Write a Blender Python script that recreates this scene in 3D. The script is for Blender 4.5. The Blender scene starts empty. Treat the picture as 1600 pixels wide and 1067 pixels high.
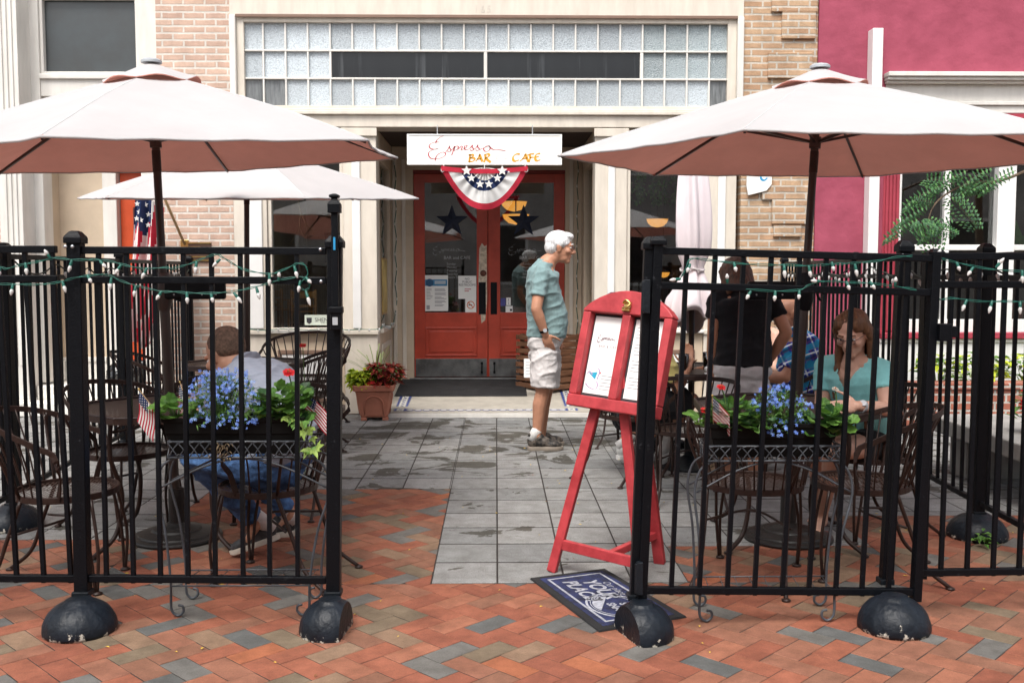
import bpy, bmesh, math, random
from mathutils import Vector, Matrix, noise
random.seed(7)
R=math.radians
SC=bpy.context.scene
COL=SC.collection
# ---------------------------------------------------------------- camera
F=1600*35/36.; CH=1.42; PITCH=R(3.97); YAW=R(0.92)
_cp,_sp=math.cos(PITCH),math.sin(PITCH); _cy,_sy=math.cos(YAW),math.sin(YAW)
FW=Vector((_sy*_cp,_cy*_cp,-_sp)); RT=Vector((_cy,-_sy,0)); UP=Vector((_sy*_sp,_cy*_sp,_cp))
def P(u,v,Y):
    "point of the photograph's pixel (u,v) at depth Y"
    d=FW+RT*((u-800)/F)+UP*((533.5-v)/F)
    return Vector((0,0,CH))+d*(Y/d.y)
def G(u,v,z=0.0):
    d=FW+RT*((u-800)/F)+UP*((533.5-v)/F)
    return Vector((0,0,CH))+d*((z-CH)/d.z)
cam=bpy.data.cameras.new('camera'); camo=bpy.data.objects.new('camera',cam); COL.objects.link(camo)
cam.sensor_width=36; cam.lens=35; cam.clip_end=400; cam.clip_start=.05
camo.location=(0,0,CH); camo.rotation_euler=(R(90)-PITCH,0,-YAW)
SC.camera=camo
# ---------------------------------------------------------------- materials
def S(r,g,b,k=1.0):
    def l(c):
        c/=255.; return (c/12.92 if c<=.04045 else ((c+.055)/1.055)**2.4)*k
    return (l(r),l(g),l(b))
def nodes(m):
    m.use_nodes=True; nt=m.node_tree; nt.nodes.clear(); return nt
def N(nt,t,**k):
    n=nt.nodes.new(t)
    for a,b in k.items():
        if a.startswith('i_'): n.inputs[a[2:].replace('_',' ')].default_value=b
        else: setattr(n,a,b)
    return n
def c4(c): return (c[0],c[1],c[2],1)
def M(name,col,rough=.6,metal=0.,var=.14,ns=7.,bump=0.,bs=60.,spec=.4,col2=None,stretch=None,ramp=(.35,.65),trans=0.,sheen=0.,coat=0.):
    m=bpy.data.materials.new(name); nt=nodes(m); L=nt.links.new
    out=N(nt,'ShaderNodeOutputMaterial'); p=N(nt,'ShaderNodeBsdfPrincipled')
    tc=N(nt,'ShaderNodeTexCoord'); src=tc.outputs['Object']
    if stretch:
        mp=N(nt,'ShaderNodeMapping'); mp.inputs['Scale'].default_value=stretch; L(src,mp.inputs[0]); src=mp.outputs[0]
    nz=N(nt,'ShaderNodeTexNoise'); nz.inputs['Scale'].default_value=ns; nz.inputs['Detail'].default_value=6; nz.inputs['Roughness'].default_value=.62
    L(src,nz.inputs['Vector'])
    rp=N(nt,'ShaderNodeValToRGB'); e=rp.color_ramp.elements
    e[0].position,e[1].position=ramp
    a=col if col2 is None else col2
    e[0].color=c4([x*(1-var) for x in a]); e[1].color=c4([min(.95,x*(1+var)) for x in col])
    L(nz.outputs['Fac'],rp.inputs[0]); L(rp.outputs[0],p.inputs['Base Color'])
    p.inputs['Roughness'].default_value=rough; p.inputs['Metallic'].default_value=metal
    p.inputs['Specular IOR Level'].default_value=spec
    if sheen: p.inputs['Sheen Weight'].default_value=sheen
    if coat: p.inputs['Coat Weight'].default_value=coat
    mr=N(nt,'ShaderNodeMapRange'); mr.inputs['To Min'].default_value=max(.03,rough-.1); mr.inputs['To Max'].default_value=min(1,rough+.12)
    L(nz.outputs['Fac'],mr.inputs[0]); L(mr.outputs[0],p.inputs['Roughness'])
    if bump:
        n2=N(nt,'ShaderNodeTexNoise'); n2.inputs['Scale'].default_value=bs; n2.inputs['Detail'].default_value=4; L(src,n2.inputs['Vector'])
        b=N(nt,'ShaderNodeBump'); b.inputs['Strength'].default_value=min(1,bump); b.inputs['Distance'].default_value=.01*max(1,bump)
        L(n2.outputs['Fac'],b.inputs['Height']); L(b.outputs[0],p.inputs['Normal'])
    sh=p.outputs[0]
    if trans:
        t=N(nt,'ShaderNodeBsdfTranslucent'); L(rp.outputs[0],t.inputs['Color'])
        mx=N(nt,'ShaderNodeMixShader'); mx.inputs[0].default_value=trans; L(p.outputs[0],mx.inputs[1]); L(t.outputs[0],mx.inputs[2]); sh=mx.outputs[0]
    L(sh,out.inputs[0]); return m
def glass_mat(name,tint=(.9,.93,.92),ior=1.52,boost=.04,rough=0.02):
    m=bpy.data.materials.new(name); nt=nodes(m); L=nt.links.new
    out=N(nt,'ShaderNodeOutputMaterial'); t=N(nt,'ShaderNodeBsdfTransparent'); t.inputs[0].default_value=c4(tint)
    g=N(nt,'ShaderNodeBsdfGlossy'); g.inputs['Roughness'].default_value=rough; g.inputs['Color'].default_value=(.95,.95,.95,1)
    fr=N(nt,'ShaderNodeFresnel'); fr.inputs[0].default_value=ior
    ad=N(nt,'ShaderNodeMath',operation='ADD',use_clamp=True); ad.inputs[1].default_value=boost; L(fr.outputs[0],ad.inputs[0])
    mx=N(nt,'ShaderNodeMixShader'); L(ad.outputs[0],mx.inputs[0]); L(t.outputs[0],mx.inputs[1]); L(g.outputs[0],mx.inputs[2]); L(mx.outputs[0],out.inputs[0]); return m
def emit_mat(name,col,st):
    m=bpy.data.materials.new(name); nt=nodes(m); e=N(nt,'ShaderNodeEmission'); e.inputs[0].default_value=c4(col); e.inputs[1].default_value=st
    nt.links.new(e.outputs[0],N(nt,'ShaderNodeOutputMaterial').inputs[0]); return m
def brick_mat(name,c1,c2,mortar,bw=.21,bh=.067,ms=.011,rough=.85,stain=.25):
    m=bpy.data.materials.new(name); nt=nodes(m); L=nt.links.new
    out=N(nt,'ShaderNodeOutputMaterial'); p=N(nt,'ShaderNodeBsdfPrincipled'); p.inputs['Roughness'].default_value=rough; p.inputs['Specular IOR Level'].default_value=.2
    tc=N(nt,'ShaderNodeTexCoord'); sx=N(nt,'ShaderNodeSeparateXYZ'); L(tc.outputs['Object'],sx.inputs[0])
    ad=N(nt,'ShaderNodeMath',operation='ADD'); L(sx.outputs[0],ad.inputs[0]); L(sx.outputs[1],ad.inputs[1])
    nzw=N(nt,'ShaderNodeTexNoise'); nzw.inputs['Scale'].default_value=9; nzw.inputs['Detail'].default_value=3; L(tc.outputs['Object'],nzw.inputs[0])
    wv=N(nt,'ShaderNodeMath',operation='MULTIPLY_ADD'); wv.inputs[1].default_value=.012; L(nzw.outputs['Fac'],wv.inputs[0]); L(sx.outputs[2],wv.inputs[2])
    cb=N(nt,'ShaderNodeCombineXYZ'); L(ad.outputs[0],cb.inputs[0]); L(wv.outputs[0],cb.inputs[1])
    br=N(nt,'ShaderNodeTexBrick'); L(cb.outputs[0],br.inputs[0])
    br.inputs['Scale'].default_value=1; br.inputs['Brick Width'].default_value=bw; br.inputs['Row Height'].default_value=bh; br.inputs['Mortar Size'].default_value=ms; br.inputs['Mortar Smooth'].default_value=.25
    br.inputs['Color1'].default_value=c4(c1); br.inputs['Color2'].default_value=c4(c2); br.inputs['Mortar'].default_value=c4(mortar); br.inputs['Bias'].default_value=-.1
    nz=N(nt,'ShaderNodeTexNoise'); nz.inputs['Scale'].default_value=4.5; nz.inputs['Detail'].default_value=8; nz.inputs['Roughness'].default_value=.7; L(tc.outputs['Object'],nz.inputs[0])
    rp=N(nt,'ShaderNodeValToRGB'); e=rp.color_ramp.elements; e[0].position,e[1].position=.3,.7
    e[0].color=c4([1-stain]*3); e[1].color=c4([1+stain*.6]*3); L(nz.outputs['Fac'],rp.inputs[0])
    mu=N(nt,'ShaderNodeMix',data_type='RGBA',blend_type='MULTIPLY'); mu.inputs[0].default_value=1; L(br.outputs['Color'],mu.inputs[6]); L(rp.outputs[0],mu.inputs[7])
    # pale wash of old paint / efflorescence in patches
    n3=N(nt,'ShaderNodeTexNoise'); n3.inputs['Scale'].default_value=14; n3.inputs['Detail'].default_value=8; n3.inputs['Roughness'].default_value=.75; L(tc.outputs['Object'],n3.inputs[0])
    r3=N(nt,'ShaderNodeValToRGB'); e=r3.color_ramp.elements; e[0].position,e[1].position=.6,.72; e[0].color=(0,0,0,1); e[1].color=(.5,.5,.5,1); L(n3.outputs['Fac'],r3.inputs[0])
    m2=N(nt,'ShaderNodeMix',data_type='RGBA'); L(r3.outputs[0],m2.inputs[0]); L(mu.outputs[2],m2.inputs[6]); m2.inputs[7].default_value=c4(mortar); L(m2.outputs[2],p.inputs['Base Color'])
    sb=N(nt,'ShaderNodeMath',operation='MULTIPLY_ADD'); sb.inputs[1].default_value=-1.2; L(br.outputs['Fac'],sb.inputs[0]); L(n3.outputs['Fac'],sb.inputs[2])
    b=N(nt,'ShaderNodeBump'); b.inputs['Strength'].default_value=.7; b.inputs['Distance'].default_value=.012; L(sb.outputs[0],b.inputs['Height']); L(b.outputs[0],p.inputs['Normal'])
    L(p.outputs[0],out.inputs[0]); return m
def paver_mat(name,stops,spots,rough=.8,sp=(.58,.63),cloud=1.,grain=220,fine=.12,spscale=3.2,wet=False):
    "every loose stone its own tint (Random Per Island); damp spots cross the joints"
    m=bpy.data.materials.new(name); nt=nodes(m); L=nt.links.new
    out=N(nt,'ShaderNodeOutputMaterial'); p=N(nt,'ShaderNodeBsdfPrincipled'); p.inputs['Roughness'].default_value=rough; p.inputs['Specular IOR Level'].default_value=.3
    geo=N(nt,'ShaderNodeNewGeometry'); tc=N(nt,'ShaderNodeTexCoord')
    rp=N(nt,'ShaderNodeValToRGB'); cr=rp.color_ramp; cr.interpolation='CONSTANT'
    while len(cr.elements)<len(stops): cr.elements.new(.5)
    for e,(q,c) in zip(cr.elements,stops): e.position=q; e.color=c4(c)
    L(geo.outputs['Random Per Island'],rp.inputs[0])
    nz=N(nt,'ShaderNodeTexNoise'); nz.inputs['Scale'].default_value=grain; nz.inputs['Detail'].default_value=3; nz.inputs['Roughness'].default_value=.8; L(tc.outputs['Object'],nz.inputs[0])
    g2=N(nt,'ShaderNodeTexNoise'); g2.inputs['Scale'].default_value=11; g2.inputs['Detail'].default_value=7; g2.inputs['Roughness'].default_value=.7; L(tc.outputs['Object'],g2.inputs[0])
    am=N(nt,'ShaderNodeMath',operation='ADD'); L(nz.outputs['Fac'],am.inputs[0]); cl=N(nt,'ShaderNodeMapRange'); cl.inputs['To Min'].default_value=.5-.5*cloud; cl.inputs['To Max'].default_value=.5+.5*cloud; L(g2.outputs['Fac'],cl.inputs[0]); L(cl.outputs[0],am.inputs[1])
    mr=N(nt,'ShaderNodeMapRange'); mr.inputs['From Min'].default_value=.6; mr.inputs['From Max'].default_value=1.4; mr.inputs['To Min'].default_value=1-fine*2.2; mr.inputs['To Max'].default_value=1+fine*2.2; L(am.outputs[0],mr.inputs[0])
    mu=N(nt,'ShaderNodeMix',data_type='RGBA',blend_type='MULTIPLY'); mu.inputs[0].default_value=1; L(rp.outputs[0],mu.inputs[6]); L(mr.outputs[0],mu.inputs[7])
    s=N(nt,'ShaderNodeTexNoise'); s.inputs['Scale'].default_value=spscale; s.inputs['Detail'].default_value=4; s.inputs['Roughness'].default_value=.55; s.inputs['Distortion'].default_value=.4
    if wet: # damp patches: ragged, wider than deep, fewer towards the open pavement
        s.inputs['Detail'].default_value=8; s.inputs['Roughness'].default_value=.62; s.inputs['Distortion'].default_value=.9
        mp=N(nt,'ShaderNodeMapping'); mp.inputs['Scale'].default_value=(.85,1.25,1); L(tc.outputs['Object'],mp.inputs[0]); L(mp.outputs[0],s.inputs[0])
    else: L(tc.outputs['Object'],s.inputs[0])
    sr=N(nt,'ShaderNodeValToRGB'); e=sr.color_ramp.elements; e[0].position,e[1].position=sp; e[0].color=(1,1,1,1); e[1].color=c4(spots); 
    if wet:
        sy=N(nt,'ShaderNodeSeparateXYZ'); L(tc.outputs['Object'],sy.inputs[0]); my=N(nt,'ShaderNodeMapRange'); my.inputs['From Min'].default_value=4.6; my.inputs['From Max'].default_value=8.2; my.inputs['To Min'].default_value=-.035; my.inputs['To Max'].default_value=.06; L(sy.outputs[1],my.inputs[0])
        ad=N(nt,'ShaderNodeMath',operation='ADD'); L(s.outputs['Fac'],ad.inputs[0]); L(my.outputs[0],ad.inputs[1]); L(ad.outputs[0],sr.inputs[0])
    else: L(s.outputs['Fac'],sr.inputs[0])
    m3=N(nt,'ShaderNodeMix',data_type='RGBA',blend_type='MULTIPLY'); m3.inputs[0].default_value=1; L(mu.outputs[2],m3.inputs[6]); L(sr.outputs[0],m3.inputs[7]); L(m3.outputs[2],p.inputs['Base Color'])
    # pale scuffs and mineral bloom, dark grime
    d1=N(nt,'ShaderNodeTexNoise'); d1.inputs['Scale'].default_value=5.5; d1.inputs['Detail'].default_value=9; d1.inputs['Roughness'].default_value=.72; L(tc.outputs['Object'],d1.inputs[0])
    r1=N(nt,'ShaderNodeValToRGB'); e=r1.color_ramp.elements; e[0].position,e[1].position=.36,.66; e[0].color=(.84,.83,.82,1); e[1].color=(1.1,1.11,1.12,1); L(d1.outputs['Fac'],r1.inputs[0])
    m4=N(nt,'ShaderNodeMix',data_type='RGBA',blend_type='MULTIPLY'); m4.inputs[0].default_value=1; L(m3.outputs[2],m4.inputs[6]); L(r1.outputs[0],m4.inputs[7])
    d2=N(nt,'ShaderNodeTexNoise'); d2.inputs['Scale'].default_value=38; d2.inputs['Detail'].default_value=5; d2.inputs['Roughness'].default_value=.8; L(tc.outputs['Object'],d2.inputs[0])
    r2=N(nt,'ShaderNodeValToRGB'); e=r2.color_ramp.elements; e[0].position,e[1].position=.66,.78; e[0].color=(0,0,0,1); e[1].color=(.3,.3,.3,1); L(d2.outputs['Fac'],r2.inputs[0])
    m5=N(nt,'ShaderNodeMix',data_type='RGBA'); L(r2.outputs[0],m5.inputs[0]); L(m4.outputs[2],m5.inputs[6]); m5.inputs[7].default_value=(.33,.3,.27,1); L(m5.outputs[2],p.inputs['Base Color'])
    b=N(nt,'ShaderNodeBump'); b.inputs['Strength'].default_value=.55; b.inputs['Distance'].default_value=.008; L(am.outputs[0],b.inputs['Height']); L(b.outputs[0],p.inputs['Normal'])
    L(p.outputs[0],out.inputs[0]); return m
def mesh_mat(name,col,rough=.5,nx=70,ny=40):
    "expanded metal sheet: rows of slots one can see through"
    m=bpy.data.materials.new(name); nt=nodes(m); L=nt.links.new
    out=N(nt,'ShaderNodeOutputMaterial'); p=N(nt,'ShaderNodeBsdfPrincipled'); p.inputs['Base Color'].default_value=c4(col); p.inputs['Roughness'].default_value=rough
    tc=N(nt,'ShaderNodeTexCoord'); sx=N(nt,'ShaderNodeSeparateXYZ'); L(tc.outputs['Object'],sx.inputs[0])
    cb=N(nt,'ShaderNodeCombineXYZ'); L(sx.outputs[0],cb.inputs[0]); L(sx.outputs[1],cb.inputs[1])
    br=N(nt,'ShaderNodeTexBrick'); L(cb.outputs[0],br.inputs[0]); br.inputs['Scale'].default_value=1; br.inputs['Brick Width'].default_value=.034; br.inputs['Row Height'].default_value=.016; br.inputs['Mortar Size'].default_value=.0045; br.inputs['Mortar Smooth'].default_value=.1
    t=N(nt,'ShaderNodeBsdfTransparent'); mx=N(nt,'ShaderNodeMixShader'); L(br.outputs['Fac'],mx.inputs[0]); L(t.outputs[0],mx.inputs[1]); L(p.outputs[0],mx.inputs[2]); L(mx.outputs[0],out.inputs[0]); return m
def plaid_mat(name):
    m=bpy.data.materials.new(name); nt=nodes(m); L=nt.links.new
    out=N(nt,'ShaderNodeOutputMaterial'); p=N(nt,'ShaderNodeBsdfPrincipled'); p.inputs['Roughness'].default_value=.85
    tc=N(nt,'ShaderNodeTexCoord'); sx=N(nt,'ShaderNodeSeparateXYZ'); mp=N(nt,'ShaderNodeMapping'); mp.inputs['Rotation'].default_value=(.25,.35,.3); L(tc.outputs['Object'],mp.inputs[0]); L(mp.outputs[0],sx.inputs[0])
    cur=None; base=S(25,60,170)
    def stripe(sock,freq,ph,w,col,fac):
        nonlocal cur
        a=N(nt,'ShaderNodeMath',operation='MULTIPLY_ADD'); a.inputs[1].default_value=freq; a.inputs[2].default_value=ph; L(sock,a.inputs[0])
        f=N(nt,'ShaderNodeMath',operation='FRACT'); L(a.outputs[0],f.inputs[0])
        l=N(nt,'ShaderNodeMath',operation='LESS_THAN'); l.inputs[1].default_value=w; L(f.outputs[0],l.inputs[0])
        k=N(nt,'ShaderNodeMath',operation='MULTIPLY'); k.inputs[1].default_value=fac; L(l.outputs[0],k.inputs[0])
        mx=N(nt,'ShaderNodeMix',data_type='RGBA'); L(k.outputs[0],mx.inputs[0]); mx.inputs[7].default_value=c4(col)
        if cur is None: mx.inputs[6].default_value=c4(base)
        else: L(cur,mx.inputs[6])
        cur=mx.outputs[2]
    for sock in (sx.outputs[0],sx.outputs[2]):
        stripe(sock,9,.1,.38,S(30,150,190),.75); stripe(sock,9,.62,.2,S(15,25,80),.7); stripe(sock,9,.33,.09,S(235,240,245),.9); stripe(sock,18,.2,.05,S(150,60,110),.6)
    L(cur,p.inputs['Base Color']); L(p.outputs[0],out.inputs[0]); return m
def prism_glass_mat(name,col,scale,rough=.25,bump=.8,wave=True):
    m=bpy.data.materials.new(name); nt=nodes(m); L=nt.links.new
    out=N(nt,'ShaderNodeOutputMaterial'); p=N(nt,'ShaderNodeBsdfPrincipled'); p.inputs['Roughness'].default_value=rough
    tc=N(nt,'ShaderNodeTexCoord'); geo=N(nt,'ShaderNodeNewGeometry')
    mp=N(nt,'ShaderNodeMapping'); mp.inputs['Rotation'].default_value=(0,R(24),0); mp.inputs['Scale'].default_value=(1,1,1.9); L(tc.outputs['Object'],mp.inputs[0])
    w=N(nt,'ShaderNodeTexVoronoi'); w.inputs['Scale'].default_value=scale; L(mp.outputs[0],w.inputs['Vector'])
    rp=N(nt,'ShaderNodeValToRGB'); e=rp.color_ramp.elements; e[0].position,e[1].position=.1,.75; e[0].color=c4([x*1.15 for x in col]); e[1].color=c4([x*.72 for x in col]); L(w.outputs['Distance'],rp.inputs[0])
    mr=N(nt,'ShaderNodeMapRange'); mr.inputs['To Min'].default_value=.72; mr.inputs['To Max'].default_value=1.12; L(geo.outputs['Random Per Island'],mr.inputs[0])
    mu=N(nt,'ShaderNodeMix',data_type='RGBA',blend_type='MULTIPLY'); mu.inputs[0].default_value=1; L(rp.outputs[0],mu.inputs[6]); L(mr.outputs[0],mu.inputs[7]); L(mu.outputs[2],p.inputs['Base Color'])
    b=N(nt,'ShaderNodeBump'); b.inputs['Strength'].default_value=bump; b.inputs['Distance'].default_value=.01; L(w.outputs['Distance'],b.inputs['Height']); L(b.outputs[0],p.inputs['Normal'])
    L(p.outputs[0],out.inputs[0]); return m
# ---------------------------------------------------------------- mesh builder
def catmull(pts,n=6,closed=False):
    pts=[Vector(p) for p in pts]
    if len(pts)<3: return pts
    out=[]; m=len(pts); rng=range(m if closed else m-1)
    for i in rng:
        p1,p2=pts[i],pts[(i+1)%m]
        p0=pts[i-1] if (i>0 or closed) else p1*2-p2
        p3=pts[(i+2)%m] if (i+2<m or closed) else p2*2-p1
        for k in range(n):
            t=k/n; t2=t*t; t3=t2*t
            out.append(.5*((2*p1)+(p2-p0)*t+(2*p0-5*p1+4*p2-p3)*t2+(3*p1-p0-3*p2+p3)*t3))
    if not closed: out.append(pts[-1])
    return out
ORG={}
class MB:
    def __init__(s): s.v=[]; s.f=[]; s.mi=[]; s.cur=0; s.M=None
    def add(s,vs,fs,mi=None):
        o=len(s.v)
        for q in vs:
            q=Vector(q)
            s.v.append(s.M@q if s.M else q)
        for f in fs: s.f.append([i+o for i in f]); s.mi.append(s.cur if mi is None else mi)
        return s
    def box(s,lo,hi,mi=None):
        x0,y0,z0=lo; x1,y1,z1=hi
        x0,x1=min(x0,x1),max(x0,x1); y0,y1=min(y0,y1),max(y0,y1); z0,z1=min(z0,z1),max(z0,z1)
        return s.add([(x0,y0,z0),(x1,y0,z0),(x1,y1,z0),(x0,y1,z0),(x0,y0,z1),(x1,y0,z1),(x1,y1,z1),(x0,y1,z1)],
            [(3,2,1,0),(4,5,6,7),(0,1,5,4),(1,2,6,5),(2,3,7,6),(3,0,4,7)],mi)
    def obox(s,c,X,Y,Z,mi=None):
        "box from centre and three half-axis vectors"
        c,X,Y,Z=Vector(c),Vector(X),Vector(Y),Vector(Z)
        vs=[c-X-Y-Z,c+X-Y-Z,c+X+Y-Z,c-X+Y-Z,c-X-Y+Z,c+X-Y+Z,c+X+Y+Z,c-X+Y+Z]
        fl=X.cross(Y).dot(Z)<0
        fs=[(3,2,1,0),(4,5,6,7),(0,1,5,4),(1,2,6,5),(2,3,7,6),(3,0,4,7)]
        return s.add(vs,[tuple(reversed(f)) for f in fs] if fl else fs,mi)
    def bar(s,p,q,w,h,up=(0,0,1),mi=None):
        p,q=Vector(p),Vector(q); d=(q-p).normalized(); u=Vector(up)
        x=d.cross(u)
        if x.length<1e-4: x=d.cross(Vector((0,1,0)))
        x.normalize(); z=x.cross(d).normalized()
        return s.obox((p+q)/2,x*(w/2),(q-p)/2,z*(h/2),mi)
    def loft(s,rings,cap=True,closed=True,mi=None,loop=False):
        n=len(rings[0]); vs=[p for r in rings for p in r]; fs=[]
        m=len(rings)
        for i in range(m if loop else m-1):
            a,b=i*n,((i+1)%m)*n
            for k in range(n if closed else n-1):
                k2=(k+1)%n; fs.append((a+k,a+k2,b+k2,b+k))
        if cap and not loop:
            fs.append(tuple(reversed(range(n)))); fs.append(tuple(range((m-1)*n,m*n)))
        return s.add(vs,fs,mi)
    def tube(s,pts,r,n=8,closed=False,cap=True,mi=None,flat=None):
        pts=[Vector(p) for p in pts]; m=len(pts)
        rr=r if isinstance(r,(list,tuple)) else [r]*m
        T=[]
        for i in range(m):
            a=pts[i-1] if (i>0 or closed) else pts[i]; b=pts[(i+1)%m] if (i<m-1 or closed) else pts[i]
            d=(b-a); T.append(d.normalized() if d.length>1e-9 else Vector((0,0,1)))
        ref=Vector((0,0,1)) if abs(T[0].z)<.9 else Vector((1,0,0))
        nx=(ref-T[0]*ref.dot(T[0])).normalized(); rings=[]
        for i in range(m):
            nx=(nx-T[i]*nx.dot(T[i]))
            nx=nx.normalized() if nx.length>1e-6 else Vector((1,0,0)); ny=T[i].cross(nx)
            if flat: # flat=(k1,k2): flattened section along the frame axes
                rings.append([pts[i]+nx*(math.cos(2*math.pi*k/n)*rr[i]*flat[0])+ny*(math.sin(2*math.pi*k/n)*rr[i]*flat[1]) for k in range(n)])
            else: rings.append([pts[i]+(nx*math.cos(2*math.pi*k/n)+ny*math.sin(2*math.pi*k/n))*rr[i] for k in range(n)])
        return s.loft(rings,cap=cap,mi=mi,loop=closed)
    def band(s,pts,w,t,mi=None,nrm=None,closed=False):
        "flat bar: w along the vertical-ish normal nrm (list or vector), t thick"
        pts=[Vector(p) for p in pts]; m=len(pts); rings=[]
        for i in range(m):
            a=pts[i-1] if (i>0 or closed) else pts[i]; b=pts[(i+1)%m] if (i<m-1 or closed) else pts[i]
            d=(b-a).normalized(); u=Vector(nrm[i] if isinstance(nrm,list) else (nrm or (0,0,1)))
            x=d.cross(u); x=x.normalized() if x.length>1e-5 else Vector((1,0,0)); z=x.cross(d).normalized()
            rings.append([pts[i]+x*t/2+z*w/2,pts[i]-x*t/2+z*w/2,pts[i]-x*t/2-z*w/2,pts[i]+x*t/2-z*w/2])
        return s.loft(rings,mi=mi,loop=closed)
    def lathe(s,prof,n=24,c=(0,0,0),mi=None,cap=True):
        c=Vector(c)
        return s.loft([[c+Vector((r*math.cos(2*math.pi*k/n),r*math.sin(2*math.pi*k/n),z)) for k in range(n)] for r,z in prof],cap=cap,mi=mi)
    def ell(s,c,r,nu=14,nv=9,A=None,mi=None):
        c=Vector(c); rings=[]
        if not hasattr(r,'__len__'): r=(r,r,r)
        A=A or Matrix.Identity(3)
        for j in range(nv+1):
            ph=-math.pi/2+math.pi*j/nv; ph=max(-1.52,min(1.52,ph))
            rings.append([c+A@Vector((r[0]*math.cos(ph)*math.cos(2*math.pi*k/nu),r[1]*math.cos(ph)*math.sin(2*math.pi*k/nu),r[2]*math.sin(ph))) for k in range(nu)])
        return s.loft(rings,mi=mi)
    def cap_limb(s,p,q,r0,r1,n=12,mi=None):
        "tapered capsule"
        p,q=Vector(p),Vector(q); d=(q-p); l=d.length
        d=d/l if l>1e-6 else Vector((0,0,1))
        pts=[];rr=[]
        for a in (-88,-60,-30,0): pts.append(p+d*(r0*math.sin(R(a)))); rr.append(r0*math.cos(R(a)))
        for a in (0,30,60,88): pts.append(q+d*(r1*math.sin(R(a)))); rr.append(r1*math.cos(R(a)))
        return s.tube(pts,rr,n,mi=mi)
    def prism(s,poly,O,U,V,D,mi=None):
        "planar outline (2D) on plane O+U*x+V*y, thickness vector D"
        O,U,V,D=Vector(O),Vector(U),Vector(V),Vector(D); n=len(poly)
        a=[O+U*x+V*y for x,y in poly]
        flip=U.cross(V).dot(D)<0
        fs=[tuple(reversed(range(n))),tuple(range(n,2*n))]+[(k,(k+1)%n,(k+1)%n+n,k+n) for k in range(n)]
        if flip: fs=[tuple(reversed(f)) for f in fs]
        return s.add(a+[p+D for p in a],fs,mi)
    def grid(s,fn,nu,nv,mi=None,mifn=None):
        vs=[fn(i/nu,j/nv) for j in range(nv+1) for i in range(nu+1)]; o=len(s.v); s.add(vs,[])
        for j in range(nv):
            for i in range(nu):
                a=o+j*(nu+1)+i; s.f.append([a,a+1,a+nu+2,a+nu+1]); s.mi.append(mifn((i+.5)/nu,(j+.5)/nv) if mifn else (s.cur if mi is None else mi))
        return s
    def build(s,name,mats,parent=None,smooth=None,bevel=0,solid=0,label=None,seg=2,remesh=0,rs=4,disp=None,sub=0):
        if not isinstance(mats,(list,tuple)): mats=[mats]
        root=parent
        while root is not None and root.parent is not None: root=root.parent
        o=ORG.get(root.name,Vector((0,0,0))) if root is not None else ORG.get('_next',Vector((0,0,0)))
        me=bpy.data.meshes.new(name); me.from_pydata([tuple(v-o) for v in s.v],[],s.f)
        for m in mats: me.materials.append(m)
        me.polygons.foreach_set('material_index',s.mi); me.validate(); me.update()
        ob=bpy.data.objects.new(name,me); COL.objects.link(ob)
        if root is None and '_next' in ORG: ob.location=ORG.pop('_next'); ORG[ob.name]=o
        if parent is not None: ob.parent=parent
        if remesh:
            md=ob.modifiers.new('r','REMESH'); md.mode='VOXEL'; md.voxel_size=remesh; md.use_smooth_shade=True
            if rs: sm=ob.modifiers.new('s','SMOOTH'); sm.iterations=rs; sm.factor=.5
            if disp:
                tx=bpy.data.textures.new(name,'CLOUDS'); tx.noise_scale=disp[1]; tx.noise_depth=2
                d=ob.modifiers.new('d','DISPLACE'); d.texture=tx; d.strength=disp[0]; d.mid_level=.5; d.texture_coords='LOCAL'
            dg=bpy.context.evaluated_depsgraph_get(); m2=bpy.data.meshes.new_from_object(ob.evaluated_get(dg)); ob.modifiers.clear(); ob.data=m2
            m2.name=name; bpy.data.meshes.remove(me); me=m2
            if len(me.materials)==0:
                for m in mats: me.materials.append(m)
            smooth=True
        if solid: md=ob.modifiers.new('solid','SOLIDIFY'); md.thickness=solid; md.offset=0
        if bevel:
            md=ob.modifiers.new('bevel','BEVEL'); md.width=bevel; md.segments=seg; md.limit_method='ANGLE'; md.angle_limit=R(35)
        if sub: md=ob.modifiers.new('sub','SUBSURF'); md.levels=md.render_levels=sub
        if smooth:
            me.polygons.foreach_set('use_smooth',[True]*len(me.polygons))
            if smooth!=True and hasattr(me,'set_sharp_from_angle'): me.set_sharp_from_angle(angle=R(smooth))
        me.update()
        if label: ob['label']=label
        return ob
def thing(name,label,cat,loc=(0,0,0),rz=0,group=None):
    o=bpy.data.objects.new(name,None); COL.objects.link(o); o.location=loc; o.rotation_euler=(0,0,rz); o.empty_display_size=.1
    o['label']=label; o['category']=cat
    if group: o['group']=group
    ORG[o.name]=Vector(loc); return o
def tag(o,label,cat,group=None):
    o['label']=label; o['category']=cat
    if group: o['group']=group
    return o
def struct(o,kind='structure'): o['kind']=kind; return o
def at(loc): ORG['_next']=Vector(loc)
def copy_tree(o,parent=None):
    c=o.copy(); COL.objects.link(c)
    if parent is not None: c.parent=parent
    for ch in list(o.children): copy_tree(ch,c)
    return c
_TX={}
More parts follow.
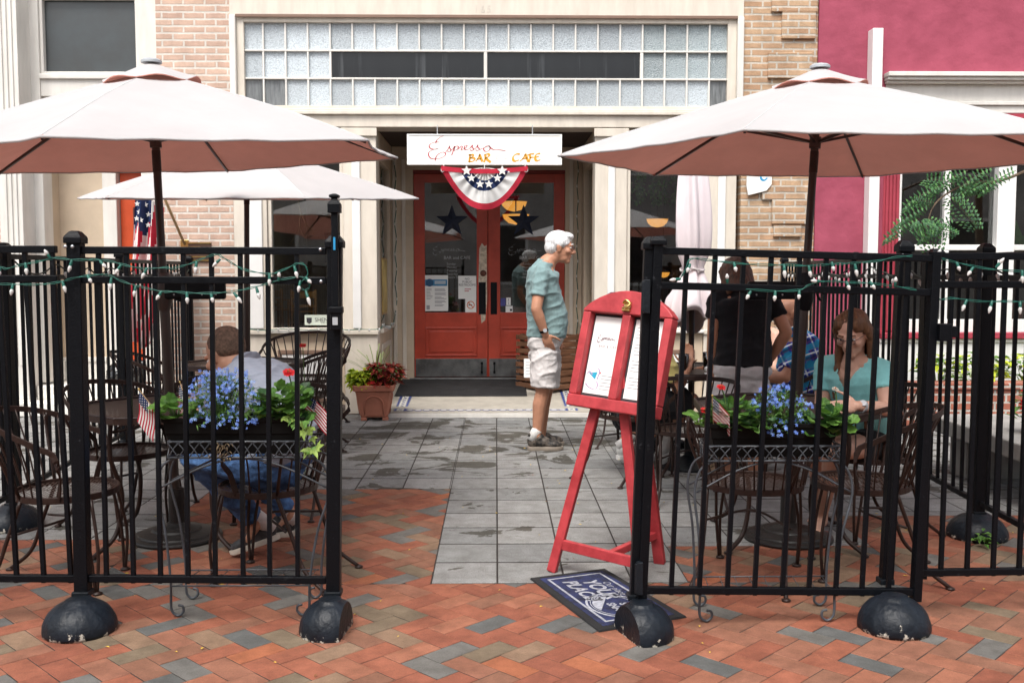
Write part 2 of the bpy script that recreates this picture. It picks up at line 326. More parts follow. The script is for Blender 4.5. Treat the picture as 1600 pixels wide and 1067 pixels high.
def text(mb,s,size,O,U,V,Nn,mi=None,align='LEFT',bold=0,shear=0,lift=.0015,space=1):
    key=(s,size,align,bold,shear,space)
    if key not in _TX:
        cu=bpy.data.curves.new('t','FONT'); cu.body=s; cu.size=size; cu.align_x=align; cu.offset=bold; cu.shear=shear; cu.resolution_u=3; cu.space_character=space
        ob=bpy.data.objects.new('t',cu); COL.objects.link(ob); dg=bpy.context.evaluated_depsgraph_get()
        me=bpy.data.meshes.new_from_object(ob.evaluated_get(dg)); _TX[key]=([tuple(v.co) for v in me.vertices],[tuple(p.vertices) for p in me.polygons])
        bpy.data.objects.remove(ob); bpy.data.meshes.remove(me); bpy.data.curves.remove(cu)
    vs,fs=_TX[key]; O,U,V,Nn=Vector(O),Vector(U),Vector(V),Vector(Nn)
    mb.add([O+U*x+V*y+Nn*lift for x,y,_ in vs],fs,mi)
def nib(mb,paths,O,U,V,Nn,w=.004,ang=40,lift=.0015,k=5,minw=.25,mi=None):
    "pen strokes: width follows a nib held at an angle"
    O,U,V,Nn=Vector(O),Vector(U),Vector(V),Vector(Nn); a=Vector((math.cos(R(ang)),math.sin(R(ang))))
    for pth in paths:
        pts=catmull([Vector((x,y,0)) for x,y in pth],k) if len(pth)>2 else [Vector((x,y,0)) for x,y in pth]
        L_=[];Rr=[]
        for i,p in enumerate(pts):
            d=(pts[min(i+1,len(pts)-1)]-pts[max(i-1,0)]).to_2d()
            d=d.normalized() if d.length>0 else Vector((1,0)); n=Vector((-d.y,d.x))
            ww=w*max(minw,abs(n.dot(a)))/2
            for l,sg in ((L_,1),(Rr,-1)):
                q=p.to_2d()+n*ww*sg; l.append(O+U*q.x+V*q.y+Nn*lift)
        m=len(pts); fs=[(i,i+1,m+i+1,m+i) for i in range(m-1)]
        mb.add(L_+Rr,fs,mi)
# ---------------------------------------------------------------- palette
BLACK=M('black_paint',(.035,.038,.042),.42,var=.2,ns=34,bump=.2,bs=120,spec=.17,col2=(.0028,.0036,.0055),ramp=(.64,.86))
BASEB=M('rubber_base',(.007,.0095,.013),.45,var=.3,ns=9,bump=.35,bs=45,spec=.25)
BROWN=M('brown_iron',(.024,.0115,.0085),.42,var=.3,ns=16,bump=.2,bs=140,spec=.35)
BROWNMESH=mesh_mat('brown_expanded_metal',(.032,.017,.0125))
GREYIRON=M('grey_iron',(.05,.056,.065),.4,var=.3,ns=12,spec=.5)
POLE=M('bronze_pole',(.035,.022,.018),.35,var=.2,spec=.5)
FABRIC=M('umbrella_top',(.62,.618,.62),.85,var=.05,ns=1.6,bump=.5,bs=7,trans=.4)  # one cloth with the underside; overexposed look put into the colour
UNDERSIDE=M('umbrella_underside',(.68,.32,.255),.9,var=.05,ns=4,trans=.5,bump=.15,bs=40)  # same cloth as the top; shade and warm transmitted light put into colour
MAUVE=M('umbrella_folded',(.74,.66,.68),.9,var=.05,ns=4,trans=.1)
CREAM=M('cream_paint',(.65,.59,.505),.5,var=.04,ns=5,stretch=(2,2,.5),col2=(.6,.54,.46),bump=.06,bs=14)
TAN=M('tan_paint',(.55,.445,.33),.55,var=.07,ns=4,bump=.08,bs=18)
OFFW=M('offwhite_paint',(.69,.665,.62),.5,var=.04,ns=5,stretch=(2,2,.5),col2=(.65,.625,.58),bump=.06,bs=14)
WHITE=M('white_paint',(.74,.73,.71),.42,var=.04,ns=4,bump=.05,bs=16)
BROWNTRIM=M('brown_trim',(.2,.125,.09),.5,var=.1)
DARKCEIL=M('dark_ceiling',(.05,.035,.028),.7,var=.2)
REDDOOR=M('red_door_paint',(.42,.05,.025),.38,var=.16,ns=5,bump=.1,bs=26,spec=.5)
REDSHADED=M('shaded_red_paint',(.2,.022,.016),.4,var=.14)  # door red with the recess shade put into its colour
STEEL=M('kick_plate',(.16,.165,.165),.38,metal=.7,var=.3,ns=9,bump=.1,bs=70)
LANDING=M('landing_stone',(.37,.34,.29),.7,var=.12,ns=8,bump=.1,bs=80)
MAGENTA=M('magenta_stucco',(.325,.07,.108),.8,var=.08,ns=3.4,bump=1.4,bs=6,spec=.2,col2=(.31,.063,.099))
MAGWOOD=M('magenta_wood',(.34,.042,.065),.5,var=.12,bump=.1)
BRICKL=brick_mat('pier_brick_pale',(.58,.41,.32),(.5,.34,.265),(.64,.585,.52))
BRICKR=brick_mat('pier_brick_tan',(.5,.34,.215),(.42,.255,.155),(.53,.475,.4),stain=.38)
BRICKD=brick_mat('pier_brick_red',(.4,.15,.1),(.3,.1,.07),(.5,.44,.38))
BRICKP=brick_mat('planter_brick',(.42,.15,.1),(.33,.12,.08),(.5,.46,.41),bh=.075)
GLASS=glass_mat('window_glass',(.86,.9,.89),1.5,.085)
CLEAR=glass_mat('clear_glass',(.97,.97,.97),1.4,.0)
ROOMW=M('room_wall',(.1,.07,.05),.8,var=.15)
ROOMT=M('room_wall_tan',(.62,.48,.32),.8,var=.1)
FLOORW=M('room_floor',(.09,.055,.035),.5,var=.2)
OAK=M('oak',(.72,.34,.1),.45,var=.2,ns=3,stretch=(1,1,8))
PAPER=M('paper',(.82,.82,.8),.7,var=.02)
INK=M('ink',(.03,.03,.035),.7,var=.05)
GREYINK=M('grey_ink',(.35,.35,.37),.7,var=.05)
WHITEINK=M('white_lettering',(.75,.75,.73),.6,var=.03)
GHOSTINK=M('faded_lettering',(.36,.36,.35),.6,var=.03)
NAVY=M('navy',(.012,.018,.04),.55,var=.2)
BRASS=M('brass',(.55,.38,.13),.3,metal=.9,var=.2)
CHROME=M('zinc_bolt',(.5,.52,.54),.3,metal=.9,var=.1)
GALV=M('galvanised',(.42,.44,.46),.45,metal=.3,var=.12)
TERRA=M('terracotta',(.46,.18,.115),.7,var=.12,ns=6,bump=.1,bs=50)
SOIL=M('soil',(.03,.02,.015),.95,var=.4,bump=.8,bs=60)
CRATE=M('crate_wood',(.16,.075,.04),.7,var=.4,ns=5,stretch=(1,1,7),bump=.25,bs=30)
REDBOARD=M('menu_red_paint',(.42,.045,.052),.45,var=.1,ns=16,col2=(.35,.032,.038),bump=.1,bs=30)
MATBLK=M('door_mat_black',(.018,.018,.019),.95,var=.3,bump=.8,bs=300)
SIGNW=M('sign_white',(.84,.83,.79),.45,var=.02)
BULBW=M('frosted_bulb',(.62,.61,.59),.2,var=.04,trans=.15)
GREENPL=M('green_cable',(.012,.1,.075),.4,var=.15)
LEAFG=[M('leaf_green',(.075,.18,.03),.5,var=.3,ns=20,trans=.25),M('leaf_green_light',(.13,.27,.05),.5,var=.25,ns=20,trans=.3),M('leaf_green_dark',(.03,.085,.025),.5,var=.3,ns=20,trans=.2)]
LIME=M('leaf_lime',(.55,.64,.05),.5,var=.25,ns=20,trans=.3)
COLEUS=M('leaf_coleus',(.2,.02,.02),.5,var=.4,ns=25,trans=.2)
IVY=M('leaf_ivy',(.3,.42,.1),.5,var=.3,ns=25,trans=.3)
BLUEF=M('lobelia_blue',(.16,.28,.78),.6,var=.25,ns=30,trans=.2)
REDF=M('petal_red',(.62,.015,.02),.6,var=.2,ns=30,trans=.2)
FLRED=M('flag_red',(.5,.02,.045),.8,var=.1,trans=.25)
FLWHITE=M('flag_white',(.8,.79,.77),.8,var=.04,trans=.25)
FLBLUE=M('flag_blue',(.018,.035,.11),.8,var=.15,trans=.2)
STEMG=M('stem_green',(.07,.13,.03),.6,var=.2)
TWIG=M('twig',(.1,.07,.045),.8,var=.3)
WOODSTICK=M('wood_stick',(.45,.3,.15),.6,var=.2)
Y0=9.95
def fx(u,Y=Y0): return P(u,400,Y).x
def fz(v,Y=Y0): return P(775,v,Y).z
# ---------------------------------------------------------------- ground
g=MB(); g.add([(-70,-40,-.0024),(70,-40,-.0024),(70,80,-.0024),(-70,80,-.0024)],[(0,1,2,3)])
struct(g.build('ground',M('joint_sand',(.028,.023,.02),.95,var=.3,ns=30,bump=.5,bs=200)))
ST=M('street_paving',(.2,.17,.15),.85,var=.2,ns=5,bump=.2,bs=40)
sm_=MB()
for x0,y0,x1,y1 in ((-40,-10.99,40,.5),(-40,.5,-6.35,9.6),(6.75,.5,40,8.9)): sm_.add([(x0,y0,-.001),(x1,y0,-.001),(x1,y1,-.001),(x0,y1,-.001)],[(0,1,2,3)])
struct(sm_.build('street',ST))
def clip(poly,axis,val,keep_less):
    out=[]
    for i in range(len(poly)):
        a,b=poly[i],poly[(i+1)%len(poly)]
        ia=(a[axis]<=val) if keep_less else (a[axis]>=val); ib=(b[axis]<=val) if keep_less else (b[axis]>=val)
        if ia: out.append(a)
        if ia!=ib:
            t=(val-a[axis])/(b[axis]-a[axis]); out.append((a[0]+(b[0]-a[0])*t,a[1]+(b[1]-a[1])*t))
    return out
def area(p): return abs(sum(p[i][0]*p[(i+1)%len(p)][1]-p[(i+1)%len(p)][0]*p[i][1] for i in range(len(p)))/2)
def stone(mb,poly,rnd,inset=.0032,zt=0.,tilt=.0006,ins=None):
    if area(poly)<6e-4: return
    if sum(poly[i][0]*poly[(i+1)%len(poly)][1]-poly[(i+1)%len(poly)][0]*poly[i][1] for i in range(len(poly)))<0: poly=poly[::-1]
    cx=sum(p[0] for p in poly)/len(poly); cy=sum(p[1] for p in poly)/len(poly)
    tx,ty,dz=rnd.uniform(-1,1)*tilt*8,rnd.uniform(-1,1)*tilt*8,rnd.uniform(-1,.2)*tilt
    def ring(k,z): 
        o=[]
        for x,y in poly:
            d=math.hypot(x-cx,y-cy) or 1; s=max(.1,(d-k)/d); X,Y=(cx+(x-cx)*s,cy+(y-cy)*s) if ins is None else (cx+(x-cx)*(1-(ins[0]+k-inset)/(cw/2)),cy+(y-cy)*(1-(ins[1]+k-inset)/(rw/2)))
            o.append(Vector((X,Y,z+dz+tx*(X-cx)+ty*(Y-cy)) if z>-.01 else (X,Y,z)))
        return o
    n=len(poly); rs=[ring(inset,-.013),ring(inset,zt-.0022),ring(inset+.0028,zt)]
    mb.add([p for r in rs for p in r],[(i*n+k,i*n+(k+1)%n,(i+1)*n+(k+1)%n,(i+1)*n+k) for i in range(2) for k in range(n)]+[tuple(range(2*n,3*n))])
rnd=random.Random(3)
XL,XB,XG0,XG1=-6.0,-1.86,-.3,.885
rects=[(XL,-.4,6.4,4.475),(XL,4.475,XB,5.26),(XB,4.475,XG0,6.48),(XG1,4.475,1.95,5.08),(1.95,4.475,6.4,5.71)]
bk=MB(); w=.103; c,s_=math.cos(R(45)),math.sin(R(45))
cells=set()
for a in range(-85,130):
    for b in range(-100,100):
        k=(a+b)%4
        if k==0: q=[(a,b),(a+2,b),(a+2,b+1),(a,b+1)]
        elif k==2: q=[(a,b),(a+1,b),(a+1,b+2),(a,b+2)]
        else: continue
        poly=[((x*c-y*s_)*w-.06,(x*s_+y*c)*w+.05) for x,y in q]
        mx=sum(p[0] for p in poly)/4; my=sum(p[1] for p in poly)/4
        if not(-6.3<mx<6.7 and .6<my<6.7) : continue
        for x0,y0,x1,y1 in rects:
            p=clip(clip(clip(clip(poly,0,x0,False),0,x1,True),1,y0,False),1,y1,True) if True else poly
            if len(p)>2: stone(bk,p,rnd)
BR=[(0, (0.2638, 0.0904, 0.0526)), (0.17, (0.2322, 0.0768, 0.0455)), (0.33, (0.283, 0.1114, 0.0661)), (0.48, (0.248, 0.1057, 0.0658)), (0.6, (0.2081, 0.0951, 0.0594)), (0.69, (0.2166, 0.1368, 0.0881)), (0.76, (0.3124, 0.1062, 0.0518)), (0.785, (0.1633, 0.1213, 0.0809)), (0.855, (0.0988, 0.0988, 0.0942)), (0.925, (0.1337, 0.126, 0.1144))]
struct(bk.build('brick_pavement',paver_mat('herringbone_brick',BR,(.62,.6,.6),.72,(.6,.72),grain=160,fine=.16,spscale=1.7)))
gp=MB(); cw,rw=.311,.335
grects=[(-6,5.26,XB,9.9),(XB,6.48,XG0,9.9),(XG0,4.475,XG1,9.9),(XG1,5.08,1.95,9.9),(1.95,5.71,6.4,9.9)]
for i in range(-20,21):
    for j in range(0,17):
        x,y=.005+i*cw,4.475+j*rw
        for x0,y0,x1,y1 in grects:
            p=clip(clip(clip(clip([(x,y),(x+cw,y),(x+cw,y+rw),(x,y+rw)],0,x0,False),0,x1,True),1,y0,False),1,y1,True)
            if len(p)>2: stone(gp,p,rnd,inset=.005,tilt=.0003,ins=(.0042,.0105))
GR=[(0,(.225,.225,.218)),(.2,(.195,.197,.194)),(.4,(.245,.243,.236)),(.6,(.21,.211,.205)),(.8,(.26,.258,.25))]
struct(gp.build('stone_paving',paver_mat('grey_pavers',GR,(.34,.32,.28),.75,(.597,.61),cloud=.35,grain=150,fine=.34,spscale=2.3,wet=True)))
# fallen leaves
lf=MB()
for _ in range(230):
    x,y=rnd.uniform(-3.2,3.4),rnd.uniform(3.4,8.5); r=rnd.uniform(.005,.013); a=rnd.uniform(0,6.3); q=rnd.uniform(.3,.7)
    lf.add([(x+r*math.cos(a),y+r*math.sin(a),.006),(x-r*q*math.sin(a),y+r*q*math.cos(a),.009),(x-r*math.cos(a),y-r*math.sin(a),.005),(x+r*q*math.sin(a),y-r*q*math.cos(a),.008)],[(0,1,2,3)],mi=rnd.choice([0,0,0,1]))
lo=lf.build('leaf_litter',[M('yellow_leaf',(.6,.42,.05),.7),M('brown_leaf',(.22,.1,.04),.7)]); lo['kind']='stuff'
# ---------------------------------------------------------------- cafe building
cafe=thing('cafe_building','cream painted cafe shopfront with red double doors between two brick piers','building',(0,Y0,0))
def bx(name,mat,lo,hi,parent=cafe,bevel=.004,label=None,seg=2):
    return MB().box(lo,hi).build(name,mat,parent,bevel=bevel,label=label,seg=seg)
ZT=6.6
# brick piers
wl=MB().box((fx(252),Y0,0),(fx(366),Y0+.5,ZT)); pier=wl.build('brick_pier',BRICKL,cafe)
wr=MB().box((fx(1156),Y0,0),(fx(1271),Y0+.5,ZT))
for (u0,v0,u1,v1) in [(1198,-60,1268,18),(1214,18,1266,60),(1194,82,1262,122),(1188,290,1262,312),(1204,312,1262,350),(1207,352,1250,370)]:
    wr.box((fx(u0),Y0-.034,fz(v1)),(fx(u1),Y0+.1,fz(v0)))
wr.build('brick_pier',BRICKR,cafe,bevel=.006,label='tan weathered brick pier with stepped patches standing proud')
# pilasters
def pilaster(u0,u1,s0,s1,z0=0.,z1=2.84):
    mb=MB(); x0,x1=fx(u0),fx(u1)
    mb.box((x0,Y0,z0),(x1,Y0+.22,z1)); p=mb.build('pilaster',CREAM,cafe,bevel=.006)
    a,b=fx(s0),fx(s1)
    m=MB().box((a,Y0-.025,.86),(b,Y0-.001,z1-.09)); m.build('pilaster_lit_strip',WHITE,p,bevel=.008)  # raised white strip stands for light caught on angled faces
    c=MB().box((x0-.012,Y0-.03,z1-.085),(x1+.012,Y0-.0015,z1-.005)); c.build('capital',CREAM,p,bevel=.006); MB().box((x0-.01,Y0-.022,.8),(x1+.01,Y0-.0015,.845)).build('plinth_band',CREAM,p,bevel=.006)
pilaster(366,418,389,411); pilaster(537,589,551,564); pilaster(929,979,949,960); pilaster(1101,1149,1120,1132)
# string course / beam, header, transom frame
b=MB(); zb0,zb1=2.842,3.02
b.box((fx(366),Y0-.03,zb0),(fx(1149),Y0+.3,zb1-.06)); b.box((fx(366),Y0-.065,zb1-.06),(fx(1149),Y0+.3,zb1-.025)); b.box((fx(366),Y0-.04,zb1-.025),(fx(1149),Y0+.3,zb1))
b.build('beam',CREAM,cafe,bevel=.006)
h=MB(); h.box((fx(366),Y0-.02,fz(26)),(fx(1156),Y0+.4,ZT)); h.build('header',CREAM,cafe,bevel=.006)
m=MB(); text(m,'165',.1,(fx(741),Y0-.0205,fz(21)),(1,0,0),(0,0,1),(0,-1,0),lift=.002,space=1.25); m.build('house_number',M('number_relief',(.58,.53,.46),.5,var=.02),cafe)
sh=MB(); sh.box((fx(376),Y0-.035,fz(30)),(fx(1146),Y0-.0205,fz(25))); sh.build('drip_moulding',BROWNTRIM,cafe,bevel=.004)
tw=MB(); TX0,TX1=fx(376),fx(1146); tz0,tz1=zb1+.001,fz(27)
tw.box((TX0,Y0,tz0),(fx(387),Y0+.15,tz1)); tw.box((fx(1132.5),Y0,tz0),(TX1,Y0+.15,tz1))
tw.box((fx(387),Y0,tz0),(fx(1132.5),Y0+.15,fz(166))); tw.box((fx(387),Y0,fz(36)),(fx(1132.5),Y0+.15,tz1))
TR=tw.build('transom_window',CREAM,cafe,bevel=.004)
for lo_,hi_ in (((fx(366)-.001,Y0-.045,zb1+.002),(TX0-.001,Y0+.1,fz(26)-.002)),((TX1+.001,Y0-.045,zb1+.002),(fx(1156),Y0+.1,fz(26)-.002))): bx('window_casing',OFFW,lo_,hi_,bevel=.01,seg=3)
cols=[387]+[415.7+34.28*i for i in range(0,22)][:21]+[1105.5,1132.5]; cols=[387,415.7]+[415.7+34.47*i for i in range(1,21)]+[1132.5]
rows=[36,79.5,123,166]
CLOUDY=M('dusty_dark_glass',(.16,.17,.175),.15,var=.35,ns=6,stretch=(5,1,.6),spec=.6)
mun=MB(); pl=MB(); pg=MB(); pd=MB(); mw=.017
for r in range(3):
    za,zb=fz(rows[r+1]),fz(rows[r])
    for i in range(len(cols)-1):
        xa,xb=fx(cols[i]),fx(cols[i+1])
        if r==1 and 4<=i<=17: continue
        tgt=pl
        if (r<2 and i>=18): tgt=pg
        if r==2 and i in(0,1,21): MB().box((xa,Y0+.05,za),(xb,Y0+.058,zb)).build('glass_pane',CLOUDY,TR); continue
        tgt.box((xa,Y0+.05,za),(xb,Y0+.058,zb))
for r in (1,2): mun.box((fx(387),Y0+.018,fz(rows[r])-mw/2),(fx(1132.5),Y0+.075,fz(rows[r])+mw/2))
for i in range(1,len(cols)-1):
    for r in range(3):
        if r==1 and 5<=i<=17 and i!=11: continue
        mun.box((fx(cols[i])-mw/2,Y0+.021,fz(rows[r+1])+.004),(fx(cols[i])+mw/2,Y0+.073,fz(rows[r])-.004))
mun.build('muntin',OFFW,TR,bevel=.003)
PRL=prism_glass_mat('prism_glass_pale',(.52,.58,.62),80,rough=.35,bump=.35); PRG=prism_glass_mat('prism_glass_grey',(.33,.39,.41),85,rough=.2,bump=.5)
DUSTY=M('dark_dusty_pane',(.085,.09,.095),.1,var=.2,ns=4,stretch=(2.6,1,.1),spec=.4,col2=(.013,.014,.016),ramp=(.56,.8))
pl.build('glass_pane',PRL,TR); pg.build('glass_pane',PRG,TR,label='greyer patterned panes at the end of the transom')
for a,b2 in ((521,756.5),(761,998)): MB().box((fx(a),Y0+.05,fz(122)),(fx(b2),Y0+.06,fz(80))).build('glass_pane',DUSTY,TR,label='dark dusty clear pane in the middle of the transom')
for a,b2 in ((519,521),(756.5,761),(998,1002)): MB().box((fx(a),Y0+.02,fz(123)),(fx(b2),Y0+.076,fz(79.5))).build('pane_frame',OFFW,TR,bevel=.003)
# shop windows
def shopwin(u0,u1):
    x0,x1=fx(u0),fx(u1); zs=.845
    f=MB(); t=.035
    f.box((x0,Y0+.03,zs),(x0+t,Y0+.14,2.84)); f.box((x1-t,Y0+.03,zs),(x1,Y0+.14,2.84)); f.box((x0+t,Y0+.03,2.8),(x1-t,Y0+.14,2.84)); f.box((x0+t,Y0+.03,zs),(x1-t,Y0+.14,zs+.02))
    W=f.build('shop_window',CREAM,cafe,bevel=.005)
    MB().box((x0+t,Y0+.08,zs+.02),(x1-t,Y0+.086,2.8)).build('glass_pane',GLASS,W)
    MB().box((x0,Y0-.05,zs-.03),(x1,Y0+.15,zs-.001)).build('window_sill',OFFW,W,bevel=.006)
    k=MB(); k.box((x0+.001,Y0+.02,0),(x1-.001,Y0+.2,zs-.031)); K=k.build('bulkhead',TAN,cafe,bevel=.004)
    q=MB(); fr_=[(.06,.64,.14)]
    q.box((x0+.08,Y0+.004,.60),(x1-.08,Y0+.019,.645)); q.box((x0+.08,Y0+.004,.12),(x1-.08,Y0+.019,.16)); q.box((x0+.08,Y0+.004,.16),(x0+.12,Y0+.019,.60)); q.box((x1-.12,Y0+.004,.16),(x1-.08,Y0+.019,.60)); q.build('panel_moulding',BROWNTRIM,K,bevel=.006)
    MB().box((x0+.121,Y0+.012,.161),(x1-.121,Y0+.0195,.599)).build('panel',WHITE,K)
    return W
WL=shopwin(418.5,536.5); WR=shopwin(979.5,1100.5)
# entrance recess
YD=11.5; XR0,XR1=fx(589),fx(929); ZL0,ZL1=.045,.2
ld=MB(); ya=9.72
ld.add([(XR0-.14,ya,ZL0),(XR1+.2,ya,ZL0),(XR1+.2,Y0-.03,ZL0+.012),(XR1,Y0-.03,ZL0+.012),(XR1,YD+.1,ZL1),(XR0,YD+.1,ZL1),(XR0,Y0-.03,ZL0+.012),(XR0-.14,Y0-.03,ZL0+.012)],[(0,1,2,3,6,7),(6,3,4,5)])
ld.box((XR0-.14,ya,0),(XR1+.2,ya+.02,ZL0-.001))
struct(ld.build('landing',LANDING))
def lz(y): return ZL0+.012+(ZL1-ZL0-.012)*(y-Y0)/(YD-Y0) if y>Y0 else ZL0+.012*(y-ya)/(Y0-ya)
MB().box((XR0-.15,ya-.018,-.01),(XR1+.21,ya-.002,ZL0-.004)).build('landing_edge',OFFW,cafe,bevel=.003)
# mosaic border in blue and white
mo=MB()
def hexa(x,y,a,b,mi,dz,n=6,rot=0):
    pts=[(x+a*math.cos(R(rot+360*k/n)),y+b*math.sin(R(rot+360*k/n))) for k in range(n)]; mo.add([(u,v,lz(v)+dz) for u,v in pts],[tuple(range(n))],mi)
xa,xb=-1.0,.8; yb0=9.85
nx=19
for i in range(nx):
    x=xa+.14+(xb-xa-.28)*i/(nx-1); hexa(x,yb0,.044,.05,1,.002); hexa(x,yb0,.034,.03,0,.004)
for xs in (xa+.045,xb-.045):
    for j in range(24):
        y=9.83+j*.046
        if y>10.9: break
        for k in (-2,-1,0,1,2):
            if (j+k)%2==0 or abs(k)==2: hexa(xs+k*.024,y,.02,.026,1 if (abs(k)==2 or (j+k)%2) else 0,.002,4)
            else: hexa(xs+k*.024,y,.016,.02,1 if k==0 else 0,.002,4)
struct(mo.build('landing_mosaic',[M('mosaic_white',(.62,.61,.58),.5,var=.06),M('mosaic_blue',(.03,.06,.24),.45,var=.2)]))
# recess walls
for X_a,X_b in ((XR0-.07,XR0-.001),(XR1+.001,XR1+.07)):
    rw_=MB(); rw_.box((X_a,Y0+.23,0),(X_b,YD-.061,.829)); rw_.box((X_a,Y0+.23,.83),(X_b,Y0+.3,2.84)); rw_.box((X_a,YD-.3,.83),(X_b,YD-.061,2.84)); rw_.box((X_a,Y0+.301,2.55),(X_b,YD-.301,2.84))
    rw_.build('entrance_side_wall',TAN,cafe,bevel=.004)
for X_a in (XR0-.04,XR1+.034): MB().box((X_a,Y0+.3,.83),(X_a+.006,YD-.3,2.55)).build('side_window_glass',GLASS,cafe)
for x,sgn in ((XR0,1),(XR1,-1)):
    ss=MB(); ss.box((x,Y0+.225,.80),(x+sgn*.035,YD-.12,.845)); ss.box((x,Y0+.32,.15),(x+sgn*.012,Y0+.38,.68)); ss.box((x,YD-.4,.15),(x+sgn*.012,YD-.34,.68)); ss.box((x,Y0+.38,.62),(x+sgn*.012,YD-.4,.68)); ss.box((x,Y0+.38,.15),(x+sgn*.012,YD-.4,.21))
    ss.build('side_sill',CREAM,cafe,bevel=.005)
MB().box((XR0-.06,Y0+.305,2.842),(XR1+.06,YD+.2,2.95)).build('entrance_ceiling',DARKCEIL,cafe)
# door wall
DX=lambda u:fx(u,YD); DZ=lambda v:fz(v,YD)
dw=MB(); dw.box((XR0,YD-.06,.1),(DX(647)-.002,YD+.1,2.84)); dw.box((DX(882)+.002,YD-.06,.1),(XR1,YD+.1,2.84)); dw.box((DX(647)-.002,YD-.05,DZ(272)+.04),(DX(882)+.002,YD+.1,2.84)); dw.build('door_surround',TAN,cafe,bevel=.004)
for u in (618,632,892): bx('surround_moulding',CREAM,(DX(u)-.022,YD-.075,.2),(DX(u)+.022,YD-.0601,2.7))
MB().box((DX(647)-.002,YD-.045,DZ(272)),(DX(882)+.002,YD+.09,DZ(272)+.039)).build('door_header',REDSHADED,cafe,bevel=.004)
MB().box((DX(640),YD-.13,.19),(DX(888),YD+.05,.209)).build('threshold',STEEL,cafe,bevel=.003)
def door(u0,u1,g0,g1,pu0,pu1,mir):
    x0,x1=DX(u0),DX(u1); z0,z1=.214,DZ(272)-.002; gx0,gx1=DX(g0),DX(g1); gz0,gz1=DZ(488),DZ(286)
    d=MB(); t0,t1=YD-.02,YD+.025
    d.box((x0,t0,z0),(gx0,t1,z1)); d.box((gx1,t0,z0),(x1,t1,z1)); d.box((gx0,t0,z0),(gx1,t1,gz0)); d.box((gx0,t0,gz1),(gx1,t1,z1))
    D=d.build('entrance_door',REDDOOR,cafe,bevel=.004)
    MB().box((gx0,YD,gz0),(gx1,YD+.006,gz1)).build('door_glass',GLASS,D)
    pz0,pz1=DZ(556),DZ(511); q=MB()
    q.box((gx0,t0-.012,pz1-.02),(gx1,t0-.0005,pz1)); q.box((gx0,t0-.012,pz0),(gx1,t0-.0005,pz0+.02)); q.box((gx0,t0-.012,pz0+.02),(gx0+.02,t0-.0005,pz1-.02)); q.box((gx1-.02,t0-.012,pz0+.02),(gx1,t0-.0005,pz1-.02))
    q.box((gx0+.045,t0-.009,pz0+.045),(gx1-.045,t0-.0005,pz1-.045)); q.build('door_panel',REDDOOR,D,bevel=.006)
    MB().box((x0+.012,t0-.004,z0+.005),(x1-.012,t0-.0006,DZ(560))).build('kick_plate',STEEL,D,bevel=.001)
    MB().box((DX(pu0),t0-.006,DZ(491)),(DX(pu1),t0-.0006,DZ(441))).build('push_plate',BLACK,D,bevel=.002)
    hx=x1-.07 if not mir else x0+.07
    hm=MB(); hm.box((hx-.012,t0-.02,DZ(583)),(hx+.012,t0-.0045,DZ(579))); hm.box((hx-.012,t0-.02,DZ(569)),(hx+.012,t0-.0045,DZ(565))); hm.box((hx-.006,t0-.028,DZ(583)),(hx+.006,t0-.015,DZ(565))); hm.build('bolt_handle',BLACK,D,bevel=.002)
    gt=MB(); n=(0,-1,0); ox,oz=gx0+.02,gz0
    gw=gx1-gx0
    nib(gt,SCRIPT_ESP,(gx0+gw*.16,YD-.001,DZ(398)),(gw*.62/6.9,0,.0),(0,0,.06),n,w=.06*1.3,ang=35,lift=.001)
    text(gt,'BAR and CAFE',.05,(gx0+gw*.36,YD-.001,DZ(405)),(1,0,0),(0,0,1),n,lift=.001)
    for k,tx in enumerate(('Sunday','Monday','Tuesday','Saturday','Hours 7am - 8pm')): text(gt,tx,.036,(gx0+gw*.42,YD-.001,DZ(414+k*5.2)),(1,0,0),(0,0,1),n,lift=.001)
    gt.build('door_lettering',GHOSTINK,D)
    return D
# script outline of the word on the sign, in letter units (x to the right, y up)
_e=[(430,65),(385,88),(355,112),(346,134)]
def _cv(l): return [((x-285)/100.,(270-y)/100.) for x,y in l]
SCRIPT_ESP=[_cv(l) for l in [
 [(432,64),(388,85),(358,110),(346,136)],
 [(378,128),(340,127),(306,140),(289,162),(302,184),(340,190),(372,184)],
 [(372,184),(322,194),(288,216),(283,244),(304,270),(345,276),(392,268),(428,246),(434,226),(408,216),(372,232),(348,262),(342,290)],
 [(436,214),(456,190),(474,160),(470,176),(482,196),(474,210),(450,208)],
 [(474,208),(500,186),(517,162),(505,200),(488,244)],[(508,190),(524,166),(546,164),(544,186),(520,200),(512,196)],
 [(520,200),(552,186),(572,164),(584,170),(574,196),(596,190)],
 [(596,188),(622,170),(624,156),(608,160),(602,184),(622,196),(650,184)],
 [(650,184),(676,152),(672,170),(686,190),(672,202),(652,196)],
 [(676,198),(704,180),(724,150),(720,168),(736,188),(722,202),(702,196)],
 [(726,198),(756,186),(788,172),(820,160),(798,164),(776,182),(782,204),(806,208),(828,194),(832,172),(822,160),(840,180),(866,193),(910,194),(970,204)]]]
D1=door(647,762,664,745,748,759,False); D2=door(762.7,882,781.5,865,766.5,776.5,True)
cp_=MB(); pts=[(749,388),(753,380),(757,385),(760.5,383),(761,470),(758,500),(752,505),(749.5,470),(747.5,440),(748.5,410)]
cp_.prism([(DX(u),DZ(v)) for u,v in pts],(0,YD-.0206,0),(1,0,0),(0,0,1),(0,-.0012,0)); cp_.build('bare_wood_patch',M('bare_door_wood',(.55,.46,.36),.7,var=.3,ns=30),D1,label='chipped pale patch round the lock')
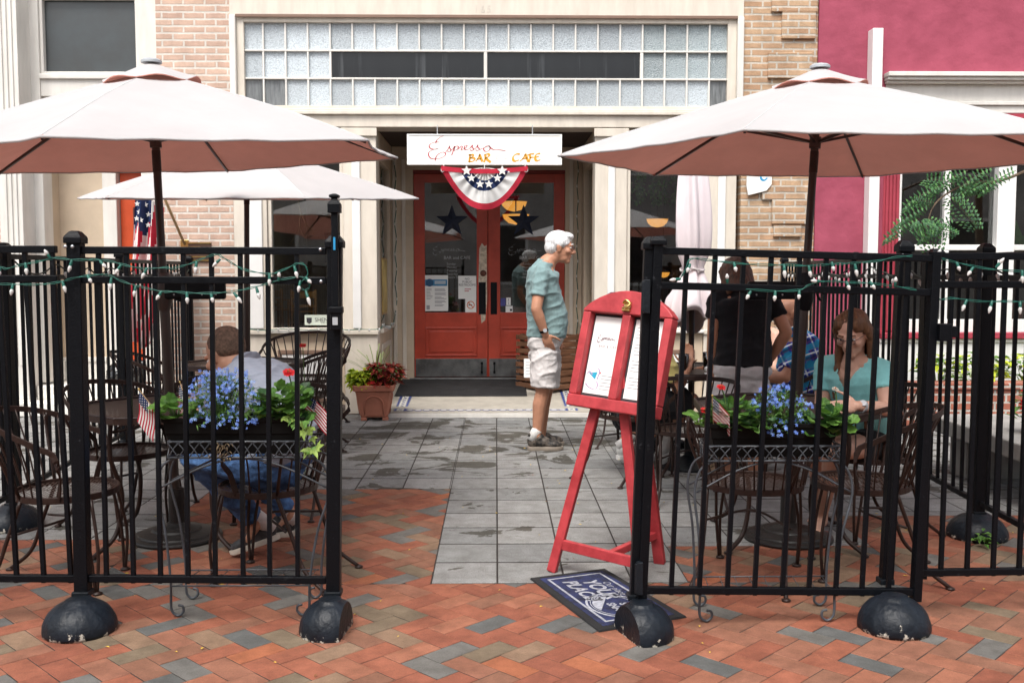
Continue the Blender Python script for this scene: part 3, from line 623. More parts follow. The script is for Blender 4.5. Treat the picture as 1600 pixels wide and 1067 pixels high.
lk=MB(); lk.M=Matrix.Translation((DX(755),YD-.0225,DZ(427)))@Matrix.Rotation(R(90),4,'X'); lk.lathe([(.001,-.0),(.036,0),(.034,.014),(.022,.02),(.02,.028),(.001,.03)],18); lk.build('door_lock',M('rusty_lock',(.09,.03,.02),.6,var=.4),D1,smooth=40)
# recess shade is in the colour of the door header; interior
rm=MB(); RX0,RX1=fx(372),fx(1143)
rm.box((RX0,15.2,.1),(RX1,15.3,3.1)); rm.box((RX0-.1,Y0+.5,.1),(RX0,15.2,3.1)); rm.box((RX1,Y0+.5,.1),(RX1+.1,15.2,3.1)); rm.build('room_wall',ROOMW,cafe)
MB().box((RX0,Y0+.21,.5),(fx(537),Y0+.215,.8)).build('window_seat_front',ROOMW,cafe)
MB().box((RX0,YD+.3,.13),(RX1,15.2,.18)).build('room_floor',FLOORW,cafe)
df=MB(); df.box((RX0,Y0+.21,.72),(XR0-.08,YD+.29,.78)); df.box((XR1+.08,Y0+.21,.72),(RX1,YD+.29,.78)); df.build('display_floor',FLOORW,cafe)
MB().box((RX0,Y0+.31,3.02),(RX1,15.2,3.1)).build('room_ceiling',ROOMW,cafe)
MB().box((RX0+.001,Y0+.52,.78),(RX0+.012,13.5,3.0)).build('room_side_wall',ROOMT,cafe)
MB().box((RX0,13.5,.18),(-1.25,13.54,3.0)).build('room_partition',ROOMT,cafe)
pf=MB(); pf.box((-2.3,13.47,1.55),(-2.0,13.495,1.95)); pf.box((-1.75,13.47,1.5),(-1.5,13.495,1.9)); pf.build('picture_frame',M('picture_dark',(.02,.015,.012),.4),cafe)
ct=MB(); ct.box((-.6,13.6,.18),(1.9,14.1,1.2)); ct.build('counter',M('counter_wood',(.1,.05,.028),.5,var=.2),cafe,bevel=.01)
# ---------------------------------------------------------------- left neighbour
lb=thing('townhouse','pale townhouse with recessed side entrance, white pilaster and dark window above','building',(fx(100),Y0,0))
def lbx(name,mat,lo,hi,bevel=.004,parent=lb,label=None): return MB().box(lo,hi).build(name,mat,parent,bevel=bevel,label=label)
YR=10.2; YB=10.55
lbx('brick_wall',BRICKL,(-9,Y0+.02,0),(fx(7),Y0+.5,ZT),0)
pm=MB(); pm.box((fx(5),Y0-.04,.16),(fx(41),YR+.1,ZT)); 
for u in (14,22,30): pm.box((fx(u),Y0-.055,.5),(fx(u+4),Y0-.0405,ZT))
PLS=pm.build('pilaster',OFFW,lb,bevel=.006); lbx('pilaster_base',OFFW,(fx(3),Y0-.07,0),(fx(43),YR+.05,.16),.008,PLS)
lbx('reveal',TAN,(fx(41),YR,.3),(fx(59,YR),YR+.2,ZT))
fm=MB(); zt0=fz(119,YR)
fm.box((fx(58,YR)+.001,YR-.03,.3),(fx(73,YR),YR+.18,ZT)); fm.box((fx(225,YR),YR-.03,.3),(fx(253,YR)+.05,YR+.18,ZT)); fm.box((fx(73,YR)+.001,YR-.02,zt0-.22),(fx(225,YR)-.001,YR+.18,zt0-.001)); fm.box((fx(73,YR)+.001,YR-.05,zt0-.05),(fx(225,YR)-.001,YR-.0205,zt0))
fm.build('door_casing',OFFW,lb,bevel=.008)
uw=MB(); a,b2=fx(73,YR)+.001,fx(225,YR)-.001; t=.03
uw.box((a,YR,zt0),(a+t,YR+.1,ZT)); uw.box((b2-t,YR,zt0),(b2,YR+.1,ZT)); uw.box((a+t,YR,zt0),(b2-t,YR+.1,zt0+t)); uw.box((a+t,YR,fz(2,YR)),(b2-t,YR+.1,ZT))
UW=uw.build('upper_window',OFFW,lb,bevel=.005)
lbx('window_pane',M('screened_glass',(.045,.052,.055),.22,var=.3,ns=3,spec=.5,col2=(.07,.075,.075)),(a+t,YR+.06,zt0+t),(b2-t,YR+.07,fz(2,YR)),0,UW)
lbx('vestibule_wall',TAN,(fx(72,YR)-.06,YR+.181,.28),(fx(72,YR)-.0,YB,zt0-.22),0)
vb=MB(); vb.box((fx(72,YR)-.05,YB,.28),(fx(165,YB),YB+.1,zt0-.22)); vb.build('vestibule_back_wall',TAN,lb)
lbx('vestibule_ceiling',OFFW,(fx(72,YR)-.05,YR+.185,zt0-.219),(fx(252,YR),YB+.3,zt0-.15),0)
bb=MB(); bb.box((fx(72,YR)+.001,YB-.03,.28),(fx(164,YB),YB-.001,.5)); bb.box((fx(72,YR)+.001,YB-.045,.48),(fx(164,YB),YB-.001,.53)); bb.box((fx(72,YR)+.001,YR+.2,.28),(fx(72,YR)+.03,YB-.046,.5)); bb.build('baseboard',OFFW,lb,bevel=.006)
dc=MB(); dc.box((fx(165,YB)+.001,YB-.05,.28),(fx(187,YB),YB+.1,fz(268,YB))); dc.box((fx(165,YB)+.001,YB-.05,fz(268,YB)+.001),(fx(262,YB),YB+.1,zt0-.22)); dc.build('door_frame',OFFW,lb,bevel=.008)
rd=lbx('side_door',M('orange_red_door',(.5,.07,.02),.4,var=.08),(fx(188,YB),YB+.04,.29),(fx(262,YB),YB+.09,fz(268,YB)),.004)
lbx('door_glass',GLASS,(fx(208,YB),YB+.034,1.3),(fx(240,YB),YB+.0395,2.1),0,rd)
st=MB(); st.box((fx(-30),Y0-.15,0),(fx(252)-.002,Y0+.9,.14)); st.box((fx(43)+.002,Y0+.1,.14),(fx(252)-.002,Y0+.9,.28)); st.build('marble_step',M('marble',(.62,.6,.56),.5,var=.22,ns=9,ramp=(.3,.5)),lb,bevel=.012)
# ---------------------------------------------------------------- right neighbour
mbld=thing('stucco_building','magenta stucco building with white cornice and tall white framed windows','building',(fx(1450),Y0,0))
def mbx(name,mat,lo,hi,bevel=.004,parent=mbld,label=None): return MB().box(lo,hi).build(name,mat,parent,bevel=bevel,label=label)
WX0=fx(1402); WX1=6.6; wz0,wz1=fz(520),2.88
sw=MB(); sw.box((fx(1271)+.002,Y0-.02,0),(fx(1376),Y0+.4,ZT)); sw.box((fx(1376),Y0-.02,fz(168)),(9,Y0+.4,ZT)); sw.build('stucco_wall',MAGENTA,mbld)
cb=MB()
cb.box((fx(1372),Y0-.17,fz(122)),(9,Y0-.021,fz(115))); cb.box((fx(1373),Y0-.14,fz(127)),(9,Y0-.021,fz(122)-.001)); cb.box((fx(1374),Y0-.1,fz(131)),(9,Y0-.021,fz(127)-.001)); cb.box((fx(1376),Y0-.03,fz(158)),(9,Y0+.2,fz(131)-.001)); cb.box((fx(1376),Y0-.06,fz(164)),(9,Y0+.2,fz(158)-.001)); cb.box((fx(1376),Y0-.035,fz(176)),(9,Y0+.2,fz(164)-.001))
cb.build('cornice',OFFW,mbld,bevel=.006)
mf=MB()
for k in range(5): mf.box((fx(1376),Y0-.03-.012*(k%2),fz(180+k*4)),(9,Y0+.2,fz(176+k*4)-.001))
mf.box((fx(1376),Y0-.02,wz1),(9,Y0+.2,fz(196)-.001)); mf.build('frieze',MAGWOOD,mbld,bevel=.004)
rp_=MB(); rp_.box((fx(1376)+.001,Y0-.02,wz0),(WX0,Y0+.2,wz1))
for k in range(4): rp_.box((fx(1380+k*5.5),Y0-.035,wz0+.02),(fx(1383.5+k*5.5),Y0-.0205,wz1))
rp_.build('reeded_pilaster',MAGWOOD,mbld,bevel=.003)
pp=MB(); px0,px1=P(1356,390,9.79).x,P(1372,390,9.79).x; pp.box((px0,Y0-.16,0),(px1,Y0-.021,fz(48))); pp.build('corner_board',WHITE,mbld,bevel=.005)
ww=MB(); 
def wbar(xa,xb,za,zb,ya=0,yb=.12): ww.box((xa,Y0+ya,za),(xb,Y0+yb,zb))
wbar(WX0,WX0+.03,wz0,wz1); wbar(fx(1555),fx(1583),wz0,wz1,-.02,.13); wbar(WX0+.03,fx(1555)-.001,wz0,wz0+.13); wbar(fx(1583)+.001,WX1,wz0,wz0+.13); wbar(WX0+.03,fx(1555)-.001,fz(391),fz(382),.02); wbar(fx(1583)+.001,WX1,fz(391),fz(382),.02)
wbar(fx(1475),fx(1484),wz0+.131,fz(391)-.001,.02); wbar(fx(1475),fx(1484),fz(382)+.001,wz1,.02); wbar(fx(1640),fx(1649),wz0+.131,wz1,.02)
MW=ww.build('large_window',WHITE,mbld,bevel=.005)
MB().box((WX0+.03,Y0+.07,wz0+.13),(fx(1555),Y0+.076,wz1)).build('glass_pane',GLASS,MW); MB().box((fx(1583),Y0+.07,wz0+.13),(WX1,Y0+.076,wz1)).build('glass_pane',GLASS,MW)
mbx('window_sill',MAGWOOD,(fx(1376),Y0-.07,wz0-.06),(9,Y0+.15,wz0-.001),.006,MW)
pb=MB(); pb.box((fx(1376),Y0-.02,0),(9,Y0+.2,wz0-.1)); pb.box((fx(1376),Y0-.04,wz0-.1),(9,Y0+.2,wz0-.061)); pb.build('panelled_base',WHITE,mbld,bevel=.006)
mr_=MB(); mr_.box((WX0-.3,14,0),(9,14.1,3.2)); mr_.box((WX0-.3,Y0+.41,0),(WX0-.2,14,3.2)); mr_.box((WX0-.2,Y0+.3,-.0),(9,14,.02)); mr_.box((WX0-.2,Y0+.3,3.1),(9,14,3.2)); mr_.box((WX1,Y0+.2,0),(9,Y0+.4,3.2)); mr_.build('room_wall',ROOMW,mbld)
# brick planter along its foot and slab bench
bp=thing('brick_planter','low red brick planter wall below the white framed windows','planter',(4.6,9.2,0))
MB().box((fx(1385,9.1),9.08,0),(8,9.3,.34)).build('planter_wall',BRICKP,bp); MB().box((fx(1383,9.1),9.06,.341),(8,9.32,.4)).build('coping',BRICKP,bp,bevel=.006); MB().box((fx(1385,9.1),9.301,0),(8,Y0-.05,.33)).build('soil_bed',SOIL,bp)
at((3.4,6.4,0)); sb=MB(); sb.box((3.12,4.9,.29),(3.9,7.1,.4)); sb.box((3.22,5.0,0),(3.8,5.25,.289)); sb.box((3.22,6.7,0),(3.8,6.95,.289))
tag(sb.build('stone_bench',M('bench_stone',(.3,.29,.27),.8,var=.15,bump=.2,bs=60),bevel=.01),'grey stone slab bench behind the right side railing','bench')
at((4.5,7.8,0)); tw_=MB(); tw_.box((4.1,7.1,0),(6.5,7.6,.26)); tag(tw_.build('low_wall',M('dark_stone',(.09,.085,.08),.85,var=.3,bump=.4,bs=30)),'low dark stone wall beside the grey slab bench','wall')
# ---------------------------------------------------------------- building across the street (seen in the panes)
ac=thing('street_building','long brick building across the street, opposite the cafe','building',(0,-11,0))
MB().box((-26,-12,0),(26,-11,7.0)).build('wall',M('street_wall',(.3,.28,.26),.8,var=.25,ns=1.2),ac)
for i in range(13):
    for j in range(2):
        x=-22+i*3.6; z=1.0+j*3.4
        w_=MB().box((x,-10.99,z),(x+1.5,-10.93,z+2.1)).build('window',OFFW,ac); MB().box((x+.1,-10.929,z+.1),(x+1.4,-10.92,z+2.0)).build('window_pane',DUSTY,w_)
# ---------------------------------------------------------------- hanging sign
YS=9.72; sx0,sx1=P(636,234,YS).x,P(878,234,YS).x; szt,szb=P(757,210,YS).z,P(757,258,YS).z
sgn=thing('hanging_sign','white board sign reading Espresso BAR and CAFE over the doors','sign',((sx0+sx1)/2,YS,szb))
SB=MB().box((sx0,YS,szb),(sx1,YS+.06,szt)).build('sign_board',SIGNW,sgn,bevel=.004)
e=MB()
for lo,hi in (((sx0,YS-.006,szb),(sx0+.018,YS-.0005,szt)),((sx1-.018,YS-.006,szb),(sx1,YS-.0005,szt)),((sx0+.018,YS-.006,szt-.014),(sx1-.018,YS-.0005,szt)),((sx0+.018,YS-.006,szb),(sx1-.018,YS-.0005,szb+.014))): e.box(lo,hi)
e.build('sign_edge',SIGNW,SB,bevel=.002)
pxm=(sx1-sx0)/242.0  # metres per pixel of the board
def sgp(u,v): return (sx0+(u-636)*pxm,YS-.001,szt-(v-210)*pxm)
s1=MB(); O=sgp(620+285/5.714,200+270/5.714); k=100/5.714*pxm
nib(s1,SCRIPT_ESP,O,(k,0,0),(0,0,k),(0,-1,0),w=.1,ang=20,minw=.3,k=6); s1.build('lettering',M('sign_red',(.45,.03,.05),.5),SB)
def cal(l): return [(x,-y) for x,y in l]
BARC=[[cal([(640,240),(655,243),(650,262),(646,296),(636,300)]),cal([(642,244),(672,238),(680,250),(664,264),(650,268)]),cal([(652,266),(686,268),(692,284),(672,298),(640,300)])],
 [cal([(742,232),(728,262),(704,298)]),cal([(738,236),(750,268),(764,300)]),cal([(714,276),(752,274)])],
 [cal([(786,236),(790,262),(778,306)]),cal([(778,240),(812,232),(824,246),(804,264),(788,268)]),cal([(794,266),(812,286),(838,306)])],
 [cal([(1098,232),(1066,232),(1040,254),(1038,282),(1056,294),(1090,284)])],
 [cal([(1150,228),(1128,268),(1098,296)]),cal([(1146,232),(1160,262),(1172,300)]),cal([(1120,272),(1166,268)])],
 [cal([(1186,232),(1190,262),(1178,306)]),cal([(1166,240),(1190,232),(1226,228)]),cal([(1186,264),(1222,258)])],
 [cal([(1280,226),(1252,230),(1236,250),(1236,276),(1252,290),(1282,282)]),cal([(1238,258),(1268,252)])]]
s2=MB(); k2=pxm/5.714
for L_ in BARC: nib(s2,L_,sgp(620,200),(k2,0,0),(0,0,k2),(0,-1,0),w=23,ang=35,minw=.35)
s2.build('lettering',M('sign_gold',(.72,.34,.03),.5),SB)
s3=MB(); text(s3,'and',.085,sgp(773,247.5),(1,0,0),(0,0,1),(0,-1,0),shear=.3); s3.build('lettering',M('sign_pale',(.74,.73,.7),.5),SB)
hk=MB()
for u in (683,832): hk.tube([(sgp(u,210)[0],YS+.03,szt),(sgp(u,210)[0],YS+.03,2.84)],.004,6)
hk.build('hanger',GALV,sgn)
# bunting
bt=thing('bunting','pleated red white and blue half round bunting with stars hanging under the sign','bunting',((P(757,262,YS).x),YS-.01,szb))
bcx,bcz,bw,bh=P(757,262,YS).x,P(757,262,YS).z,P(826,262,YS).x-P(757,262,YS).x,P(757,262,YS).z-P(757,328,YS).z
def bpt(r,a):
    th=math.pi*(1-a); x=math.copysign(abs(math.cos(th))**1.2,math.cos(th)); z=-abs(math.sin(th))**1.2
    zz=z*(1.0 if r>.5 else 1)*r*bh; xx=x*r*bw*(1-.12*abs(math.sin(2*th))*r)
    zz-=.03*(1-abs(x)**2)*(1-r)*0+.028*math.sin(min(1,abs(math.cos(th)*r))*math.pi)*(1 if abs(z)<.05 else .3)
    pl_=math.sin(a*math.pi*21+.6*math.sin(r*5))*(.016*max(0,1-abs(r-.38)*2.2)+.0015)+.014*math.sin(a*math.pi*5+r*4)*r
    return Vector((bcx+xx,YS-.015+pl_-.02*math.sin(math.pi*r),bcz+zz))
fb=MB()
def ringmi(u,v):
    return 0 if v>.84 else 1 if v>.53 else 2 if v>.29 else 1
fb.grid(lambda u,v:bpt(.02+.98*v,u),126,20,mifn=lambda u,v: 0 if (ringmi(u,v)==0 or (v>.1 and (u<.022 or u>.978))) else ringmi(u,v))
fbo=fb.build('fabric',[FLRED,FLWHITE,FLBLUE],bt,smooth=True)
hd=MB(); hd.grid(lambda u,v:Vector((bcx-bw*.97+1.94*bw*u,YS-.05-.004*math.sin(u*40),bcz+.012-.03*math.sin(math.pi*u)**.8-v*.045)),30,2); hd.build('heading_band',FLRED,bt,smooth=True)
def starpoly(r,n=5,r2=.45,rot=90): return [((r if i%2==0 else r*r2)*math.cos(R(rot+i*180/n)),(r if i%2==0 else r*r2)*math.sin(R(rot+i*180/n))) for i in range(2*n)]
for a in (.07,.22,.4,.6,.78,.93):
    c=bpt(.02+.98*.41,a); m=MB(); m.prism(starpoly(.052 if a in(.07,.93) else .043),(c.x,YS-.06,c.z),(1,0,0),(0,0,1),(0,.002,0)); m.build('star',FLWHITE,bt)
for u in (-.94,0,.94):
    m=MB(); m.M=Matrix.Translation((bcx+u*bw,YS-.037,bcz-.03-(.02 if u==0 else 0)))@Matrix.Rotation(R(90),4,'X'); m.lathe([(.02,0),(.02,.004),(.009,.005),(.009,0)],16,cap=False); m.build('grommet',FLWHITE,bt); 
    tie=MB(); tie.tube([(bcx+u*bw,YS-.04,bcz-.03),(bcx+u*bw*.97,YS-.02,szb+.005),(bcx+u*bw*.96,YS+.02,szb+.02)],.004,6); tie.build('tie_cord',FLWHITE,bt)
# things on the doors
for (u,v,r,nm) in ((706,341,.19,'left'),(818,341,.19,'right')):
    c=P(u,346,YD-.05); at(c); m=MB(); o=starpoly(r,5,.4); 
    for i in range(10):
        a,b2=o[i],o[(i+1)%10]
        m.add([(c.x+a[0],c.y,c.z+a[1]),(c.x+b2[0],c.y,c.z+b2[1]),(c.x,c.y-.03,c.z),(c.x,c.y+.004,c.z)],[(0,2,1),(0,1,3)])
    so=m.build('barn_star',NAVY); tag(so,'dark navy metal star hanging on the glass of the %s door'%nm,'star','metal stars on the doors')
def poster(name,cat,label,u0,v0,u1,v1,Y,cols_,draw=None,mat=PAPER,th=.002,group=None):
    p=P((u0+u1)/2,(v0+v1)/2,Y); o=thing(name,label,cat,p,0,group); x0,x1=P(u0,v0,Y).x,P(u1,v0,Y).x; z1,z0=P(u0,v0,Y).z,P(u0,v1,Y).z
    pp_=MB().box((x0,Y-th,z0),(x1,Y,z1)).build('sheet',mat,o)
    if draw: draw(o,x0,x1,z0,z1,Y-th)
    return o
def lines(mb,x0,x1,zs,Y,h=.006,rnd_=random.Random(5)):
    for z in zs:
        xe=x0+(x1-x0)*rnd_.uniform(.55,1); mb.add([(x0,Y-.0006,z-h/2),(xe,Y-.0006,z-h/2),(xe,Y-.0006,z+h/2),(x0,Y-.0006,z+h/2)],[(0,1,2,3)])
def d1(o,x0,x1,z0,z1,Y):
    w,h=x1-x0,z1-z0
    MB().box((x0+.0,Y-.001,z1-h*.3),(x1-.01,Y-.0002,z1-h*.12)).build('heading_panel',M('poster_blue',(.05,.22,.42),.5),o)
    m=MB(); m.M=Matrix.Translation((x0+w*.2,Y-.0012,z1-h*.21))@Matrix.Rotation(R(90),4,'X'); m.lathe([(.001,0),(w*.17,0),(w*.17,.001),(.001,.001)],20); m.build('emblem',M('poster_navy',(.02,.09,.2),.5),o)
    t_=MB(); 
    for k in range(2): t_.add([(x0+w*.42,Y-.0016,z1-h*(.19+.05*k)),(x0+w*.9,Y-.0016,z1-h*(.19+.05*k)),(x0+w*.9,Y-.0016,z1-h*(.165+.05*k)),(x0+w*.42,Y-.0016,z1-h*(.165+.05*k))],[(0,1,2,3)])
    t_.build('heading_text',WHITEINK,o)
    l=MB(); lines(l,x0+w*.42,x1-w*.06,[z1-h*(.38+.028*i) for i in range(18) if i%4!=3],Y); lines(l,x0+w*.06,x0+w*.34,[z1-h*(.38+.04*i) for i in range(8)],Y); l.box((x0+w*.06,Y-.001,z0+h*.04),(x0+w*.2,Y-.0002,z0+h*.16)); l.build('text_lines',GREYINK,o)
poster('notice','notice','blue headed printed list taped low on the left door glass',664,430,700,486,YD-.004,None,d1)
def d2(o,x0,x1,z0,z1,Y):
    w,h=x1-x0,z1-z0; t_=MB()
    for k,s in enumerate(('NO','PUBLIC','RESTROOMS')): text(t_,s,.035,((x0+x1)/2,Y,z1-h*(.18+.13*k)),(1,0,0),(0,0,1),(0,-1,0),align='CENTER')
    t_.build('notice_text',INK,o); t2=MB(); lines(t2,x0+w*.35,x1-w*.25,[z1-h*.58,z1-h*.66],Y,.008); t2.build('small_text',FLRED,o)
poster('notice','notice','white NO PUBLIC RESTROOMS sheet on the left door glass',716,431,744,467,YD-.004,None,d2)
def d3(o,x0,x1,z0,z1,Y):
    cx,cz=(x0+x1)/2,(z0+z1)/2; r=(x1-x0)*.36; m=MB()
    m.M=Matrix.Translation((cx,Y-.001,cz))@Matrix.Rotation(R(90),4,'X'); m.lathe([(r*.8,0),(r,0),(r,.001),(r*.8,.001)],24,cap=False); m.M=None
    m.bar((cx-r*.62,Y-.0012,cz+r*.62),(cx+r*.62,Y-.0012,cz-r*.62),.0008,r*.2,up=(1,0,1)); m.build('ban_symbol',M('ban_orange',(.6,.12,.02),.5),o)
    c=MB(); c.box((cx-r*.6,Y-.0007,cz-r*.12),(cx+r*.35,Y-.0002,cz+r*.1)); c.build('cigarette',INK,o)
poster('no_smoking_sticker','sticker','white square sticker with an orange no smoking ring',727,465,744,488,YD-.007,None,d3)
def d4(o,x0,x1,z0,z1,Y):
    l=MB(); lines(l,x0+.02,x1-.02,[z0+(z1-z0)*q for q in (.2,.35,.6,.75)],Y,.014); l.build('text_lines',GREYINK,o)
poster('sticker','sticker','round blue sticker low on the right door glass',782,466,790,478,YD-.004,None,None,M('sticker_blue',(.07,.07,.25),.5))
poster('sticker','sticker','tall white sticker with grey print on the right door glass',791,465,798,477,YD-.004,None,d4)
poster('sticker','sticker','white square sticker at the bottom edge of the right door glass',790,478,801,488,YD-.004,None,lambda o,x0,x1,z0,z1,Y: MB().box((x0+.05,Y-.001,z0+.015),(x0+.075,Y-.0002,z0+.04)).build('emblem',INK,o))
# signs in the shop windows, plaque, wall sign
def d5(o,x0,x1,z0,z1,Y):
    t_=MB(); text(t_,'SHENANDOAH',.055,(x0+.1,Y,z1-.068),(1,0,0),(0,0,1),(0,-1,0)); text(t_,'CELLARS',.024,(x0+.16,Y,z0+.018),(1,0,0),(0,0,1),(0,-1,0),space=1.3); t_.prism([(.02,.03),(.045,.012),(.07,.03),(.072,.075),(.018,.075)],(x0,Y-.002,z0),(1,0,0),(0,0,1),(0,.001,0)); t_.build('lettering',INK,o)
poster('window_sign','sign','pale SHENANDOAH sign standing inside the left shop window',476,492,534,508,Y0+.07,None,d5,M('sign_pale_green',(.5,.55,.47),.5))
def d6(o,x0,x1,z0,z1,Y):
    t_=MB(); text(t_,'Artisan Trail',.04,(x0+.01,Y,z1-.055),(1,0,0),(0,0,1),(0,-1,0)); text(t_,'Wi-Fi Site',.045,(x0+.02,Y,z0+.03),(1,0,0),(0,0,1),(0,-1,0)); t_.build('lettering',WHITEINK,o)
poster('window_sign','sign','dark Artisan Trail sign standing inside the right shop window',1058,493,1098,520,Y0+.07,None,d6,INK)
def d7(o,x0,x1,z0,z1,Y):
    t_=MB()
    for i in range(5): lines(t_,x0+.04,x1-.04,[z1-.045-.032*i],Y,.012)
    t_.build('plaque_text',BRASS,o)
    e_=MB(); e_.box((x0,Y-.006,z1-.012),(x1,Y-.0003,z1)); e_.box((x0,Y-.006,z0),(x1,Y-.0003,z0+.012)); e_.build('plaque_rim',BRASS,o)
poster('bronze_plaque','plaque','dark bronze plaque with lines of text on the left brick pier',289,379,330,408,Y0-.004,None,d7,M('plaque_bronze',(.1,.06,.045),.4,metal=.4),th=.015)
wsn=thing('wall_sign','small white angular sign with a blue swirl on the tan brick pier','sign',P(1187,280,Y0-.05))
m=MB(); O=P(1187,280,Y0-.05); q=[(u-1187,280-v) for u,v in ((1168,262),(1206,262),(1206,288),(1198,298),(1170,305),(1167,290))]; m.prism(q,O,(.0064,0,0),(0,0,.0064),(0,.03,0)); WS=m.build('sign_board',SIGNW,wsn,bevel=.003)
m=MB(); nib(m,[[(2,9),(2,1),(7,-2),(12,2)]],O,(.0064,0,0),(0,0,.0064),(0,-1,0),w=3.6,ang=40,minw=.6); m.build('swirl',M('sign_cyan',(.03,.3,.55),.5),WS)
m=MB(); m.prism(starpoly(5,5),O+Vector((-.05,-.0025,.05)),(.0064,0,0),(0,0,.0064),(0,.001,0)); m.build('star',M('sign_orange',(.6,.13,.05),.5),WS)
fp=thing('framed_poster','poster','x',(XR0,10.7,1.3)); fp['label']='narrow gold framed poster on the side wall of the entrance'; fp['category']='poster'
MB().box((XR0+.0005,10.35,1.0),(XR0+.012,10.75,1.55)).build('poster_sheet',M('poster_gold',(.5,.38,.14),.5,var=.4,ns=3),fp); MB().box((XR0+.0005,10.33,.98),(XR0+.008,10.77,1.57)).build('poster_frame',BRASS,fp)
# lamps and chairs behind the glass
LAMP=emit_mat('lamp_glow',(1,.4,.06),.5)
def lamp(u,v,Y,r,label):
    c=P(u,v,Y); o=thing('pendant_lamp',label,'lamp',c,0,'lit bowl lamps inside the cafe'); m=MB(); m.lathe([(.01,-r*.62),(r*.55,-r*.5),(r*.88,-r*.2),(r,.02),(r*.96,.02)],20,c,cap=False); m.build('lamp_bowl',LAMP,o,smooth=True)
    MB().tube([(c.x,c.y,c.z-.02),(c.x,c.y,3.0)],.008,6).build('lamp_rod',BROWN,o)
    b_=MB(); b_.lathe([(r*1.02,.02),(r*1.03,.035),(r*.97,.035)],20,c,cap=False); b_.build('lamp_rim',BROWN,o)
lamp(806,338,12.6,.17,'upper lit amber bowl lamp behind the right door glass'); lamp(803,318,13.0,.17,'lit amber bowl lamp partly hidden behind the bunting'); lamp(1027,345,12.8,.14,'small lit amber bowl lamp behind the right shop window')
lamp(1037,428,13.2,.08,'tiny lit lamp low behind the right shop window')
def oakchair(u,v,Y,rz,label):
    c=P(u,v,Y); c=Vector((c.x,Y,.79 if Y<11.8 else .18)); o=thing('wooden_chair',label,'chair',(0,0,0),0,'wooden chairs inside the left shop window')
    MB().box((-.2,-.2,.42),(.2,.2,.45)).build('seat',OAK,o,bevel=.01)
    b_=MB(); b_.box((-.2,.17,.72),(.2,.2,.86)); b_.box((-.2,.17,.52),(.2,.2,.58)); b_.build('backrest',OAK,o,bevel=.008)
    for sx in (-1,1):
        for y,h in ((-.18,.64),(.18,.9)): MB().box((sx*.2-.02,y-.02,0),(sx*.2+.02,y+.02,h)).build('leg',OAK,o,bevel=.005)
        MB().box((sx*.2-.025,-.2,.641),(sx*.2+.025,.16,.665)).build('armrest',OAK,o,bevel=.005)
    o.location=c; o.rotation_euler.z=rz; o.scale=(.62,.62,.5) if Y<11.8 else (1,1,1)
    return o
oakchair(472,500,10.6,R(200),'orange oak armchair just inside the left shop window'); oakchair(438,500,11.1,R(150),'brown chair deeper inside the left shop window')
# hanging greenery inside right window
def leafq(mb,p,d,up,l,w,mi=0,fold=.25):
    p,d=Vector(p),Vector(d).normalized(); s=d.cross(Vector(up)); s=s.normalized() if s.length>1e-4 else Vector((1,0,0)); n=s.cross(d)
    a=p+d*l*.45+s*w/2+n*w*fold; b=p+d*l*.45-s*w/2+n*w*fold; m_=p+d*l*.5; t=p+d*l-n*l*.12
    mb.add([p,a,t,m_,b],[(0,3,2,1),(0,4,2,3)],mi)
rg=random.Random(11)
def trailing(u,v,Y,n,ln,label,name='hanging_plant'):
    c=P(u,v,Y); o=thing(name,label,'plant',c); m=MB(); s=MB()
    for k in range(n):
        x=c.x+rg.uniform(-.16,.16); pts=[Vector((x+rg.uniform(-.03,.03),Y+rg.uniform(-.05,.05),c.z-j*ln/5)) for j in range(6)]; s.tube(pts,.003,5)
        for q in catmull(pts,5): 
            for _ in range(2): leafq(m,q,(rg.uniform(-1,1),rg.uniform(-1,1),rg.uniform(-1,.2)),(0,0,1),rg.uniform(.04,.07),.03,rg.choice([0,0,1,2]))
    m.build('foliage',LEAFG,o); s.build('stem',STEMG,o)
trailing(1000,262,10.5,5,.35,'short trailing green plant hanging inside the right shop window'); trailing(1042,258,10.6,7,.4,'fuller trailing green plant hanging inside the right shop window')
tg=thing('bare_branch','thin bare lit branch hanging inside the left shop window','branch',P(470,320,10.4)); m=MB()
def twigrec(p,d,l,r,n):
    q=p+d*l; m.tube([p,(p+q)/2+Vector((rg.uniform(-1,1),0,rg.uniform(-1,1)))*l*.12,q],[r,r*.8,r*.6],5)
    if n>0:
        for _ in range(rg.choice([1,2,2])): twigrec(q,(d+Vector((rg.uniform(-.8,.8),rg.uniform(-.3,.3),rg.uniform(-.4,.3)))).normalized(),l*rg.uniform(.6,.85),r*.65,n-1)
twigrec(P(468,310,10.4),Vector((.1,0,-1)),.16,.008,4); m.build('twigs',WOODSTICK,tg)
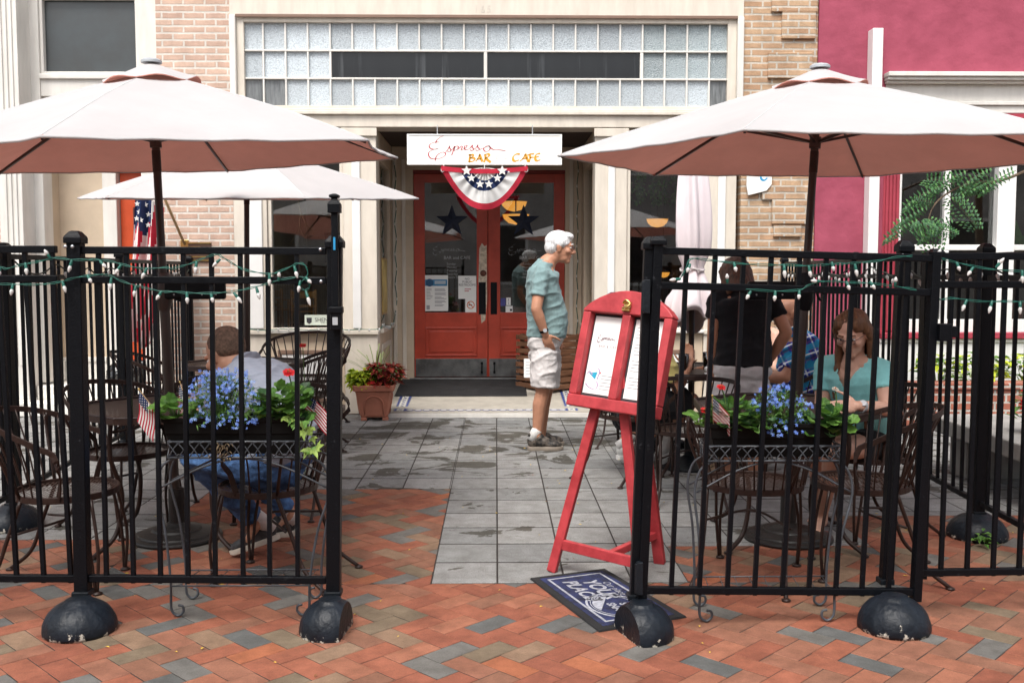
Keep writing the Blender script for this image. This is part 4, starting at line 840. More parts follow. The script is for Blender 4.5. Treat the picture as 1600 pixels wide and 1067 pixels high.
# door mat and crate on the landing
at((-.45,10.75,.1)); m=MB(); 
def lq(x0,y0,x1,y1,t): return [(x0,y0,lz(y0)+t),(x1,y0,lz(y0)+t),(x1,y1,lz(y1)+t),(x0,y1,lz(y1)+t)]
a=lq(-1.08,10.5,.33,11.35,.004); b2=lq(-1.07,10.51,.32,11.34,.016); m.add(a+b2,[(3,2,1,0),(4,5,6,7),(0,1,5,4),(1,2,6,5),(2,3,7,6),(3,0,4,7)]); tag(m.build('door_mat',MATBLK),'large black rubber door mat on the landing before the red doors','mat')
def crate():
    c=P(855,612,10.6); c=Vector((c.x,10.6,lz(10.9))); o=thing('wooden_crate','brown slatted wooden crate turned cornerwise in front of the right door','crate',(0,0,0))
    s=.5; h=.6; n=8; sh=h/n
    for k in range(n):
        for j in range(4):
            mt=Matrix.Rotation(R(90*j),4,'Z'); m=MB(); m.M=mt; ov=.025; e_=rg.uniform(-.012,.02)
            m.box((-.02-e_,0-.011,k*sh+.012),(s+ov,.011,k*sh+sh-.012)) ; 
            # shift so that the square is centred
            m.v=[mt@(mt.inverted()@v+Vector((-s/2,-s/2,0))) for v in m.v]; m.build('slat',CRATE,o,bevel=.003)
    for j in range(4):
        mt=Matrix.Rotation(R(90*j),4,'Z'); m=MB(); m.M=mt; m.box((-s/2+.013,-s/2+.013,0),(-s/2+.05,-s/2+.05,h)); m.build('corner_post',CRATE,o)
    o.rotation_euler.z=R(38); o.location=c+Vector((.05,.35,0))
    return o
crate()
at((0,0,0)); ORG.pop('_next')
q=P(832,575,10.42); nt_=thing('notice','white paper notice pinned to the slatted crate','notice',q); MB().box((q.x-.09,q.y-.002,q.z-.1),(q.x+.09,q.y,q.z+.1)).build('sheet',PAPER,nt_); m=MB(); lines(m,q.x-.07,q.x+.07,[q.z+.06-.03*i for i in range(5)],q.y-.0022,.005); m.build('text_lines',GREYINK,nt_)
nt_.rotation_euler.z=0
# black bag by the side door
c=P(205,590,10.2); c.z=.28; bg=MB()
for k in range(7): bg.ell(c+Vector((rg.uniform(-.14,.14),rg.uniform(-.1,.1),.12+rg.uniform(-.03,.05))),(.13,.11,.12))
at(c); tag(bg.build('trash_bag',M('black_plastic',(.012,.012,.013),.2,spec=.6),remesh=.012,rs=2,disp=(.05,.06)),'shiny black plastic bag slumped by the side door','bag')
# terracotta pot with coleus
pot=thing('flower_pot','square terracotta pot at the corner of the landing','pot',(0,0,0)); c=G(586,654); 
def sq(r,z,rr=.02): 
    o=[]
    for sx,sy in ((1,1),(-1,1),(-1,-1),(1,-1)):
        for a in ((0,1),(1,0)) if sx*sy>0 else ((1,0),(0,1)): o.append(Vector((sx*(r-rr*a[0]),sy*(r-rr*a[1]),z)))
    return o
m=MB(); m.loft([sq(.125,.03),sq(.135,.05),sq(.175,.28),sq(.18,.285),sq(.195,.29),sq(.2,.34),sq(.185,.345),sq(.175,.3)]); m.build('pot_body',TERRA,pot,bevel=.004)
for k in range(4):
    mt=Matrix.Rotation(R(90*k),4,'Z'); f=MB(); f.M=mt; f.box((-.125,-.135,0),(-.07,-.08,.031)); f.build('foot',TERRA,pot,bevel=.004)
    g_=MB(); g_.M=mt
    arc=[(-.09,.06)]+[(.09*math.cos(R(a)),.16+.08*math.sin(R(a))) for a in range(180,-1,-20)]+[(.09,.06)]
    g_.tube([(x,-(.138+(z-.05)*.174)-.001,z) for x,z in arc],.006,6); g_.build('relief_arch',TERRA,pot,smooth=True)
MB().box((-.17,-.17,.29),(.17,.17,.3)).build('soil',SOIL,pot)
pot.location=c; pot.rotation_euler.z=R(3)
ORG[pot.name]=c.copy()
def bush(name,label,c,r,h,n,mats,l,w,cat='plant',mis=(0,),down=.1,stems=True,group=None,fold=.25):
    o=thing(name,label,cat,c,0,group); m=MB(); s=MB(); c=Vector(c)
    for k in range(n):
        a=rg.uniform(0,6.283); q=math.sqrt(rg.random()); z=rg.random()**.7
        rr=q*r*(.55+.6*z if z<.6 else 1.25-.6*z); p=c+Vector((rr*math.cos(a),rr*math.sin(a),h*z))
        d=Vector((math.cos(a)*(.4+q),math.sin(a)*(.4+q),rg.uniform(-.5,.5)-down))
        leafq(m,p,d,(0,0,1),l*rg.uniform(.6,1.25),w*rg.uniform(.6,1.25),rg.choice(mis),fold)
        if stems and k%6==0: s.tube([c+Vector((rr*.2*math.cos(a),rr*.2*math.sin(a),-.02)),c+Vector((rr*.7*math.cos(a),rr*.7*math.sin(a),h*z*.6)),p],.003,4)
    m.build('foliage',mats,o); 
    if stems: s.build('stem',STEMG,o)
    return o
pz=c.z+.3
bush('lime_plant','lime green leafy plant on the left of the terracotta pot',(c.x-.1,c.y-.03,pz),.16,.17,300,[LIME,M('leaf_lime_deep',(.3,.42,.04),.5,trans=.3)],.08,.06,mis=(0,0,0,1))
bush('coleus_plant','dark red coleus on the right of the terracotta pot',(c.x+.1,c.y-.03,pz),.19,.23,360,[COLEUS,M('leaf_coleus_rust',(.36,.05,.03),.5,var=.3,trans=.2),LEAFG[0]],.085,.05,mis=(0,0,0,1,1,1,2))
m=MB(); sp=thing('spike_grass','thin arching grass spikes rising from the terracotta pot','plant',(c.x,c.y+.04,pz))
for k in range(26):
    a=rg.uniform(0,6.28); l=rg.uniform(.25,.5); q=rg.uniform(.15,.8)
    b0=Vector((c.x+rg.uniform(-.04,.04),c.y+.05,pz)); pts=[b0+Vector((math.cos(a)*q*l*t*t,math.sin(a)*q*l*t*t*.6,l*(t-.35*q*t*t))) for t in (0,.25,.5,.75,1)]
    m.band(pts,.008,.001,nrm=(math.sin(a),-math.cos(a),.2))
m.build('blade',[M('grass_blade',(.25,.33,.1),.5,var=.3)],sp)
def flower(mb,c,r,n,mi,tilt=(0,-.4,1),mi2=None):
    c=Vector(c); z=Vector(tilt).normalized(); x=z.orthogonal().normalized(); y=z.cross(x)
    for k in range(n):
        a=6.283*k/n+rg.uniform(-.1,.1); d=x*math.cos(a)+y*math.sin(a); s=z.cross(d); l=r*rg.uniform(.85,1.1)
        mb.add([c,c+d*l*.6+s*l*.22+z*r*.1,c+d*l+z*r*.02,c+d*l*.6-s*l*.22+z*r*.1],[(0,1,2,3)],mi)
    if mi2 is not None: mb.ell(c+z*r*.05,r*.18,8,5,mi=mi2)
m=MB(); rf=thing('red_flowers','few small red blooms at the rim of the terracotta pot','plant',(c.x,c.y-.15,pz))
for k in range(7): flower(m,(c.x+rg.uniform(-.07,.05),c.y-.17+rg.uniform(-.02,.02),pz+rg.uniform(.03,.09)),.028,6,0,(0,-1,.6))
m.build('petals',REDF,rf)
# planter bed greenery (right) and red flowers on the bench
_bm=[LEAFG[1],LIME,M('leaf_variegated',(.55,.62,.4),.5,var=.2)]
for k in range(7): bush('bedding_plant','light green and white leafed bedding plant, one of seven in the brick planter',(4.25+k*.42,9.45,.35),.24,.28,90,_bm,.12,.075,mis=(0,0,1,1,2),group='bedding plants in the brick planter')
c2=Vector((3.42,6.2,.4)); pr=thing('flower_pot','small plastic pot of red flowers on the grey slab bench','pot',c2); m=MB(); m.lathe([(.06,0),(.085,.12),(.078,.12),(.05,.02)],16,c2); m.build('pot_body',SOIL,pr)
m=MB(); m2=MB()
for k in range(60): leafq(m,c2+Vector((rg.uniform(-.1,.1),rg.uniform(-.1,.1),rg.uniform(.08,.26))),(rg.uniform(-1,1),rg.uniform(-1,1),rg.uniform(-.3,.6)),(0,0,1),.09,.04,rg.choice([0,1]))
for k in range(14): flower(m2,c2+Vector((rg.uniform(-.12,.1),rg.uniform(-.12,.05),rg.uniform(.14,.3))),.045,7,0,(rg.uniform(-.5,.5),-1,.4))
m.build('foliage',LEAFG,pr); m2.build('petals',REDF,pr)
# house plant behind the magenta building's window
hp=P(1592,372,10.3); o=thing('house_plant','large veined green leaf plant behind the white framed window','plant',(hp.x,10.4,.9)); m=MB()
for a,l in ((0,.5),(.5,.45),(-.6,.4),(1.2,.4)):
    leafq(m,(hp.x+a*.1,10.4,hp.z-.2+rg.uniform(-.1,.05)),(a*.5,-.2,1),(0,-1,.2),l*.8,.16,0)
m.build('foliage',[LEAFG[1]],o); mp_=MB(); mp_.lathe([(.1,.9),(.13,1.12),(.12,1.12),(.08,.92)],16,(hp.x,10.4,0)); mp_.build('pot_body',TERRA,o); MB().tube([(hp.x,10.4,1.1),(hp.x,10.4,hp.z-.15)],.01,6).build('stem',STEMG,o)
MB().box((hp.x-.5,10.1,.86),(hp.x+.8,10.6,.9)).build('shelf',ROOMW,mbld)
# locust branch reaching in from the right, in front of the window
tr=thing('locust_tree','feathery green leaved tree, trunk outside the picture, one branch before the white window','tree',(5.6,8.6,0))
m=MB(); m.tube(catmull([(5.6,8.6,0),(5.62,8.6,1.2),(5.55,8.6,2.4),(5.65,8.62,4.2)],5),[.06-.002*i for i in range(16)],9); m.build('trunk',TWIG,tr,smooth=True)
br=MB(); fo=MB()
LEAFT=[M('locust_leaf',(.06,.17,.06),.5,var=.3,ns=20,trans=.3),M('locust_leaf_light',(.1,.25,.07),.5,var=.3,ns=20,trans=.25),M('locust_leaf_dark',(.035,.1,.045),.5,var=.3,ns=20,trans=.2)]
def frond(p,d,l):
    d=Vector(d).normalized(); pts=[p+d*l*t+Vector((0,0,-.22*l*t*t)) for t in [i/9 for i in range(10)]]; br.tube(pts,.0028,4)
    for i in range(1,10):
        q=pts[i]; dd=(pts[i]-pts[i-1]).normalized(); s=dd.cross(Vector((0,.6,1))).normalized()
        for sg_ in (-1,1):
            ax=(s*sg_+dd*.35+Vector((0,0,-.25))).normalized(); ll=l*.42*(1-abs(i/9-.45)*.9)
            for k in range(6): leafq(fo,q+ax*ll*(k+.5)/6,ax.cross(Vector((0,-1,.3)))*(1 if k%2 else -1)+ax*.3,(0,-1,.5),l*.125,l*.06,rg.choice([0,0,1,2]),.1)
main=catmull([(5.56,8.6,2.75),P(1585,275,8.45),P(1530,285,8.4),P(1490,297,8.35),P(1462,318,8.3),P(1450,345,8.3),P(1447,372,8.3)],6)
br.tube(main,[.014-.0003*i for i in range(len(main))],6)
for i,q in enumerate(main):
    if i>3 and i%4==0:
        for _ in range(1): frond(q,(rg.uniform(-1,.5),rg.uniform(-.5,.3),rg.uniform(-.9,.5)),rg.uniform(.2,.32))
for u,v in ((1440,330),(1425,350),(1500,275),(1540,270),(1575,275),(1480,350),(1455,300)): frond(P(u+12,v-8,8.35),(-1,-.1,-.35),.3)
br.build('branch',TWIG,tr); fo.build('foliage',LEAFT,tr)
for k in range(40): pass
# ---------------------------------------------------------------- fences
def base_mat():
    m=M('weight_paint',(.0065,.0095,.0145),.45,var=.35,ns=9,bump=.4,bs=45,spec=.26); nt=m.node_tree; L=nt.links.new; p=[n for n in nt.nodes if n.type=='BSDF_PRINCIPLED'][0]; src=p.inputs['Base Color'].links[0].from_socket
    tc=N(nt,'ShaderNodeTexCoord'); sx=N(nt,'ShaderNodeSeparateXYZ'); L(tc.outputs['Object'],sx.inputs[0]); nz=N(nt,'ShaderNodeTexNoise'); nz.inputs['Scale'].default_value=26; nz.inputs['Detail'].default_value=6; nz.inputs['Roughness'].default_value=.65; L(tc.outputs['Object'],nz.inputs[0])
    a=N(nt,'ShaderNodeMath',operation='MULTIPLY_ADD'); a.inputs[1].default_value=-4.2; L(sx.outputs[2],a.inputs[0]); L(nz.outputs['Fac'],a.inputs[2]); g_=N(nt,'ShaderNodeMapRange'); g_.inputs['From Min'].default_value=.5; g_.inputs['From Max'].default_value=.54; L(a.outputs[0],g_.inputs[0])
    mx=N(nt,'ShaderNodeMix',data_type='RGBA'); L(g_.outputs[0],mx.inputs[0]); L(src,mx.inputs[6]); mx.inputs[7].default_value=(.45,.42,.36,1); L(mx.outputs[2],p.inputs['Base Color']); return m
BASEC=base_mat()
def lerp(a,b,t): return a+(b-a)*t
def panel(label,BLc,BRc,TLc,TRc,ts,mid=.912,pw=.0178,stile=None,group='black railing panels round the cafe terrace',rail=.029,ext=.0):
    BLc,BRc,TLc,TRc=map(Vector,(BLc,BRc,TLc,TRc)); pos=lambda t,s:lerp(lerp(BLc,BRc,t),lerp(TLc,TRc,t),s)
    o=thing('railing',label,'railing',(BLc.x,BLc.y,0),0,group)
    d=(BRc-BLc).normalized(); upv=(pos(.5,1)-pos(.5,0)).normalized(); nrm=d.cross(upv).normalized()
    for s,nm in ((1,'top_rail'),(mid,'mid_rail'),(0,'bottom_rail')): MB().bar(pos(-ext,s),pos(1+ext,s),rail*.95,rail,up=upv).build(nm,BLACK,o,bevel=.003)
    for t in ts:
        MB().bar(pos(t,-.014),pos(t,1),pw,pw,up=nrm).build('picket',BLACK,o,bevel=.002)
    if stile:
        for t in stile: MB().bar(pos(t,-.028),pos(t,1.02),.036,.04,up=nrm).build('stile',BLACK,o,bevel=.003)
    return o
def halfcut(ob,pt,nr):
    bm=bmesh.new(); bm.from_mesh(ob.data); r=bmesh.ops.bisect_plane(bm,geom=bm.verts[:]+bm.edges[:]+bm.faces[:],plane_co=pt,plane_no=nr,clear_outer=True)
    ed=[e for e in r['geom_cut'] if isinstance(e,bmesh.types.BMEdge)]; f=bmesh.ops.edgenet_fill(bm,edges=ed) if ed else None
    bmesh.ops.recalc_face_normals(bm,faces=bm.faces[:]); bm.to_mesh(ob.data); bm.free()
rc=random.Random(4)
def fpost(label,bxy,top,w=.055,cap=True,base='dome',bxy2=None,br=.14,bh=.13,cut=None,bolts=(),group='black railing posts on rounded weights',capw=.008):
    b=Vector((bxy[0],bxy[1],0)); T=Vector(top); o=thing('fence_post',label,'post',b,0,group)
    d=(T-b).normalized(); p0=b+d*(bh-.005); MB().bar(p0,T,w,w,up=(0,1,0)).build('post',BLACK,o,bevel=.004)
    if cap:
        c=MB(); M_=Matrix.Translation(T)@Vector((0,0,1)).rotation_difference(d).to_matrix().to_4x4(); c.M=M_; k=w/2+capw
        c.loft([[Vector((sx*q,sy*q,z)) for sx,sy in ((-1,-1),(1,-1),(1,1),(-1,1))] for q,z in ((k,-.022),(k,0),(k*.94,.006),(k*.55,.024),(k*.3,.028))]); c.build('post_cap',BLACK,o,bevel=.003)
    B2=Vector((bxy2[0],bxy2[1],0)) if bxy2 else b
    m=MB(); prof=[(br*.985,0.),(br,.012)]+[(br*math.cos(R(a))**.92,.012+(bh-.012)*math.sin(R(a))**1.0) for a in (8,16,25,34,43,52,61,68)]+[(br*.36,bh),(br*.02,bh+.002)]
    n=56; m.loft([[B2+Vector((r*(1+.012*math.sin(k*1.7+z*40))*math.cos(2*math.pi*k/n),r*(1+.012*math.sin(k*1.7+z*40))*math.sin(2*math.pi*k/n),z)) for k in range(n)] for r,z in prof])
    bo=m.build('base',BASEC,o,smooth=True)
    if cut: halfcut(bo,cut[0],cut[1]); bo.data.polygons.foreach_set('use_smooth',[True]*len(bo.data.polygons)); bo.data.set_sharp_from_angle(angle=R(40))
    cl=MB(); cl.box((b.x-w*.62,b.y-w*.62,bh-.012),(b.x+w*.62,b.y+w*.62,bh+.012)); cl.build('base_collar',BASEB,o,bevel=.004)
    for x,y,z in bolts:
        m=MB(); m.M=Matrix.Translation((x,y,z))@Matrix.Rotation(R(90),4,'X'); m.lathe([(.0075,0),(.007,.004),(.003,.006),(.0005,.0062)],10); m.build('bolt',CHROME,o,smooth=True)
    return o
YF=3.97
Xp=lambda u,v=640,Y=YF:P(u,v,Y).x
b0=Vector((Xp(131,930),YF,0))
fpost('black railing post on a chipped round weight, left of the gate opening',(Xp(130,935),YF),(Xp(118,372),YF,1.555),bxy2=(-1.655,3.895),
      bolts=[(P(102,384,YF-.04).x,YF-.0385,1.52),(P(113,384.5,YF-.04).x,YF-.0385,1.52)])
panel('black railing panel left of the gate opening, in front of the lobelia box',(Xp(140,908),YF,.19),(Xp(512,912),3.94,.187),(Xp(126,391),YF,1.507),(Xp(512,392),3.94,1.503),
      [(Xp(u,421)-Xp(128,421))/(Xp(512,421)-Xp(128,421)) for u in (156,200,244,289,333,378,421,466)])
xa=Xp(104,640); panel('black railing panel at the left edge of the picture',(xa-1.25,YF+.03,.19),(xa+.015,YF,.19),(xa-1.27,YF+.03,1.512),(xa-.02,YF,1.51),[1-((xa-Xp(u,421))/1.27) for u in (90,46,2)]+[1-((xa-Xp(2,421)+.113*k)/1.27) for k in range(1,9)])
# end post with gate latch
ex=Xp(523,500,3.94); ep=fpost('tall black gate post with a latch tube on its face',(Xp(521,945,3.94),3.94),(Xp(523.5,377,3.94),3.94,1.538),w=.055,bxy2=(Xp(521,945,3.94)-.0,3.865),br=.122,bh=.135,cut=((.072,0,0),(1,-.12,0)),
   bolts=[(P(501,390,3.92).x,3.917,P(501,390,3.92).z),(P(502,440,3.92).x,3.917,P(502,440,3.92).z)],group=None)
m=MB(); tx=P(524,400,3.9); m.bar((tx.x,3.895,P(524,500,3.9).z),(tx.x,3.895,P(524,330,3.9).z),.026,.026,up=(0,1,0)); m.build('latch_tube',BLACK,ep,bevel=.003)
m=MB(); z=P(524,333,3.9).z; m.box((tx.x-.024,3.87,z),(tx.x+.024,3.92,z+.035)); m.loft([[Vector((tx.x+sx*q,3.895+sy*q,z+h)) for sx,sy in ((-1,-1),(1,-1),(1,1),(-1,1))] for q,h in ((.024,.0351),(.012,.05),(.01,.056),(.019,.06),(.019,.068),(.006,.074))]); m.build('latch_knob',BLACK,ep,bevel=.002)
m=MB(); z=P(526,515,3.9).z; m.box((tx.x-.018,3.865,z),(tx.x+.026,3.905,z+.085)); m.box((tx.x-.022,3.86,z+.065),(tx.x+.03,3.9045,z+.09)); m.build('latch_box',BLACK,ep,bevel=.003)
m=MB(); m.box((tx.x-.008,3.861,z+.02),(tx.x+.012,3.8648,z+.05)); m.build('latch_plate',GALV,ep)
m=MB(); m.box((tx.x-.004,3.878,P(524,391,3.9).z),(tx.x+.004,3.8815,P(524,371,3.9).z)); m.build('latch_label',M('label_blue',(.02,.25,.5),.5),ep)
# right: hinge post, gate panel, rear post, last panel
hp_=fpost('black hinge post of the gate on a split weight, beside the red menu stand',(Xp(992,945,3.86),3.88),(Xp(1017,383,3.86),3.88,1.53),w=.046,bxy2=(Xp(1001,975,3.82),3.805),br=.128,bh=.135,cut=((-.075,0,0),(-1,-.35,0)),group=None)
for v0 in (437,878):
    m=MB(); pz=P(1011 if v0<600 else 1000,v0,3.83); m.box((pz.x-.012,3.822,pz.z-.13),(pz.x+.012,3.85,pz.z)); m.tube([(pz.x-.012,3.83,pz.z-.125),(pz.x-.012,3.83,pz.z-.005)],.009,10); m.build('hinge',BASEB,hp_,bevel=.003)
TLc,TRc,BLc,BRc=P(1027,392,3.86),P(1461,404,3.97),P(1003,921,3.86),P(1431,924,3.97)
gp_=panel('black gate panel standing slightly askew, in front of the woman in turquoise',BLc,BRc,TLc,TRc,[(u-1027)/(1461-1027.) for u in (1072,1115.5,1159,1202,1246,1288,1331,1373,1416)],mid=.9,stile=(0,1))
m=MB(); q=lerp(lerp(BLc,TLc,1.03),lerp(BRc,TRc,1.03),0); m.M=Matrix.Translation(q); k=.031; m.loft([[Vector((sx*a,sy*a,z)) for sx,sy in ((-1,-1),(1,-1),(1,1),(-1,1))] for a,z in ((k,-.018),(k,0),(k*.6,.016))]); m.build('post_cap',BLACK,gp_,bevel=.003)
m=MB(); q=P(1474,519,3.96); m.box((q.x-.03,3.925,q.z-.035),(q.x+.02,3.965,q.z+.035)); m.box((q.x+.0201,3.93,q.z-.02),(q.x+.045,3.955,q.z+.025)); m.build('gate_catch',BLACK,gp_,bevel=.003)
fpost('black railing post on a round weight behind the right end of the gate',(Xp(1382,945,4.06),4.06),(Xp(1413,386,4.06),4.06,1.525),w=.048,bxy2=(Xp(1384,975,3.95),3.87),br=.14,bh=.135,bolts=[(Xp(1411,399,4.02),4.025,P(1411,399,4.02).z)])
xd=Xp(1449,909); sp_=.111
pdR=panel('black railing panel at the right edge of the picture',(Xp(1444,917),YF+.06,.178),(Xp(1444,917)+1.3,YF+.1,.178),(Xp(1463,405),YF+.06,1.485),(Xp(1463,405)+1.3,YF+.1,1.485),[(Xp(1480,909)-Xp(1444,909)+sp_*k)/1.3 for k in range(10)],ext=.0)
q=P(1465,395,YF+.06); MB().bar((Xp(1449,917),YF+.075,.15),(Xp(1465,396),YF+.075,1.5),.045,.045,up=(0,1,0)).build('stile',BLACK,pdR,bevel=.003)
c=MB(); c.M=Matrix.Translation((q.x,YF+.075,1.5)); k=.028; c.loft([[Vector((sx*a,sy*a,z)) for sx,sy in ((-1,-1),(1,-1),(1,1),(-1,1))] for a,z in ((k,-.018),(k,0),(k*.6,.016))]); c.build('post_cap',BLACK,pdR,bevel=.003)
# side fences
def xl(y): return -2.70-(y-5.53)*.0718
def xr(y): return 2.59+(y-5.24)*.055
def sidep(fxn,y0,y1,label,n=None):
    L_=y1-y0-.1; n=int(L_/.1135); a,b2=y0+.05,y1-.05
    panel(label,(fxn(a),a,.19),(fxn(b2),b2,.19),(fxn(a),a,1.507),(fxn(b2),b2,1.507),[(k+.5)/n for k in range(n)],group='black side railing panels')
LL=[(3.97,None),(5.53,'black side railing post at the left edge, on a large round weight'),(7.62,'black side railing post left of the hanging flag'),(9.84,'last black railing post against the left brick pier')]
RR=[(5.24,'black side railing post on a mossy round weight, right of the gate'),(7.5,'black side railing post beyond the woman in turquoise'),(9.8,'last black railing post against the tan brick pier')]
for (y,l) in LL:
    if l: fpost(l,(xl(y),y),(xl(y),y,1.555),br=.155)
for (y,l) in RR: fpost(l,(xr(y),y),(xr(y),y,1.545),br=.155)
sidep(xl,4.0,5.53,'nearest black side railing panel on the left'); sidep(xl,5.53,7.62,'middle black side railing panel on the left, before the white pilaster'); sidep(xl,7.62,9.84,'far black side railing panel on the left, before the flag and red door')
sidep(xr,4.15,5.24,'nearest black side railing panel on the right'); sidep(xr,5.24,7.5,'middle black side railing panel on the right, before the brick planter'); sidep(xr,7.5,9.8,'far black side railing panel on the right, before the magenta wall')
# weeds by the right weight
for (x,y,h,n,l) in ((2.52,5.05,.07,9,'small green weed growing against the mossy weight'),):
    bush('weed',l,(x,y,.005),.05,h,n*3,LEAFG,.05,.03,mis=(0,1),stems=False)
# ---------------------------------------------------------------- light strings
def lstring(label,paths,bulbs,Yf,r=.0017,group='green light strings on the railings',sc=1.0):
    p0=paths[0][0]; o=thing('string_light',label,'light string',P(p0[0],p0[1],Yf(p0[0])),0,group)
    w=MB()
    for pth in paths:
        pts=catmull([P(u,v,Yf(u)) for u,v in pth],5); rr=random.Random(int(pth[0][0]))
        a=[];b2=[]
        for i,q in enumerate(pts):
            an=i*.55; of=Vector((math.cos(an)*.3,-abs(math.sin(an))*.3-.2,math.sin(an)))*.0033*sc
            a.append(q+of); b2.append(q-Vector((of.x,-abs(of.y)*.4,of.z)))
        w.tube(a,r*sc,5); w.tube(b2,r*sc,5)
    w.build('wire',GREENPL,o,smooth=True)
    for (u0,v0,u1,v1) in bulbs:
        A,B=P(u0,v0,Yf(u0)-.012),P(u1,v1,Yf(u1)-.02); d=(B-A); l=max(d.length,.034*sc); d.normalize()
        Mx=Matrix.Translation(A)@Vector((0,0,1)).rotation_difference(d).to_matrix().to_4x4()
        b_=MB(); b_.M=Mx; l0=l*.42; b_.lathe([(r_*sc,l0+(l-l0)*t) for r_,t in ((.005,-.02),(.0055,.05),(.0076,.25),(.0075,.42),(.0056,.68),(.0028,.93),(.0008,1))],12)
        bo=b_.build('bulb',BULBW,o,smooth=True); s_2=MB(); s_2.M=Mx; s_2.lathe([(.004*sc,-.004),(.0052*sc,0),(.0057*sc,l0*.5),(.0061*sc,l0*.52),(.0057*sc,l0)],10); s_2.build('socket',GREENPL,bo,smooth=40)
    return o
LP=[[(-25,418),(0,417),(10,420),(33,414),(54,410),(78,405),(88,403),(114,406),(138,406),(154,406),(179,410),(198,415),(227,420),(260,418),(268,420),(298,412),(320,403),(338,398),(348,402),(364,412),(384,422),(418,428),(432,426),(456,416),(466,411.6),(476,414),(481,426),(478,434),(470,442),(470,450),(478,453),(484,448),(480,440),(470,433),(440,437),(416,444),(392,450),(368,455),(336,458),(300,458),(270,456),(250,455),(211,446),(187,438),(169,430),(143,430),(114,435),(97.5,440),(65,444.5),(32,444.5),(0,444),(-25,445)]]
LB=[(78,403,69,390),(112,408,107,426),(157,409,166,418.5),(188.5,415,179.5,429),(229,420,221,436),(20,445,17,462),(97.5,440,103,457.5),(137,431,143,442),(174,435.5,171.5,454),(212,448,209,464),(252,456,244,469),(307,410,305,428),(343,406,332,417),(421,429,421,447),(460,417,465,435),(436,438,436,428),(478,434,484,440),(469,440,466,457),(478,455,485,478),(292,458,293,475),(330,460,333,473),(366,458,378,474),(401,451,406,468),(40,412,42,430),(0,418,-2,432)]
lstring('green light string with white bulbs looping along the left railing',LP,LB,lambda u:3.925)
CP=[[(1062,436),(1070,424),(1079,405),(1106,406.5),(1147,411),(1186,414),(1228,414),(1264,415.5),(1300,413),(1320,412),(1338,411),(1370,408),(1400,402),(1425.5,400)],[(1166,452),(1211,455),(1249,453),(1262,446.5),(1278,440.5),(1299,440),(1324,441),(1361,443),(1409,449),(1432,453)]]
CB=[(1147,412,1150,423),(1136.5,441,1136,429),(1225,414,1226.5,435),(1264,417,1267,433.5),(1282,440,1267,438.6),(1172.5,456,1166,468),(1211.5,456,1210,471),(1249,455,1248,468),(1300,411,1303,424),(1336,414,1339.5,432.5),(1398.6,446,1400,432.5),(1360,441,1365,448.5),(1078,414,1074,424),(1062,436,1046,438),(1323,441,1326,449)]
lstring('green light string with white bulbs along the askew gate panel',CP,CB,lambda u:3.815+(u-1010)/420.*.11)
DP=[[(1462,402),(1496,410.6),(1543.6,420),(1600,424),(1640,420)],[(1455,462),(1469,468),(1490,466),(1530,471),(1577,471),(1600,472),(1640,475)]]
DB=[(1495,411,1500,424),(1557,417,1569,403),(1520,419,1511.6,431),(1597,424,1598,442.6),(1510,470,1503,486.5),(1550,471,1545,490),(1594,472,1594,491.6),(1464,402,1470,389)]
lstring('green light string with white bulbs along the last right panel',DP,DB,lambda u:3.98)
# strings further back on the side railings (dark, thinner in the picture)
def sidestring(fxn,y0,y1,label,zz,off):
    rr=random.Random(int(y0*10)); pts=[]; o=thing('string_light',label,'light string',(fxn(y0),y0,1.4),0,'light strings on the side railings'); n=int((y1-y0)/.15)
    for i in range(n+1):
        y=y0+(y1-y0)*i/n; pts.append(Vector((fxn(y)+off,y,zz-.05*abs(math.sin(i*.8))+rr.uniform(-.02,.02))))
    w=MB(); w.tube(catmull(pts,3),.005,5); w.build('wire',M('dark_cable',(.02,.03,.025),.6),o)
    for i in range(1,n):
        q=pts[i]; b_=MB(); d=Vector((rr.uniform(-.5,.5),rr.uniform(-.5,.5),-1)).normalized(); b_.M=Matrix.Translation(q+d*.02)@Vector((0,0,1)).rotation_difference(d).to_matrix().to_4x4(); b_.lathe([(.006,0),(.011,.012),(.009,.025),(.001,.042)],8); b_.build('bulb',BULBW,o,smooth=True)
sidestring(xl,5.6,9.7,'dark light string along the far left side railing',1.46,.03); sidestring(xr,4.6,9.6,'dark light string along the far right side railing',1.45,-.03)
# string along the left shop window sill and up the entrance
ws=thing('string_light','thin light string along the sill of the left shop window','light string',(fx(418),Y0-.06,.86)); w=MB(); rr=random.Random(2)
pts=[Vector((fx(372)+i*.1,Y0-.06,.855+rr.uniform(-.008,.008))) for i in range(15)]+[Vector((XR0+.04,Y0+.1+i*.12,.86+rr.uniform(-.03,.03))) for i in range(10)]+[Vector((XR0+.03+.02*(i%2),YD-.085,.95+i*.17)) for i in range(11)]
w.tube(catmull(pts,3),.005,5); w.build('wire',GREENPL,ws)
for q in pts:
    b_=MB(); b_.M=Matrix.Translation(q+Vector((0,-.008,0))); b_.lathe([(.006,-.02),(.009,-.006),(.006,.012)],8); b_.build('bulb',BULBW,ws)
ws2=thing('string_light','thin dark light string climbing the right jamb of the entrance','light string',(DX(900),YD-.09,1)); w=MB(); pts=[Vector((DX(900)+.015*(i%2),YD-.085,.7+i*.17)) for i in range(13)]; w.tube(catmull(pts,3),.005,5); w.build('wire',GREENPL,ws2)
for q in pts: b_=MB(); b_.M=Matrix.Translation(q+Vector((0,-.008,0))); b_.lathe([(.006,-.02),(.009,-.006),(.006,.012)],8); b_.build('bulb',BULBW,ws2)
